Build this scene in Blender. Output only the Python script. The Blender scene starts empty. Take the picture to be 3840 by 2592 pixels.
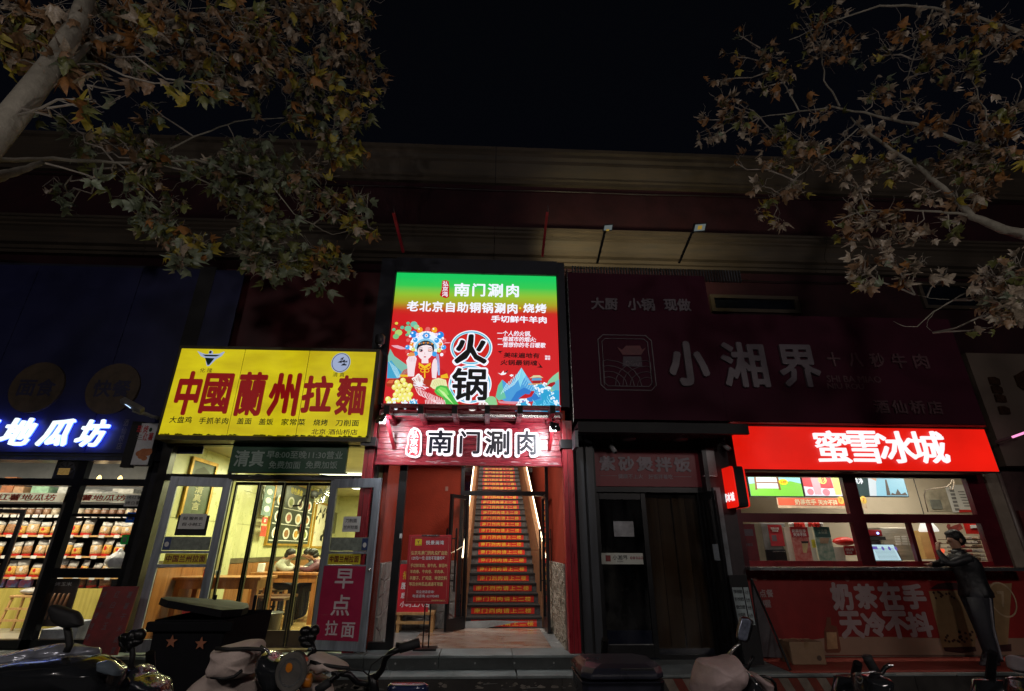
import bpy, math, random
from mathutils import Vector, Matrix
random.seed(7)
rnd = random.random
def U(a, b): return a + (b - a) * random.random()
SC = bpy.context.scene
COL = SC.collection
# ---------------------------------------------------------------- camera
PITCH, ROLL, YAW = math.radians(22.2), math.radians(.22), math.radians(2.42)
EYE = Vector((0, 0, 1.55)); FPX = 1870.0
fw = Vector((math.sin(YAW) * math.cos(PITCH), math.cos(YAW) * math.cos(PITCH), math.sin(PITCH)))
rt = Vector((math.cos(YAW), -math.sin(YAW), 0)); up = rt.cross(fw)
RT = rt * math.cos(ROLL) + up * math.sin(ROLL); UP = up * math.cos(ROLL) - rt * math.sin(ROLL)
cd = bpy.data.cameras.new('camera'); cam = bpy.data.objects.new('camera', cd); COL.objects.link(cam)
cd.sensor_width = 36; cd.lens = 36 * FPX / 3840; cd.clip_start = .05; cd.clip_end = 900
cam.matrix_world = Matrix.Translation(EYE) @ Matrix((RT, UP, -fw)).transposed().to_4x4()
SC.camera = cam
# ---------------------------------------------------------------- sky, light level
w = bpy.data.worlds.new('World'); SC.world = w; w.use_nodes = True
bg = w.node_tree.nodes['Background']; bg.inputs[0].default_value = (.45, .6, 1, 1); bg.inputs[1].default_value = .0024
nt = w.node_tree; tc = nt.nodes.new('ShaderNodeTexCoord'); sx = nt.nodes.new('ShaderNodeSeparateXYZ'); mr = nt.nodes.new('ShaderNodeMapRange'); mx = nt.nodes.new('ShaderNodeMix'); mx.data_type = 'RGBA'
mr.inputs[1].default_value = .15; mr.inputs[2].default_value = .9; mx.inputs[6].default_value = (.5, .62, 1.5, 1); mx.inputs[7].default_value = (.45, .55, .8, 1)
nt.links.new(tc.outputs['Generated'], sx.inputs[0]); nt.links.new(sx.outputs[2], mr.inputs[0]); nt.links.new(mr.outputs[0], mx.inputs[0]); nt.links.new(mx.outputs[2], bg.inputs[0])
SC.view_settings.view_transform = 'Standard'; SC.view_settings.look = 'None'
SC.view_settings.gamma = 1; SC.view_settings.exposure = 0; SC.view_settings.use_curve_mapping = False
SC.cycles.max_bounces = 7; SC.cycles.diffuse_bounces = 3; SC.cycles.glossy_bounces = 3; SC.cycles.transparent_max_bounces = 24
SC.cycles.sample_clamp_indirect = 4; SC.cycles.use_denoising = True; SC.cycles.caustics_reflective = False
def aim(o, t):
    o.rotation_euler = (Vector(t) - o.location).to_track_quat('-Z', 'Y').to_euler()
def lamp(kind, name, loc, to, power, col=(1, 1, 1), size=.3, size_y=None, spot=None, spread=None):
    d = bpy.data.lights.new(name, kind); d.energy = power; d.color = col
    if kind == 'AREA':
        d.size = size
        if size_y: d.shape = 'RECTANGLE'; d.size_y = size_y
        if spread: d.spread = math.radians(spread)
    else: d.shadow_soft_size = size
    if spot: d.spot_size = math.radians(spot); d.spot_blend = .6
    o = bpy.data.objects.new(name, d); COL.objects.link(o); o.location = loc; aim(o, to); return o
# ---------------------------------------------------------------- picture measurements -> points on real planes
# each view of the photograph used while measuring: offset x, y and scale
VW = {'': (0, 0, 1), 'A': (0, 1200, 2.241), 'B': (0, 1700, 1.759), 'C': (560, 1250, 2.582), 'D': (560, 1600, 1.743), 'E': (1400, 980, 2.531),
      'G': (1360, 1500, 2.615), 'H': (1360, 1950, 2.444), 'I': (2100, 1550, 2.414), 'J': (2600, 1500, 1.874), 'K': (2700, 2050, 2.039),
      'L': (2100, 980, 1.3356), 'M': (0, 2200, 1.367), 'N': (2050, 2150, 2.734), 'O': (0, 1650, 2.615), 'Q': (2750, 1760, 3.873),
      'S': (3250, 1760, 3.939), 'T': (0, 1400, 3.32), 'P': (1150, 550, 1.328)}
def ray(k, x, y):
    a, b, s = VW[k]; x = a + x / s; y = b + y / s
    return RT * ((x - 1920) / FPX) + UP * ((1296 - y) / FPX) + fw
def W(k, x, y, Y):
    d = ray(k, x, y); return EYE + d * (Y / d.y)
def WZ(k, x, y, z):
    d = ray(k, x, y); return EYE + d * ((z - EYE.z) / d.z)
class Pl:
    def __init__(s, O, Ud, Vd=(0, 0, 1)):
        s.O = Vector(O); s.U = Vector(Ud).normalized(); s.V = Vector(Vd).normalized(); s.N = s.U.cross(s.V)
    def uv(s, k, x, y):
        d = ray(k, x, y); t = (s.O - EYE).dot(s.N) / d.dot(s.N); p = EYE + d * t - s.O
        return p.dot(s.U), p.dot(s.V)
    def p(s, u, v, w=0): return s.O + s.U * u + s.V * v + s.N * w
    def R(s, k, x0, y0, x1, y1):
        xm = (x0 + x1) / 2; ym = (y0 + y1) / 2
        return s.uv(k, x0, ym)[0], s.uv(k, x1, ym)[0], s.uv(k, xm, y1)[1], s.uv(k, xm, y0)[1]
def FP(Y): return Pl((0, Y, 0), (1, 0, 0))
# ---------------------------------------------------------------- materials
def lin(c):
    if isinstance(c, str): c = [int(c[i:i + 2], 16) / 255 for i in (0, 2, 4)]
    return tuple(((v + .055) / 1.055) ** 2.4 if v > .04045 else v / 12.92 for v in c) + (1,)
MATS = {}
def mat(name, col, rough=.6, metal=0, var=.25, sc=6, bump=0, bsc=40, stretch=(1, 1, 1), spec=.5, coat=0, trans=0, col2=None):
    if name in MATS: return MATS[name]
    m = bpy.data.materials.new(name); m.use_nodes = True; nt = m.node_tree; b = nt.nodes['Principled BSDF']
    c = col if len(col) == 4 else tuple(col) + (1,)
    if isinstance(col, str): c = lin(col)
    b.inputs['Roughness'].default_value = rough; b.inputs['Metallic'].default_value = metal
    b.inputs['Specular IOR Level'].default_value = spec; b.inputs['Coat Weight'].default_value = coat
    tc = nt.nodes.new('ShaderNodeTexCoord'); mp = nt.nodes.new('ShaderNodeMapping'); mp.inputs['Scale'].default_value = stretch
    nt.links.new(tc.outputs['Object'], mp.inputs[0])
    no = nt.nodes.new('ShaderNodeTexNoise'); no.inputs['Scale'].default_value = sc; no.inputs['Detail'].default_value = 5; no.inputs['Roughness'].default_value = .65
    nt.links.new(mp.outputs[0], no.inputs['Vector'])
    mr = nt.nodes.new('ShaderNodeMapRange'); mr.inputs[1].default_value = .32; mr.inputs[2].default_value = .68
    nt.links.new(no.outputs[0], mr.inputs[0])
    mx = nt.nodes.new('ShaderNodeMix'); mx.data_type = 'RGBA'; mx.clamp_factor = True
    c2 = lin(col2) if isinstance(col2, str) else (tuple(col2[:3]) + (1,) if col2 else tuple(v * (1 - 2 * var) if var < .5 else 0 for v in c[:3]) + (1,))
    mx.inputs[6].default_value = c2; mx.inputs[7].default_value = c
    nt.links.new(mr.outputs[0], mx.inputs[0]); nt.links.new(mx.outputs[2], b.inputs['Base Color'])
    if rough > .12:
        r2 = nt.nodes.new('ShaderNodeMapRange'); r2.inputs[3].default_value = max(.03, rough - .12); r2.inputs[4].default_value = min(1, rough + .12)
        nt.links.new(no.outputs[0], r2.inputs[0]); nt.links.new(r2.outputs[0], b.inputs['Roughness'])
    if bump:
        n2 = nt.nodes.new('ShaderNodeTexNoise'); n2.inputs['Scale'].default_value = bsc; n2.inputs['Detail'].default_value = 4
        nt.links.new(mp.outputs[0], n2.inputs['Vector'])
        bp = nt.nodes.new('ShaderNodeBump'); bp.inputs['Strength'].default_value = bump; bp.inputs['Distance'].default_value = .02
        nt.links.new(n2.outputs[0], bp.inputs['Height']); nt.links.new(bp.outputs[0], b.inputs['Normal'])
    if trans:
        tr = nt.nodes.new('ShaderNodeBsdfTranslucent'); ms = nt.nodes.new('ShaderNodeMixShader'); ms.inputs[0].default_value = trans
        nt.links.new(mx.outputs[2], tr.inputs[0]); nt.links.new(b.outputs[0], ms.inputs[1]); nt.links.new(tr.outputs[0], ms.inputs[2])
        nt.links.new(ms.outputs[0], nt.nodes['Material Output'].inputs[0])
    MATS[name] = m; return m
def em(name, col, s=1.0, lit=True):
    if name in MATS: return MATS[name]
    m = bpy.data.materials.new(name); m.use_nodes = True; b = m.node_tree.nodes['Principled BSDF']
    c = lin(col) if isinstance(col, str) else tuple(col) + (1,)
    b.inputs['Base Color'].default_value = tuple(v * .25 for v in c[:3]) + (1,); b.inputs['Roughness'].default_value = .5
    b.inputs['Emission Color'].default_value = c; b.inputs['Emission Strength'].default_value = s
    if not lit: m.cycles.emission_sampling = 'NONE'
    MATS[name] = m; return m
def glass(name, tint=(1, 1, 1), refl=1.0, haze=0):
    if name in MATS: return MATS[name]
    m = bpy.data.materials.new(name); m.use_nodes = True; nt = m.node_tree; nt.nodes.clear()
    o = nt.nodes.new('ShaderNodeOutputMaterial'); t = nt.nodes.new('ShaderNodeBsdfTransparent'); g = nt.nodes.new('ShaderNodeBsdfGlossy')
    t.inputs[0].default_value = tint + (1,); g.inputs['Roughness'].default_value = .02; g.inputs[0].default_value = (refl, refl, refl, 1)
    f = nt.nodes.new('ShaderNodeFresnel'); gm = nt.nodes.new('ShaderNodeNewGeometry'); mm = nt.nodes.new('ShaderNodeMapRange'); mm.inputs[3].default_value = 1.5; mm.inputs[4].default_value = 1.0; nt.links.new(gm.outputs['Backfacing'], mm.inputs[0]); nt.links.new(mm.outputs[0], f.inputs[0]); x = nt.nodes.new('ShaderNodeMixShader')
    nt.links.new(f.outputs[0], x.inputs[0]); nt.links.new(t.outputs[0], x.inputs[1]); nt.links.new(g.outputs[0], x.inputs[2])
    last = x
    if haze:
        d = nt.nodes.new('ShaderNodeBsdfDiffuse'); d.inputs[0].default_value = (.6, .6, .6, 1)
        n = nt.nodes.new('ShaderNodeTexNoise'); n.inputs['Scale'].default_value = 3; n.inputs['Detail'].default_value = 6
        r = nt.nodes.new('ShaderNodeMapRange'); r.inputs[1].default_value = .4; r.inputs[2].default_value = .8; r.inputs[4].default_value = haze
        nt.links.new(n.outputs[0], r.inputs[0]); y = nt.nodes.new('ShaderNodeMixShader')
        nt.links.new(r.outputs[0], y.inputs[0]); nt.links.new(x.outputs[0], y.inputs[1]); nt.links.new(d.outputs[0], y.inputs[2]); last = y
    nt.links.new(last.outputs[0], o.inputs[0]); MATS[name] = m; return m
# ---------------------------------------------------------------- mesh building
LOC = {}
def thing(name, label, cat, loc=(0, 0, 0), group=None, kind=None):
    o = bpy.data.objects.new(name, None); COL.objects.link(o); o.location = loc; o.empty_display_size = .1
    LOC[o.name] = Vector(loc); tag(o, label, cat, group, kind); return o
def tag(o, label=None, cat=None, group=None, kind=None):
    if label: o['label'] = label
    if cat: o['category'] = cat
    if group: o['group'] = group
    if kind: o['kind'] = kind
    return o
class MB:
    def __init__(s, M=None): s.v = []; s.f = []; s.mi = []; s.cur = 0; s.M = M
    def add(s, vs, fs):
        b = len(s.v)
        for p in vs:
            p = Vector(p); s.v.append(s.M @ p if s.M else p)
        for f in fs: s.f.append([b + i for i in f]); s.mi.append(s.cur)
    def box(s, x0, x1, y0, y1, z0, z1, jit=0):
        vs = [(x, y, z) for z in (z0, z1) for y in (y0, y1) for x in (x0, x1)]
        if jit: vs = [(a + U(-jit, jit), b + U(-jit, jit), c + U(-jit, jit)) for a, b, c in vs]
        s.add(vs, [(0, 2, 3, 1), (4, 5, 7, 6), (0, 1, 5, 4), (2, 6, 7, 3), (0, 4, 6, 2), (1, 3, 7, 5)]); return s
    def pbox(s, pl, u0, u1, v0, v1, w0, w1):
        vs = [pl.p(u, v, w) for w in (w0, w1) for v in (v0, v1) for u in (u0, u1)]
        s.add(vs, [(0, 2, 3, 1), (4, 5, 7, 6), (0, 1, 5, 4), (2, 6, 7, 3), (0, 4, 6, 2), (1, 3, 7, 5)]); return s
    def poly(s, pts): s.add(pts, [list(range(len(pts)))]); return s
    def ppoly(s, pl, uvs, w): return s.poly([pl.p(u, v, w) for u, v in uvs])
    def prism(s, pl, uvs, w0, w1):
        n = len(uvs); a = [pl.p(u, v, w0) for u, v in uvs] + [pl.p(u, v, w1) for u, v in uvs]
        s.add(a, [list(range(n))[::-1], list(range(n, 2 * n))] + [(i, (i + 1) % n, n + (i + 1) % n, n + i) for i in range(n)]); return s
    def disc(s, pl, u, v, ru, rv, w, n=20): return s.ppoly(pl, [(u + ru * math.cos(2 * math.pi * i / n), v + rv * math.sin(2 * math.pi * i / n)) for i in range(n)], w)
    def drum(s, pl, u, v, ru, rv, w0, w1, n=24): return s.prism(pl, [(u + ru * math.cos(2 * math.pi * i / n), v + rv * math.sin(2 * math.pi * i / n)) for i in range(n)], w0, w1)
    def ring(s, pl, u, v, ru, rv, t, w, n=32):
        a = []; 
        for i in range(n):
            c, q = math.cos(2 * math.pi * i / n), math.sin(2 * math.pi * i / n)
            a += [pl.p(u + ru * c, v + rv * q, w), pl.p(u + (ru - t) * c, v + (rv - t) * q, w)]
        s.add(a, [(2 * i, 2 * ((i + 1) % n), 2 * ((i + 1) % n) + 1, 2 * i + 1) for i in range(n)]); return s
    def tube(s, pts, r, n=8, cap=True):
        pts = [Vector(p) for p in pts]; m = len(pts)
        if not hasattr(r, '__len__'): r = [r] * m
        vs = []; prev = None
        for i, p in enumerate(pts):
            t = (pts[min(i + 1, m - 1)] - pts[max(i - 1, 0)])
            if t.length < 1e-9: t = Vector((0, 0, 1))
            t.normalize()
            if prev is None: a = t.orthogonal().normalized()
            else:
                a = prev - t * prev.dot(t); a = a.normalized() if a.length > 1e-6 else t.orthogonal().normalized()
            prev = a; b = t.cross(a)
            for j in range(n):
                q = 2 * math.pi * j / n; vs.append(p + (a * math.cos(q) + b * math.sin(q)) * r[i])
        fs = [(i * n + j, i * n + (j + 1) % n, (i + 1) * n + (j + 1) % n, (i + 1) * n + j) for i in range(m - 1) for j in range(n)]
        if cap: fs += [list(range(n))[::-1], list(range((m - 1) * n, m * n))]
        s.add(vs, fs); return s
    def ell(s, c, r, nu=12, nv=8, R=None):
        c = Vector(c); vs = []; r = (r, r, r) if not hasattr(r, '__len__') else r
        for i in range(nv + 1):
            ph = math.pi * i / nv
            for j in range(nu):
                th = 2 * math.pi * j / nu; p = Vector((r[0] * math.sin(ph) * math.cos(th), r[1] * math.sin(ph) * math.sin(th), r[2] * math.cos(ph)))
                if R: p = R @ p
                vs.append(c + p)
        s.add(vs, [(i * nu + j, (i + 1) * nu + j, (i + 1) * nu + (j + 1) % nu, i * nu + (j + 1) % nu) for i in range(nv) for j in range(nu)]); return s
    def lathe(s, c, prof, n=16, sx=1, sy=1):
        vs = [(c[0] + r * sx * math.cos(2 * math.pi * j / n), c[1] + r * sy * math.sin(2 * math.pi * j / n), c[2] + z) for r, z in prof for j in range(n)]
        m = len(prof)
        s.add(vs, [(i * n + j, i * n + (j + 1) % n, (i + 1) * n + (j + 1) % n, (i + 1) * n + j) for i in range(m - 1) for j in range(n)] + [list(range(n))[::-1], list(range((m - 1) * n, m * n))]); return s
    def loft(s, rings, cap=True):
        n = len(rings[0]); vs = [p for r in rings for p in r]; m = len(rings)
        s.add(vs, [(i * n + j, i * n + (j + 1) % n, (i + 1) * n + (j + 1) % n, (i + 1) * n + j) for i in range(m - 1) for j in range(n)] + ([list(range(n))[::-1], list(range((m - 1) * n, m * n))] if cap else [])); return s
    def build(s, name, mats, parent=None, smooth=False, bevel=0, sub=0, loc=None, solid=0):
        if not isinstance(mats, (list, tuple)): mats = [mats]
        L = Vector((0, 0, 0)); q = parent
        if parent is not None:
            L = LOC.get(parent.name, L)
        elif loc is not None: L = Vector(loc)
        me = bpy.data.meshes.new(name); me.from_pydata([p - L for p in s.v], [], s.f)
        for m in mats: me.materials.append(m)
        if len(mats) > 1: me.polygons.foreach_set('material_index', s.mi)
        if smooth: me.shade_smooth()
        o = bpy.data.objects.new(name, me); COL.objects.link(o); me.update()
        LOC[o.name] = L
        if parent is not None: o.parent = parent
        else: o.location = L
        if parent is not None and parent.type == 'MESH': pass
        if sub: m = o.modifiers.new('s', 'SUBSURF'); m.levels = m.render_levels = sub
        if solid: m = o.modifiers.new('t', 'SOLIDIFY'); m.thickness = solid
        if bevel: m = o.modifiers.new('b', 'BEVEL'); m.width = bevel; m.segments = 2; m.limit_method = 'ANGLE'
        return o
def dup(root, loc, label=None, group=None, rot=None):
    r = root.copy(); COL.objects.link(r); r.location = loc; LOC[r.name] = Vector(loc)
    if rot is not None: r.rotation_euler = rot
    if label: r['label'] = label
    if group: r['group'] = group
    for c in root.children:
        d = c.copy(); COL.objects.link(d); d.parent = r
        for g in c.children:
            e = g.copy(); COL.objects.link(e); e.parent = d
    return r
def glyphs(s, bold=0, shear=0, ext=0, space=1, line=1, round_=0):
    c = bpy.data.curves.new('t', 'FONT'); c.body = s; c.offset = bold if bold <= .013 else 0; c.shear = shear; c.extrude = ext; c.resolution_u = 2
    c.space_character = space; c.space_line = line; c.fill_mode = 'BOTH' if ext else 'FRONT'
    o = bpy.data.objects.new('t', c); COL.objects.link(o)
    me = bpy.data.meshes.new_from_object(o); vs = [v.co.copy() for v in me.vertices]; fs = [list(p.vertices) for p in me.polygons]
    COL.objects.unlink(o); bpy.data.objects.remove(o); bpy.data.curves.remove(c); bpy.data.meshes.remove(me)
    return vs, fs
def txtmb(mb, pl, box, s, bold=0, shear=0, w=.004, depth=0, space=1, line=1, flip=False):
    vs, fs = glyphs(s, bold, shear, .05 if depth else 0, space, line)
    if not vs: return mb
    x0 = min(v.x for v in vs); x1 = max(v.x for v in vs); y0 = min(v.y for v in vs); y1 = max(v.y for v in vs)
    u0, u1, v0, v1 = box; su = (u1 - u0) / (x1 - x0); sv = (v1 - v0) / (y1 - y0)
    k = 0
    if bold > .013:
        b = bold * .8; k = 8 if b < .05 else 14; x0 -= b; x1 += b; y0 -= b; y1 += b; su = (u1 - u0) / (x1 - x0); sv = (v1 - v0) / (y1 - y0)
    for j in range(max(1, k)):
        ox = b * math.cos(2 * math.pi * j / k) if k else 0; oy = b * math.sin(2 * math.pi * j / k) if k else 0; e = j * .00012
        mb.add([pl.p(u0 + (v.x + ox - x0) * su, v0 + (v.y + oy - y0) * sv, (w + (v.z / .1 + .5) * depth if depth else w) + e) for v in vs], fs)
    if k > 8: mb.add([pl.p(u0 + (v.x - x0) * su, v0 + (v.y - y0) * sv, (w + (v.z / .1 + .5) * depth if depth else w) + .002) for v in vs], fs)
    return mb
def text(pl, k, x0, y0, x1, y1, s, m, parent, bold=0, shear=0, w=.004, depth=0, name='lettering', space=1, line=1):
    return txtmb(MB(), pl, pl.R(k, x0, y0, x1, y1), s, bold, shear, w, depth, space, line).build(name, m, parent)
def rectp(pl, k, x0, y0, x1, y1, m, parent, name, w0=0, w1=.004, bevel=0):
    return MB().pbox(pl, *pl.R(k, x0, y0, x1, y1), w0, w1).build(name, m, parent, bevel=bevel)
# ---------------------------------------------------------------- common materials
ASPH = mat('asphalt', (.045, .045, .048), .85, sc=12, bump=.5, bsc=90)
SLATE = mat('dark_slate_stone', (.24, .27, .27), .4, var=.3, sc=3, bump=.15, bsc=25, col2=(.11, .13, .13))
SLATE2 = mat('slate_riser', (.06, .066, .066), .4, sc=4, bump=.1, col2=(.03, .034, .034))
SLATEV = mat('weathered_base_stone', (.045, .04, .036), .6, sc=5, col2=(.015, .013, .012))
VEIN = mat('pale_vein', (.35, .36, .35), .5)
BLACK = mat('black_metal', (.012, .012, .014), .35, metal=.3, sc=4)
BLACKM = mat('black_matt', (.01, .01, .012), .7)
NAVY = mat('navy_panel', (.012, .014, .034), .6, sc=2, stretch=(1, 1, .3))
CHAR = mat('charcoal_cladding', (.05, .055, .065), .4, sc=2, stretch=(3, 3, .4))
GREYAL = mat('grey_aluminium', (.36, .40, .46), .38, metal=.2, sc=3, stretch=(4, 4, .5))
WHITE = mat('white_print', (.72, .73, .75), .5, var=.08)
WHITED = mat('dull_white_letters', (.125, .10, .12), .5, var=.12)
PAPER = mat('paper', (.68, .68, .66), .7, var=.06)
RED = mat('red_print', (.45, .012, .02), .5, var=.12)
REDP = mat('bright_red_plastic', (.62, .02, .015), .4, var=.12)
REDPAINT = mat('red_wood_paint', (.33, .018, .03), .28, var=.22, sc=7, stretch=(.4, 4, 4), bump=.25, bsc=18, col2=(.13, .01, .02))
REDPOST = mat('red_post_paint', (.38, .018, .028), .3, var=.2, sc=6, stretch=(4, 4, .4), bump=.2, bsc=18, col2=(.2, .012, .02))
MAROON = mat('maroon_frame', (.10, .006, .014), .35, sc=3, col2=(.06, .004, .01))
GOLD = mat('gold_print', (.75, .48, .06), .45, var=.1)
WOOD = mat('orange_wood', (.36, .14, .035), .4, sc=5, stretch=(5, 5, .5), col2=(.2, .07, .02))
WOODD = mat('dark_wood', (.12, .05, .02), .4, sc=5, stretch=(1, 1, 6))
PINE = mat('pine_wood', (.55, .34, .14), .5, sc=6, stretch=(5, 5, .6), col2=(.4, .22, .08))
GLS = glass('clear_glass'); GLSD = glass('dusty_glass', haze=.10); GLDK = glass('dark_glass', (.7, .72, .72), 1, .03)
STEEL = mat('stainless_steel', (.5, .5, .5), .25, metal=.9, sc=3, stretch=(1, 1, 6))
CEM = mat('beige_render', (.27, .22, .17), .8, sc=3, bump=.3, col2=(.17, .13, .10))
# ---------------------------------------------------------------- setting: street and terraces
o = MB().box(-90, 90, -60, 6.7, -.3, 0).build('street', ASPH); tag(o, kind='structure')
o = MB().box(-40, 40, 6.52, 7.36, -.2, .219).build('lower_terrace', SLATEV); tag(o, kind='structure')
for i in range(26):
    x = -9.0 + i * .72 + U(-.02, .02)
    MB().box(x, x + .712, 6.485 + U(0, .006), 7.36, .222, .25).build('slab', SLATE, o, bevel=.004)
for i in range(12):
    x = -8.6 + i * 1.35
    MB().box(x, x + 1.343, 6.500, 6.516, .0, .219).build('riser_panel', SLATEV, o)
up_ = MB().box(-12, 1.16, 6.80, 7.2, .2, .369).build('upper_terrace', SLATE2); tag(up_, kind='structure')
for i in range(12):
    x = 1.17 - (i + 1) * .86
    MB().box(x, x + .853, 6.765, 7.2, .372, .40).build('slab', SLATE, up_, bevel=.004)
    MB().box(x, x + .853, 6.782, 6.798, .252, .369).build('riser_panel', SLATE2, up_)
mb = MB()   # pale veins and scuffs in the slate
for i in range(46):
    x = U(-4, 1.1); y = U(6.5, 6.76); 
    if rnd() < .5: y = 6.4985; z = U(.05, .2); a = Vector((x, y, z)); b = a + Vector((U(.03, .16), 0, U(-.008, .008))); n = Vector((0, -.002, 0))
    else:
        a = Vector((x, y, .2518)); b = a + Vector((U(-.25, .25), U(-.1, .1), 0)); b.y = min(max(b.y, 6.495), 6.775); n = Vector((0, 0, .001))
    d = (b - a).normalized().cross(n.normalized()) * U(.001, .003)
    mb.poly([a - d, b - d * .3, b + d * .3, a + d])
for i in range(9):
    a = Vector((U(-3, 1.1), 6.7805, U(.27, .36))); b = a + Vector((U(-.12, .12), 0, -.1)); b.z = max(b.z, .255)
    mb.poly([a, b, b + Vector((.003, 0, 0)), a + Vector((.002, 0, 0))])
for i in range(5):
    mb.disc(FP(6.7805), -1.05 + i * .46, .318, .011, .011, 0, 10)
mb.build('vein', VEIN, o)
mb = MB()
for i in range(60):
    x = U(-2.2, 1.15); z = .165 + U(-.03, .02); r = U(.006, .03)
    pts = [(x + r * U(.6, 2.4) * math.cos(t * .9), z + r * U(.3, .8) * math.sin(t * .9)) for t in range(7)]
    mb.ppoly(FP(6.4985), pts, .0005)
mb.build('glue_mark', mat('old_glue', (.28, .25, .21), .7), o)
# ---------------------------------------------------------------- main building
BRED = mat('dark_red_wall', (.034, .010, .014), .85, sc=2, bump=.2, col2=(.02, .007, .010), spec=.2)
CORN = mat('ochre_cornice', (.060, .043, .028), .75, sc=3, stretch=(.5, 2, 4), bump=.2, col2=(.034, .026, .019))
bl = thing('commercial_building', 'dark red commercial building with ochre cornices above the row of shops', 'building', (0, 8.2, 0))
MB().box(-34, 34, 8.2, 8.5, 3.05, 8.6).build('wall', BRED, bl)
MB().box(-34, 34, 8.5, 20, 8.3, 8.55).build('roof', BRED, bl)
def cornice(name, prof):
    for i in range(10):
        x = -32 + i * 6.4; n = len(prof); mb = MB()
        a = [(x, 8.2 - d, z) for d, z in prof] + [(x + 6.39, 8.2 - d, z) for d, z in prof]
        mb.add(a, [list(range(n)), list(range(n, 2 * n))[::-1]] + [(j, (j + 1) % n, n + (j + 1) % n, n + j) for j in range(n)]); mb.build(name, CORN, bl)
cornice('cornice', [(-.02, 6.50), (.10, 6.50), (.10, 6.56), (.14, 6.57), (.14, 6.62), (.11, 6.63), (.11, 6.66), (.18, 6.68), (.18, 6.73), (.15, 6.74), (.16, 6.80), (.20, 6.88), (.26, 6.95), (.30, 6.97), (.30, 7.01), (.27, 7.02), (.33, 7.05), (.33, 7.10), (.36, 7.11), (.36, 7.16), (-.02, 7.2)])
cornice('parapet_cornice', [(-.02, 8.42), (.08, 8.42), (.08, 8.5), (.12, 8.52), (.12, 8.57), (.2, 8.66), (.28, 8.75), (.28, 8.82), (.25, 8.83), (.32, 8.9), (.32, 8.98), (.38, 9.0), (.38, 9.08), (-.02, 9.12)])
def bwin(k, x0, y0, x1, y1, lit):
    pl = FP(8.2); u0, u1, v0, v1 = pl.R(k, x0, y0, x1, y1); t = .07
    f = MB().pbox(pl, u0, u1, v0, v0 + t, .0, .06).pbox(pl, u0, u1, v1 - t, v1, 0, .06).pbox(pl, u0, u0 + t, v0 + t, v1 - t, 0, .06).pbox(pl, u1 - t, u1, v0 + t, v1 - t, 0, .06).build('window', CORN, bl)
    MB().pbox(pl, u0 + t, u1 - t, v0 + t, v1 - t, .004, .012).build('pane', mat('dark_pane', (.01, .012, .018), .1), f)
    if lit: MB().pbox(pl, *pl.R('L', 955, 243, 1115, 259), .013, .018).build('lit_gap', em('lit_window_gap', (.42, .40, .26), 1), f)
bwin('L', 752, 178, 1190, 262, 1); bwin('L', 1800, 115, 2200, 245, 0)
for i_, (x0_, x1_, z_, sg_, lb_) in enumerate(((-9, -1.9, 6.35, .16, 'black cable sagging under the lower cornice left of the bright screen'), (1.3, 9.5, 6.42, .12, 'black cable sagging under the lower cornice above the dark sign'), (-12, 12, 8.36, .1, 'long thin cable sagging below the roof cornice'))):
    tag(MB().tube([(x0_ + (x1_ - x0_) * k / 24, 8.14, z_ - sg_ * (1 - (k / 12 - 1) ** 2) + .01 * math.sin(k * 2)) for k in range(25)], .009, 5).build('wall_cable', mat('cable_black', (.008, .008, .008), .5), None, loc=(x0_, 8.14, z_)), lb_, 'cable')
# ---------------------------------------------------------------- shop 1 (far left): sweet potato shop
F1 = FP(7.3)
P1 = FP(7.2)
sh = thing('sweet_potato_shop', 'sweet potato snack shop with navy fascia and black framed windows at the far left', 'shop', (-6.4, 7.3, .4))
MB().box(-12, -4.72, 7.2, 7.34, 2.72, 5.75).box(-12, -4.72, 7.34, 8.2, 3.06, 5.75).build('fascia', NAVY, sh); NAVB = mat('blue_fascia_panel', (.016, .018, .07), .45, sc=2, col2=(.010, .012, .05))
for k in range(5):
    MB().box(-12 + k * 1.6, -10.41 + k * 1.6, 7.185, 7.198, 2.76, 5.7).build('fascia_panel', NAVB, sh)
MB().box(-4.66, -4.47, 7.24, 7.5, .4, 5.75).build('pier', BLACKM, sh); MB().box(-4.72, -4.47, 7.18, 7.24, 2.66, 5.75).build('pier_face', BLACKM, sh)
MB().box(-12, -4.72, 7.21, 7.5, 2.66, 2.718).build('fascia_trim', CHAR, sh)
wx = lambda k, x, y, Y: W(k, x, y, Y).x
wz = lambda k, x, y, Y: W(k, x, y, Y).z
zt, zb = 2.30, 2.40
mx0, mx1 = wx('O', 660, 660, 7.3), wx('O', 752, 660, 7.3)
fr = MB().box(-12, -4.73, 7.26, 7.34, 2.33, 2.42).box(mx1, -4.73, 7.26, 7.34, 1.19, 1.30).box(mx1, -4.72, 7.27, 7.33, 1.93, 1.97).build('window_frame', BLACK, sh)
MB().box(mx0, mx1, 7.25, 7.35, .4, 2.66).build('mullion', BLACK, sh)
MB().box(-4.73, -4.66, 7.25, 7.35, .4, 2.66).build('mullion', BLACK, sh)
MB().box(-8.9, -8.75, 7.25, 7.35, .4, 2.66).build('mullion', BLACK, sh)
MB().box(-12, -4.72, 7.25, 7.35, .4, .50).build('window_frame', BLACK, sh)
MB().box(mx1 + .02, -4.73, 7.30, 7.304, 1.3, 2.33).build('glass', GLS, sh)
MB().box(mx1 + .02, -4.73, 7.31, 7.314, .5, 1.19).build('glass', GLSD, sh)
MB().box(mx1 + .02, -4.73, 7.30, 7.304, 2.42, 2.66).build('glass', GLS, sh)
MB().box(-12, mx0 - .42, 7.30, 7.304, 2.42, 2.66).build('glass', GLS, sh)
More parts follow.
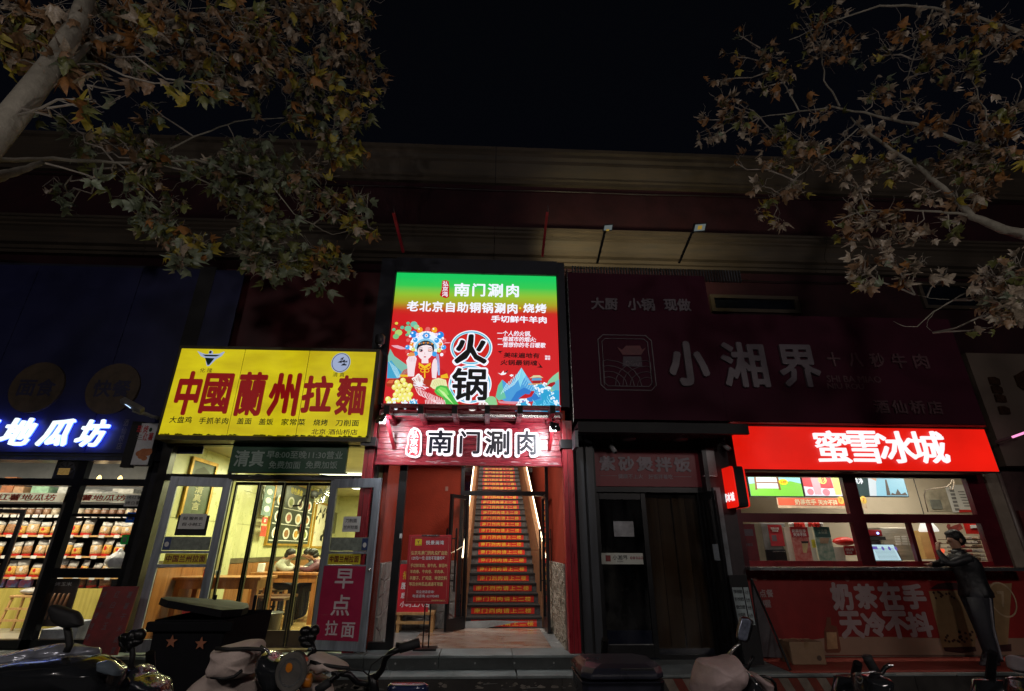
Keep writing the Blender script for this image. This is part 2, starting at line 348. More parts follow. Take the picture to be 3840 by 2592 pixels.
# rear room
IW = mat('shop_grey_wall', (.13, .14, .15), .6, sc=2); FLT = mat('shop_floor_tile', (.42, .40, .34), .35, sc=3)
MB().box(-12, -4.72, 9.42, 9.5, .38, 3.05).build('back_wall', IW, sh)
MB().box(-4.73, -4.66, 7.52, 9.42, .38, 3.05).build('side_wall', IW, sh)
MB().box(-12, -4.8, 7.36, 9.42, 2.98, 3.04).build('ceiling', mat('grey_ceiling', (.10, .11, .12), .35, sc=2), sh)
MB().box(-12, -4.8, 7.36, 9.42, .36, .402).build('shop_floor', FLT, sh)
MB().box(-11.9, -4.85, 9.0, 9.41, .402, .95).build('base_cabinet', mat('yellow_laminate', (.5, .42, .10), .5, sc=3, stretch=(8, 1, .5), col2=(.32, .27, .05)), sh)
tag_m = mat('price_tag_card', (.75, .75, .7), .6)
# open glass door leaf and a stile's reflection built as a grey bar
dk = Pl((-8.2, 6.9, 0), (1, .35, 0))
dr = MB()
u0 = dk.uv('B', 40, 600)[0] - .62; u1 = dk.uv('B', 95, 600)[0]
dr.pbox(dk, u0, u1, 1.98, 2.03, -.02, .02).pbox(dk, u1 - .05, u1, .42, 1.98, -.02, .02).pbox(dk, u0, u1, .42, .52, -.02, .02)
d_ = dr.build('door', BLACK, sh, bevel=.003); MB().pbox(dk, u0, u1 - .05, .52, 1.98, -.003, .003).build('door_glass', GLS, d_)
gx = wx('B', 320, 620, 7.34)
MB().box(gx - .02, gx + .03, 7.36, 7.42, .42, 2.33).build('stile_reflection', mat('reflected_stile_grey', (.12, .11, .10), .4), sh)
# fascia letters
sg = thing('backlit_letters', 'white backlit channel letters with blue halo on the navy fascia at far left', 'shop sign', (-6.9, 7.18, 3))
LW = em('letter_white_light', (.80, .93, 1), 1.25); LB = em('letter_blue_edge', (.04, .09, 1), 7)
for ch, b in (('薯', (-465, 555, -5, 900)), ('地', (5, 560, 475, 905)), ('瓜', (482, 570, 940, 912)), ('坊', (950, 578, 1385, 920))):
    bx = FP(7.13).R('T', b[0] + 30, b[1], b[2] - 30, b[3])
    a = txtmb(MB(), FP(7.12), bx, ch, bold=.03, shear=.25, w=0, depth=.03).build('letter', LW, sg)
    txtmb(MB(), FP(7.135), bx, ch, bold=.04, shear=.25, w=0, depth=.006).build('letter_back', LB, a)
for lb, s, d, t in (('dim tan round sign reading 面食, left one of the two discs on the navy fascia', '面食', (80, 360, 555, 785), (165, 500, 480, 645)), ('dim tan round sign reading 快餐, right one of the two discs on the navy fascia', '快餐', (720, 370, 1190, 800), (795, 510, 1110, 655))):
    pl = FP(7.18); u0, u1, v0, v1 = pl.R('A', *d); r = (u1 - u0) / 2 * .94
    rs = thing('round_sign', lb, 'round sign', ((u0 + u1) / 2, 7.18, (v0 + v1) / 2), 'round discs on the navy fascia')
    MB().drum(pl, (u0 + u1) / 2, (v0 + v1) / 2, r, (v1 - v0) / 2, -.004, .03, 40).build('disc', mat('tan_disc', (.075, .05, .03), .6), rs)
    text(pl, 'A', *t, s, mat('navy_print', (.02, .02, .06), .6), rs, bold=.03, w=.033)
text(FP(7.18), 'T', 1500, 575, 1562, 950, '酒\n仙\n桥\n店', mat('grey_letters', (.22, .2, .2), .5), sh, w=.004)
# projecting light box
pb = thing('poster_box', 'small white vertical sign box for baked sweet potato at the navy fascia end', 'sign', (-4.85, 7.05, 2.6))
pl = FP(7.0); u0, u1, v0, v1 = pl.R('T', 1690, 615, 1915, 1150)
MB().pbox(pl, u0, u1, v0, v1, -.08, 0).build('box', BLACKM, pb)
MB().pbox(pl, u0 + .01, u1 - .01, v0 + .01, v1 - .01, 0, .006).build('face', mat('poster_white', (.6, .61, .64), .4, var=.1), pb)
MB().pbox(pl, u0 - .14, u0 - .004, v0 - .02, v1 + .02, -.1, -.02).build('side_panel', BLACKM, pb)
text(pl, 'T', 1712, 655, 1775, 740, '现', RED, pb, bold=.02, w=.008); text(pl, 'T', 1790, 650, 1850, 755, '烤', RED, pb, bold=.02, w=.008)
text(pl, 'T', 1785, 755, 1842, 838, '红', RED, pb, bold=.02, w=.008); text(pl, 'T', 1850, 740, 1912, 840, '薯', RED, pb, bold=.02, w=.008)
mb = MB(); mb.disc(pl, *pl.uv('T', 1880, 705), .022, .03, .008, 9); mb.build('leaf_print', mat('dark_green_print', (.02, .07, .03), .6), pb)
mb = MB()
for (a, b, r) in ((1740, 1000, .05), (1790, 990, .07), (1840, 985, .062), (1760, 1035, .045), (1800, 1060, .04), (1870, 960, .03)):
    mb.disc(pl, *pl.uv('T', a, b), r, r * .8, .008 + r * .01, 12)
mb.build('food_print', mat('potato_print', (.5, .2, .08), .6, sc=14, col2=(.34, .1, .04)), pb)
mb = MB()
for yy in (772, 800, 824): mb.pbox(pl, *pl.R('T', 1710, yy - 4, 1772, yy + 4), .006, .008)
mb.build('small_print', mat('grey_print', (.25, .2, .2), .6), pb)
# flood light wrapped in tape
fl = thing('taped_flood_light', 'flat flood light on a tape wrapped arm between the navy fascia and the yellow sign', 'flood light', tuple(W('T', 1980, 560, 6.9)))
a = W('T', 1660, 465, 6.6); b = W('T', 1975, 560, 6.95)
mb = MB(); mb.tube([a.lerp(b, i / 8) + Vector((0, 0, U(-.006, .006))) for i in range(9)], [U(.018, .027) for i in range(9)], 9); mb.build('arm', mat('dirty_tape', (.35, .34, .32), .7, sc=30), fl, smooth=True)
hd = Pl(W('T', 1650, 400, 6.55), (.9, .3, -.45), (.1, -.5, .6))
MB().pbox(hd, -.14, .14, -.03, .03, -.05, .05).build('lamp_head', mat('grey_lamp_metal', (.14, .14, .15), .5), fl, bevel=.01)
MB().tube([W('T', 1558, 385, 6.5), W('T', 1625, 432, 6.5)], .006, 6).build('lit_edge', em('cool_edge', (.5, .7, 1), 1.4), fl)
MB().tube([b, b + Vector((.1, 0, -.12)), W('T', 2070, 770, 6.72), W('T', 2150, 780, 6.72)], .003, 5).build('cable', BLACKM, fl)
# exhaust fan
ef = thing('exhaust_fan', 'round black exhaust fan set in the window top beneath the navy fascia', 'fan', (wx('O', 650, 280, 7.25), 7.25, 2.5))
pl = FP(7.25); u0, u1, v0, v1 = pl.R('O', 530, 195, 840, 385)
MB().pbox(pl, u0, u1, v0, v1, -.06, -.01).build('housing', BLACKM, ef)
cu, cv = pl.uv('O', 648, 278)
MB().ring(pl, cu, cv, .115, .10, .012, 0).build('rim', STEEL, ef)
for i in range(7):
    t = 2 * math.pi * i / 7
    MB().ppoly(pl, [(cu, cv), (cu + .1 * math.cos(t), cv + .09 * math.sin(t)), (cu + .1 * math.cos(t + .6), cv + .09 * math.sin(t + .6))], -.004).build('blade', mat('fan_blade_grey', (.08, .08, .09), .3), ef)
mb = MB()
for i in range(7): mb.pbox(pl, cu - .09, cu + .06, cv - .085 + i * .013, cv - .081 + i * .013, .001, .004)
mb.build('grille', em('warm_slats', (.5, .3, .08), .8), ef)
# window banners
for lb, b, tb, s in (('left white window banner with red characters behind the far left window', (-40, 520, 695, 606), (-30, 530, 555, 596), '红薯地瓜坊'), ('right white window banner with red characters beside the poster box', (778, 524, 1400, 610), (795, 537, 1240, 598), '薯地瓜坊')):
    pl = FP(7.36); u0, u1, v0, v1 = pl.R('O', *b); wb = thing('window_banner', lb, 'banner', ((u0 + u1) / 2, 7.36, v0), 'red lettered window banners')
    MB().pbox(pl, u0, u1, v0, v1, -.001, 0).build('strip', mat('backlit_banner_film', (.75, .75, .72), .6, var=.05, trans=.9), wb); text(pl, 'O', *tb, s, mat('red_char_print', (.6, .03, .02), .5, trans=.6), wb, bold=.03, shear=.12, w=.002)
cd_ = thing('price_card', 'small white price card for baked sweet potato on the right window banner', 'card', tuple(FP(7.35).p(*FP(7.35).uv('O', 1300, 600))))
rectp(FP(7.352), 'O', 1225, 538, 1395, 652, PAPER, cd_, 'card', -.002, .002); text(FP(7.348), 'O', 1245, 548, 1390, 580, '烤红薯', BLACKM, cd_, w=.002); text(FP(7.348), 'O', 1232, 600, 1375, 635, '烤白薯', BLACKM, cd_, w=.002)
for lb, c, b in (('blue payment placard hanging behind the window beside the shelves', (.03, .18, .6), (1240, 710, 1320, 812)), ('green payment placard hanging below the blue one', (.06, .55, .18), (1187, 928, 1262, 1025))):
    q = thing('payment_placard', lb, 'placard', tuple(FP(7.34).p(*FP(7.34).uv('O', (b[0] + b[2]) / 2, b[3]))), 'placards on the window')
    rectp(FP(7.345), 'O', *b, mat('card_%d' % int(c[1] * 100), c, .5, var=.08, trans=.6), q, 'card', -.003, .001); rectp(FP(7.345), 'O', b[0] + 18, b[1] + 24, b[2] - 20, b[1] + 74, mat('thin_paper', (.7, .7, .7), .6, trans=.7), q, 'blank_square', .0012, .003)
# shelves
sv = thing('snack_shelves', 'long dark snack shelving with pine edged boards against the back wall of the left shop', 'shelf unit', (-7.5, 9.2, .4))
SY = 8.95
MB().box(-11.8, -4.95, 9.36, 9.4, .96, 2.32).build('back_panel', mat('shelf_dark', (.03, .03, .035), .5), sv)
zs = [wz('O', 900, y, SY) for y in (742, 938, 1142)] + [wz('O', 300, 1348, SY)]
for z in zs:
    bd = MB().box(-11.8, -4.95, SY + .01, 9.36, z - .02, z).build('shelf_board', BLACKM, sv)
    MB().box(-11.8, -4.95, SY - .005, SY + .01, z - .022, z + .004).build('edge_strip', PINE if z != zs[0] else BLACKM, bd)
    x = -9.6
    while x < -5.05:
        pl = FP(SY - .012); MB().pbox(pl, x, x + .085, z - .035, z + .01, -.002, .002).build('price_tag', tag_m, sv); x += (.115 if z == zs[0] else .23) + U(-.01, .02)
def foodmat(name, a, b, sc=60):
    return mat(name, a, .45, sc=sc, col2=b, bump=.6, bsc=sc)
FM = [foodmat('corn_snack', (.72, .42, .06), (.38, .16, .02)), foodmat('brown_snack', (.42, .2, .07), (.15, .06, .02)), foodmat('pale_snack', (.68, .5, .26), (.36, .2, .08)),
      foodmat('red_snack', (.5, .13, .08), (.26, .05, .03)), foodmat('dark_snack', (.2, .1, .05), (.05, .03, .02)), foodmat('green_snack', (.35, .42, .12), (.12, .14, .04))]
PLAS = mat('clear_plastic_film', (.52, .5, .46), .15, var=.2, sc=18, bump=.5, bsc=30)
def bagproto(fm, seed):
    random.seed(seed); b = thing('snack_bag', 'x', 'snack bag', (0, 0, 0), 'bags of dried snacks on the shelves')
    def rng(z, hw, hd): return [Vector((hw * math.cos(t) * (1 + .05 * math.sin(3 * t + z * 40)), -hd * math.sin(t) * (1 if math.sin(t) > 0 else .6), z)) for t in [2 * math.pi * i / 12 for i in range(12)]]
    h = U(.205, .235)
    MB().loft([rng(.028, .078, .04), rng(.06, .082, .046), rng(.11, .08, .04), rng(.14, .078, .03)]).build('contents', fm, b, smooth=True)
    MB().loft([rng(0, .07, .038), rng(.03, .081, .045)]).build('red_base', REDP, b)
    f = MB().loft([rng(.14, .077, .028), rng(.17, .078, .017), rng(h - .02, .08, .006), rng(h, .081, .003)]); f.build('film', PLAS, b, smooth=True)
    if seed % 2: MB().ell((0, -.047, .1), (.022, .003, .028), 8, 6).build('badge', PAPER if seed % 4 == 1 else REDP, b)
    return b
protos = [bagproto(FM[i % 6], 11 + i) for i in range(6)]; used = [0] * 6
random.seed(3)
COLN = ['yellow', 'brown', 'pale', 'red', 'dark', 'green']; ORD = 'first second third fourth fifth sixth seventh eighth ninth tenth eleventh twelfth thirteenth fourteenth fifteenth sixteenth seventeenth eighteenth nineteenth twentieth'.split()
def putbag(i, x, y, z, lb, rz=0):
    if not used[i]: used[i] = 1; r = protos[i]; r.location = (x, y, z); r['label'] = lb
    else: r = dup(protos[i], (x, y, z), lb)
    r.rotation_euler = (U(-.10, .03), U(-.09, .09), rz + U(-.4, .4)); r.scale = (U(.85, 1.08), 1, U(.9, 1.25)); return r
ROW = ['second', 'third', 'fourth']
for ri, z in enumerate(zs[1:]):
    n = 0; x = -8.55
    while x < -5.1:
        i = random.choice([0, 0, 2, 1, 2] if x < mx0 - .1 - .0 else ([3, 1, 2, 0] if ri == 0 else [1, 4, 1, 2]))
        putbag(i, x, SY + .075, z, '%s snack pouch, %s from left on the %s shelf from the top' % (COLN[i], ORD[min(n, 19)], ROW[ri]))
        x += .158 + U(0, .04) + (.12 if rnd() < .1 else 0); n += 1
x = -8.55; n = 0
for i, x in enumerate([-8.5 + .2 * k for k in range(13)]):
    if i in (3, 4, 5, 6):
        q = thing('blue_pack', '%s glossy blue and red candy pack from left on the yellow cabinet' % ORD[i - 3], 'snack pack', (x, 9.08, .96), 'blue packs on the cabinet')
        MB().box(x - .085, x + .085, 9.03, 9.09, .96, 1.12, .008).build('pack', mat('blue_pack_print', (.08, .28, .7), .25, sc=12, col2=(.6, .08, .1)), q, bevel=.01)
    else: putbag(random.choice([1, 2, 4]), x, 9.08, .96, 'snack pouch on the yellow cabinet, %s from its left end' % ORD[i])
JM = [mat('jar_%d' % i, c, .35, sc=50, col2=tuple(v * .4 for v in c)) for i, c in enumerate([(.5, .42, .3), (.3, .16, .08), (.2, .1, .06), (.62, .45, .08), (.2, .32, .08), (.55, .3, .1)])]
for i in range(26):
    x = -8.5 + i * .132; c = random.choice([0, 1, 1, 2]) if x < mx0 else random.choice([3, 4, 5, 0, 3])
    q = thing('snack_jar', 'small clear snack jar, %s on the top shelf' % (ORD[i] + ' from the left end' if i < 13 else ORD[25 - i] + ' from the right end'), 'jar', (x, SY + .07, zs[0]), 'jars along the top shelf')
    MB().lathe((x, SY + .07, zs[0]), [(.052, 0), (.056, .02), (.056, .09), (.045, .1)], 12).build('jar_body', JM[c], q, smooth=True)
    MB().lathe((x, SY + .07, zs[0] + .1), [(.05, 0), (.05, .014)], 12).build('lid', PLAS, q)
for i_, p_ in enumerate(protos):
    if not used[i_]:
        for c_ in list(p_.children): bpy.data.objects.remove(c_)
        bpy.data.objects.remove(p_)
# plastic bags, boxes over the shelves
def crumple(c, r, m, name, lb, cat, seed, group=None, kn=True):
    random.seed(seed); mb = MB(); nu, nv = 18, 12; vs = []
    for i in range(nv + 1):
        ph = math.pi * i / nv
        for j in range(nu):
            th = 2 * math.pi * j / nu; k = 1 + .10 * math.sin(5 * th + seed) * math.sin(ph) + U(-.06, .06)
            zz = math.cos(ph); tp = 1 - .55 * max(0, zz) if kn else 1
            vs.append(Vector(c) + Vector((r[0] * math.sin(ph) * math.cos(th) * k * tp, r[1] * math.sin(ph) * math.sin(th) * k * tp, r[2] * zz * (1 + (.25 if kn and zz > .9 else 0)) + r[2])))
    mb.add(vs, [(i * nu + j, (i + 1) * nu + j, (i + 1) * nu + (j + 1) % nu, i * nu + (j + 1) % nu) for i in range(nv) for j in range(nu)])
    return tag(mb.build(name, m, None, smooth=True, loc=c), lb, cat, group)
PBAG = mat('white_plastic_bag', (.66, .68, .68), .3, var=.1, sc=9, bump=1, bsc=14)
crumple(tuple(W('O', 1130, 1270, 7.5)), (.15, .1, .12), PBAG, 'carrier_bag', 'knotted white carrier bag on the inner sill below the green placard', 'bag', 5)
crumple(tuple(W('O', 905, 585, 9.1)), (.22, .12, .09), mat('clear_bag_plastic', (.4, .43, .44), .2, sc=9, bump=1, bsc=14), 'clear_bag', 'large clear bag heaped above the right window banner', 'bag', 9, kn=False)
crumple(tuple(W('O', 1065, 585, 9.1)), (.16, .12, .07), MATS['clear_bag_plastic'], 'clear_bag', 'smaller clear bag beside the large heaped one above the banner', 'bag', 10, kn=False)
for i, (a, b, y0, c, lb) in enumerate(((30, 140, 365, (.55, .2, .08), 'orange carton standing on the glass transom at far left'), (300, 470, 455, (.35, .62, .42), 'mint green carton behind the left window above the banner'), (120, 220, 455, (.6, .36, .2), 'peach carton left of the mint green one'), (560, 650, 458, (.6, .62, .6), 'white carton right of the mint green one'), (1090, 1300, 478, (.55, .57, .56), 'long white carton behind the clear bags'))):
    u0, u1, v0, v1 = FP(9.1).R('O', a, y0, b, y0 + 120)
    tag(MB().box(u0, u1, 9.1, 9.3, v0 - .06, v1, .004).build('carton', mat('carton_%d' % i, c, .6, sc=12), None, loc=((u0 + u1) / 2, 9.2, v0)), lb, 'carton')
MB().box(-11.8, -4.95, 8.98, 9.36, wz('O', 700, 612, 9) - .03, wz('O', 700, 612, 9)).build('top_shelf', BLACKM, sv)
random.seed(21)
# stool, sack, floor boxes, produce crates
st = thing('wooden_stool', 'square pine stool standing in the doorway of the far left shop', 'stool', tuple(WZ('B', 110, 1180, .40)))
s0 = LOC[st.name]; MB().box(s0.x - .17, s0.x + .17, s0.y - .13, s0.y + .13, .86, .89).build('seat', PINE, st, bevel=.006)
for sx in (-1, 1):
    for sy in (-1, 1):
        MB().tube([(s0.x + sx * .19, s0.y + sy * .14, .4), (s0.x + sx * .14, s0.y + sy * .1, .86)], .018, 4).build('leg', PINE, st)
for z in (.55, .7): MB().box(s0.x - .17, s0.x + .17, s0.y - .14, s0.y - .12, z, z + .03).build('stretcher', PINE, st)
crumple((s0.x + .05, s0.y, .89), (.16, .12, .05), PLAS, 'snack_sack', 'clear sack of snacks lying on the pine stool', 'bag', 14, kn=False)
pf = thing('produce_photo_board', 'tall dark photo board of baked sausages inside the lower window', 'poster', (wx('O', 600, 1500, 7.45), 7.45, .5))
pl = FP(7.45); u0, u1, v0, v1 = pl.R('B', 280, 845, 490, 1060); MB().pbox(pl, u0, u1, .62, 1.17, -.02, 0).build('board', mat('dark_brown_print', (.05, .03, .02), .5), pf)
text(pl, 'B', 365, 850, 475, 875, '烤玉米', PAPER, pf, w=.003)
for i in range(5):
    t = (u0 + .06 + i * (u1 - u0 - .1) / 5); MB().tube([Vector((t, 7.44, .70)), Vector((t + .01, 7.435, .85)), Vector((t + .03, 7.44, 1.0))], [.012, .022, .012], 8).build('sausage_print', mat('sausage_brown', (.36, .16, .06), .4), pf, smooth=True)
for i, (a, b, y0, y1) in enumerate(((235, 430, 1185, 1260), (465, 560, 1130, 1240))):
    p0 = WZ('B', a, y1, .42); p1 = WZ('B', b, y1, .42)
    tag(MB().box(p0.x, p1.x, 7.5, 7.8, .42, .42 + .16 + i * .08, .004).build('foam_box', mat('pale_blue_box', (.5, .55, .62), .6), None, loc=(p0.x, 7.5, .42)), ('flat pale blue box on the floor behind the glass', 'taller white box on the floor beside the flat one')[i], 'box', )
# ceiling lamps
for i, (x, y) in enumerate(((975, 365), (1180, 370))):
    p = W('O', x, y, 8.6); q = thing('warm_spot_lamp', ('left' if i == 0 else 'right') + ' one of two warm spots glowing behind the upper right window of the left shop', 'lamp', tuple(p), 'warm spots in the left shop')
    MB().lathe((p.x, p.y, p.z), [(.012, -.02), (.035, -.03), (.03, .0), (.012, .03)], 12).build('shade', em('warm_bulb', (1, .7, .25), 3), q)
    lamp('POINT', 'warm_spot_light', (p.x, p.y - .02, p.z - .08), (p.x, p.y, 0), 2.0, (1, .72, .35), .04)
p = W('O', 1425, 405, 8.2); q = thing('tube_lamp', 'cool white tube lamp glaring through the upper right window of the left shop', 'lamp', tuple(p))
MB().box(p.x - .09, p.x + .09, p.y, p.y + .04, p.z - .02, p.z + .02).build('tube', em('cool_tube', (.75, .92, 1), 5), q)
for x in (-5.7, -7.2, -8.8):
    q = thing('panel_lamp', 'bright ceiling panel lamp inside the left shop, %s' % {-5.7: 'nearest its right wall', -7.2: 'in the middle', -8.8: 'nearest the far left'}[x], 'ceiling lamp', (x, 8.3, 2.97), 'ceiling panels of the left shop')
    MB().box(x - .3, x + .3, 7.6, 7.9, 2.955, 2.979).build('panel', em('room_panel_light', (1, .95, .84), 2, False), q)
    lamp('AREA', 'panel_light', (x, 7.66, 2.9), (x, 8.1, .2), 52, (1, .88, .66), .6, .3)
# red standing board with vertical writing
rb = thing('red_menu_board', 'dark red standing board with columns of pale characters before the left shop', 'sign board', tuple(WZ('B', 660, 1340, .4)))
pl = Pl(W('B', 620, 1330, 6.35), (1, .12, 0), (0, .12, 1)); u0, u1, v0, v1 = pl.R('B', 595, 878, 840, 1335)
MB().pbox(pl, u0, u1, v0, v1, -.03, 0).build('board', mat('dark_red_board', (.22, .012, .014), .5), rb, bevel=.005)
def rcol(s, xt, yt, xb, yb):
    n = len(s)
    for i, c in enumerate(s):
        x = xt + (xb - xt) * i / max(1, n - 1); y = yt + (yb - yt) * i / max(1, n - 1)
        if c != ' ': text(pl, 'B', x - 17, y - 22, x + 17, y + 22, c, WHITED, rb, w=.004, name='character', shear=.2)
rcol('薯薯干米粢粟', 850, 935, 745, 1305); rcol('红白薯玉', 768, 930, 690, 1140); rcol('烤烤烤烤烤', 682, 930, 575, 1210)
def emn(name, col, s, col2, sc, stretch=(1, 1, 1), lo=.35, hi=.7):
    m = em(name, col, s); nt = m.node_tree; b = nt.nodes['Principled BSDF']
    tc = nt.nodes.new('ShaderNodeTexCoord'); mp = nt.nodes.new('ShaderNodeMapping'); mp.inputs['Scale'].default_value = stretch; no = nt.nodes.new('ShaderNodeTexNoise')
    no.inputs['Scale'].default_value = sc; no.inputs['Detail'].default_value = 6; mr = nt.nodes.new('ShaderNodeMapRange'); mr.inputs[1].default_value = lo; mr.inputs[2].default_value = hi
    mx = nt.nodes.new('ShaderNodeMix'); mx.data_type = 'RGBA'; mx.inputs[6].default_value = lin(col2); mx.inputs[7].default_value = lin(col)
    nt.links.new(tc.outputs['Object'], mp.inputs[0]); nt.links.new(mp.outputs[0], no.inputs[0]); nt.links.new(no.outputs[0], mr.inputs[0]); nt.links.new(mr.outputs[0], mx.inputs[0]); nt.links.new(mx.outputs[2], b.inputs['Emission Color'])
    return m
def pp(pl, k, pts): return [pl.uv(k, x, y) for x, y in pts]
# ---------------------------------------------------------------- shop 2: noodle shop
MARB = mat('pale_green_marble', (.50, .50, .28), .3, sc=4, var=.1, bump=.05, col2=(.41, .42, .22))
ns = thing('noodle_shop', 'noodle restaurant with pale green walls seen through dark framed glass below the yellow sign', 'shop', (-3, 7.1, .4))
XL = -4.40; LW_ = Pl((XL, 0, 0), (0, 1, 0))
MB().box(XL - .02, -1.45, 15.5, 15.6, .38, 3.3).build('back_wall', MARB, ns); MB().box(-1.62, -1.5, 8.9, 15.5, .38, 3.3).build('side_wall', MARB, ns)
MB().box(-1.62, -1.5, 7.2, 8.9, .38, 3.3).build('side_wall', MARB, ns)
MB().box(XL - .06, -1.5, 7.2, 15.5, 2.97, 3.05).build('ceiling', mat('pale_ceiling', (.55, .55, .42), .4, sc=1), ns)
MB().box(XL - .06, -1.5, 7.2, 15.5, .37, .402).build('shop_floor', mat('ochre_floor_tile', (.45, .30, .12), .25, sc=2, col2=(.36, .24, .1)), ns)
wl = MB().box(XL - .06, XL - .012, 7.16, 15.5, .38, 3.05).build('tiled_wall', mat('grout', (.2, .2, .12), .8), ns)
for j in range(3):
    z0 = 1.385 + j * .56; z1 = min(z0 + .553, 2.965)
    for i in range(10):
        y0 = 7.17 + i * .83 - (.4 if j % 2 else 0); MB().box(XL - .012, XL + U(0, .001), max(y0, 7.17), min(y0 + .824, 15.5), z0, z1).build('wall_tile', MARB, wl)
WMT = mat('wood_dado', (.30, .125, .04), .35, sc=4, stretch=(4, 4, .5), col2=(.19, .07, .02))
for i in range(28):
    y0 = 7.17 + i * .29; MB().box(XL - .01, XL + .012 + U(0, .002), y0, y0 + .284, .40, 1.30).build('dado_plank', WMT, wl)
MB().box(XL - .01, XL + .022, 7.17, 15.5, 1.305, 1.38).build('dado_rail', mat('dado_rail_stone', (.10, .075, .04), .5), wl)
MB().box(XL, XL + .1, 8.9, 9.25, .402, 2.965).build('pilaster', MARB, ns)
for lb, r, inner in (('gold framed dark calligraphy picture, the large one seen through the left door glass', (235, 210, 415, 560), 0), ('gold framed scroll with black brush figures, left of the pair near the wall fan', (978, 470, 1055, 788), 1), ('gold framed scroll with brush figures, right of the pair near the wall fan', (1068, 492, 1150, 795), 1)):
    u0, u1, v0, v1 = LW_.R('D', *r)
    if inner == 0: u0, u1, v0, v1 = 7.62, 8.35, 1.95, 2.80
    pc = thing('framed_picture', lb, 'picture', (XL, (u0 + u1) / 2, v0), 'framed pictures on the noodle shop wall')
    f = min(.05, (u1 - u0) * .1)
    MB().pbox(LW_, u0, u1, v0, v0 + f, .002, .04).pbox(LW_, u0, u1, v1 - f, v1, .002, .04).pbox(LW_, u0, u0 + f, v0 + f, v1 - f, .002, .04).pbox(LW_, u1 - f, u1, v0 + f, v1 - f, .002, .04).build('frame', mat('gilt_frame', (.6, .34, .05), .35, metal=.4), pc)
    MB().pbox(LW_, u0 + f, u1 - f, v0 + f, v1 - f, .002, .02).build('print', mat('dark_green_scroll', (.05, .075, .04), .4, sc=9) if not inner else mat('cream_scroll', (.66, .62, .5), .5, var=.1), pc)
    mb = MB(); random.seed(4 + inner)
    if inner:
        for i in range(16):
            a = U(u0 + f * 1.6, u1 - f * 2.5); b = U(v0 + .15, v1 - .2); mb.ppoly(LW_, [(a, b), (a + U(.04, .2), b + U(-.03, .05)), (a + U(.05, .2), b + U(.06, .16)), (a + U(0, .1), b + U(.05, .12))], .022)
        mb.build('brush_figures', mat('ink_black', (.015, .015, .015), .6), pc)
    else:
        mb.ppoly(LW_, [(u0 + .1, v1 - .30), (u0 + .16, v1 - .17), ((u0 + u1) / 2, v1 - .10), (u1 - .16, v1 - .17), (u1 - .1, v1 - .30), (u1 - .2, v1 - .36), (u0 + .2, v1 - .36)], .021)
        mb.build('mosque_arch', mat('olive_print', (.03, .035, .02), .5), pc)
        txtmb(MB(), LW_, (u0 + .25, u1 - .25, v0 + .12, v1 - .38), '清\n真\n言', .02, w=.022).build('characters', mat('pale_gold', (.45, .42, .25), .5), pc)
u0, u1, v0, v1 = 10.75, 13.1, 1.64, 2.86
mbd = thing('menu_board', 'large dark wall menu of noodle dishes on round white plates inside the noodle shop', 'menu board', (XL, 11.5, v0))
MB().pbox(LW_, u0 - .05, u1 + .05, v0 - .04, v1 + .03, .002, .05).build('frame', MATS['gilt_frame'], mbd)
MB().pbox(LW_, u0, u1, v0, v1, .05, .055).build('print', mat('black_green_print', (.035, .05, .04), .35), mbd)
random.seed(8)
for r in range(3):
    for c in range(4):
        cu = u0 + .3 + c * .58; cv = v1 - .38 - r * .32 - (.0)
        d = MB().disc(LW_, cu, cv, .19, .115, .058, 18).build('plate', PAPER, mbd)
        MB().disc(LW_, cu, cv, .125, .075, .060, 14).build('dish_print', FM[(r * 4 + c * 5) % 6], d)
    MB().pbox(LW_, u0 + .04, u1 - .04, v1 - .53 - r * .32, v1 - .515 - r * .32, .056, .058).build('white_line', PAPER, mbd)
txtmb(MB(), LW_, (u0 + .75, u0 + 1.5, v1 - .2, v1 - .06), '特色美食', .04, w=.057).build('heading', mat('yellow_print', (.75, .62, .03), .5), mbd)
for nm, lb, r, c in (('wall_poster', 'teal food poster beside the large noodle menu board', (708, 378, 772, 585), (.16, .24, .23)), ('red_notice', 'small square red notice under the teal poster', (700, 592, 736, 636), (.6, .06, .03)), ('paper_notice', 'narrow white paper notice under the red square one', (690, 648, 728, 718), (.6, .6, .5)), ('red_notice', 'small red notice between the menu board and the scroll pictures', (955, 640, 980, 690), (.5, .05, .03))):
    b = LW_.R('D', *r); q = tag(MB().pbox(LW_, b[0], b[1], b[2], b[3], .102 if nm != 'x' else 0, .108).build(nm, mat('poster_%.2f' % c[0], c, .5, sc=12), None, loc=(XL, b[0], b[2])), lb, 'poster')
    if nm == 'red_notice': txtmb(MB(), LW_, (b[0] + .06, b[1] - .06, b[2] + .03, b[3] - .03), '早\n餐', .02, w=.11).build('lettering', PAPER, q)
    elif nm == 'wall_poster':
        for i in range(3): MB().disc(LW_, (b[0] + b[1]) / 2, b[2] + (b[3] - b[2]) * (.22 + .28 * i), (b[1] - b[0]) * .3, (b[3] - b[2]) * .1, .111, 14).build('plate', PAPER, q)
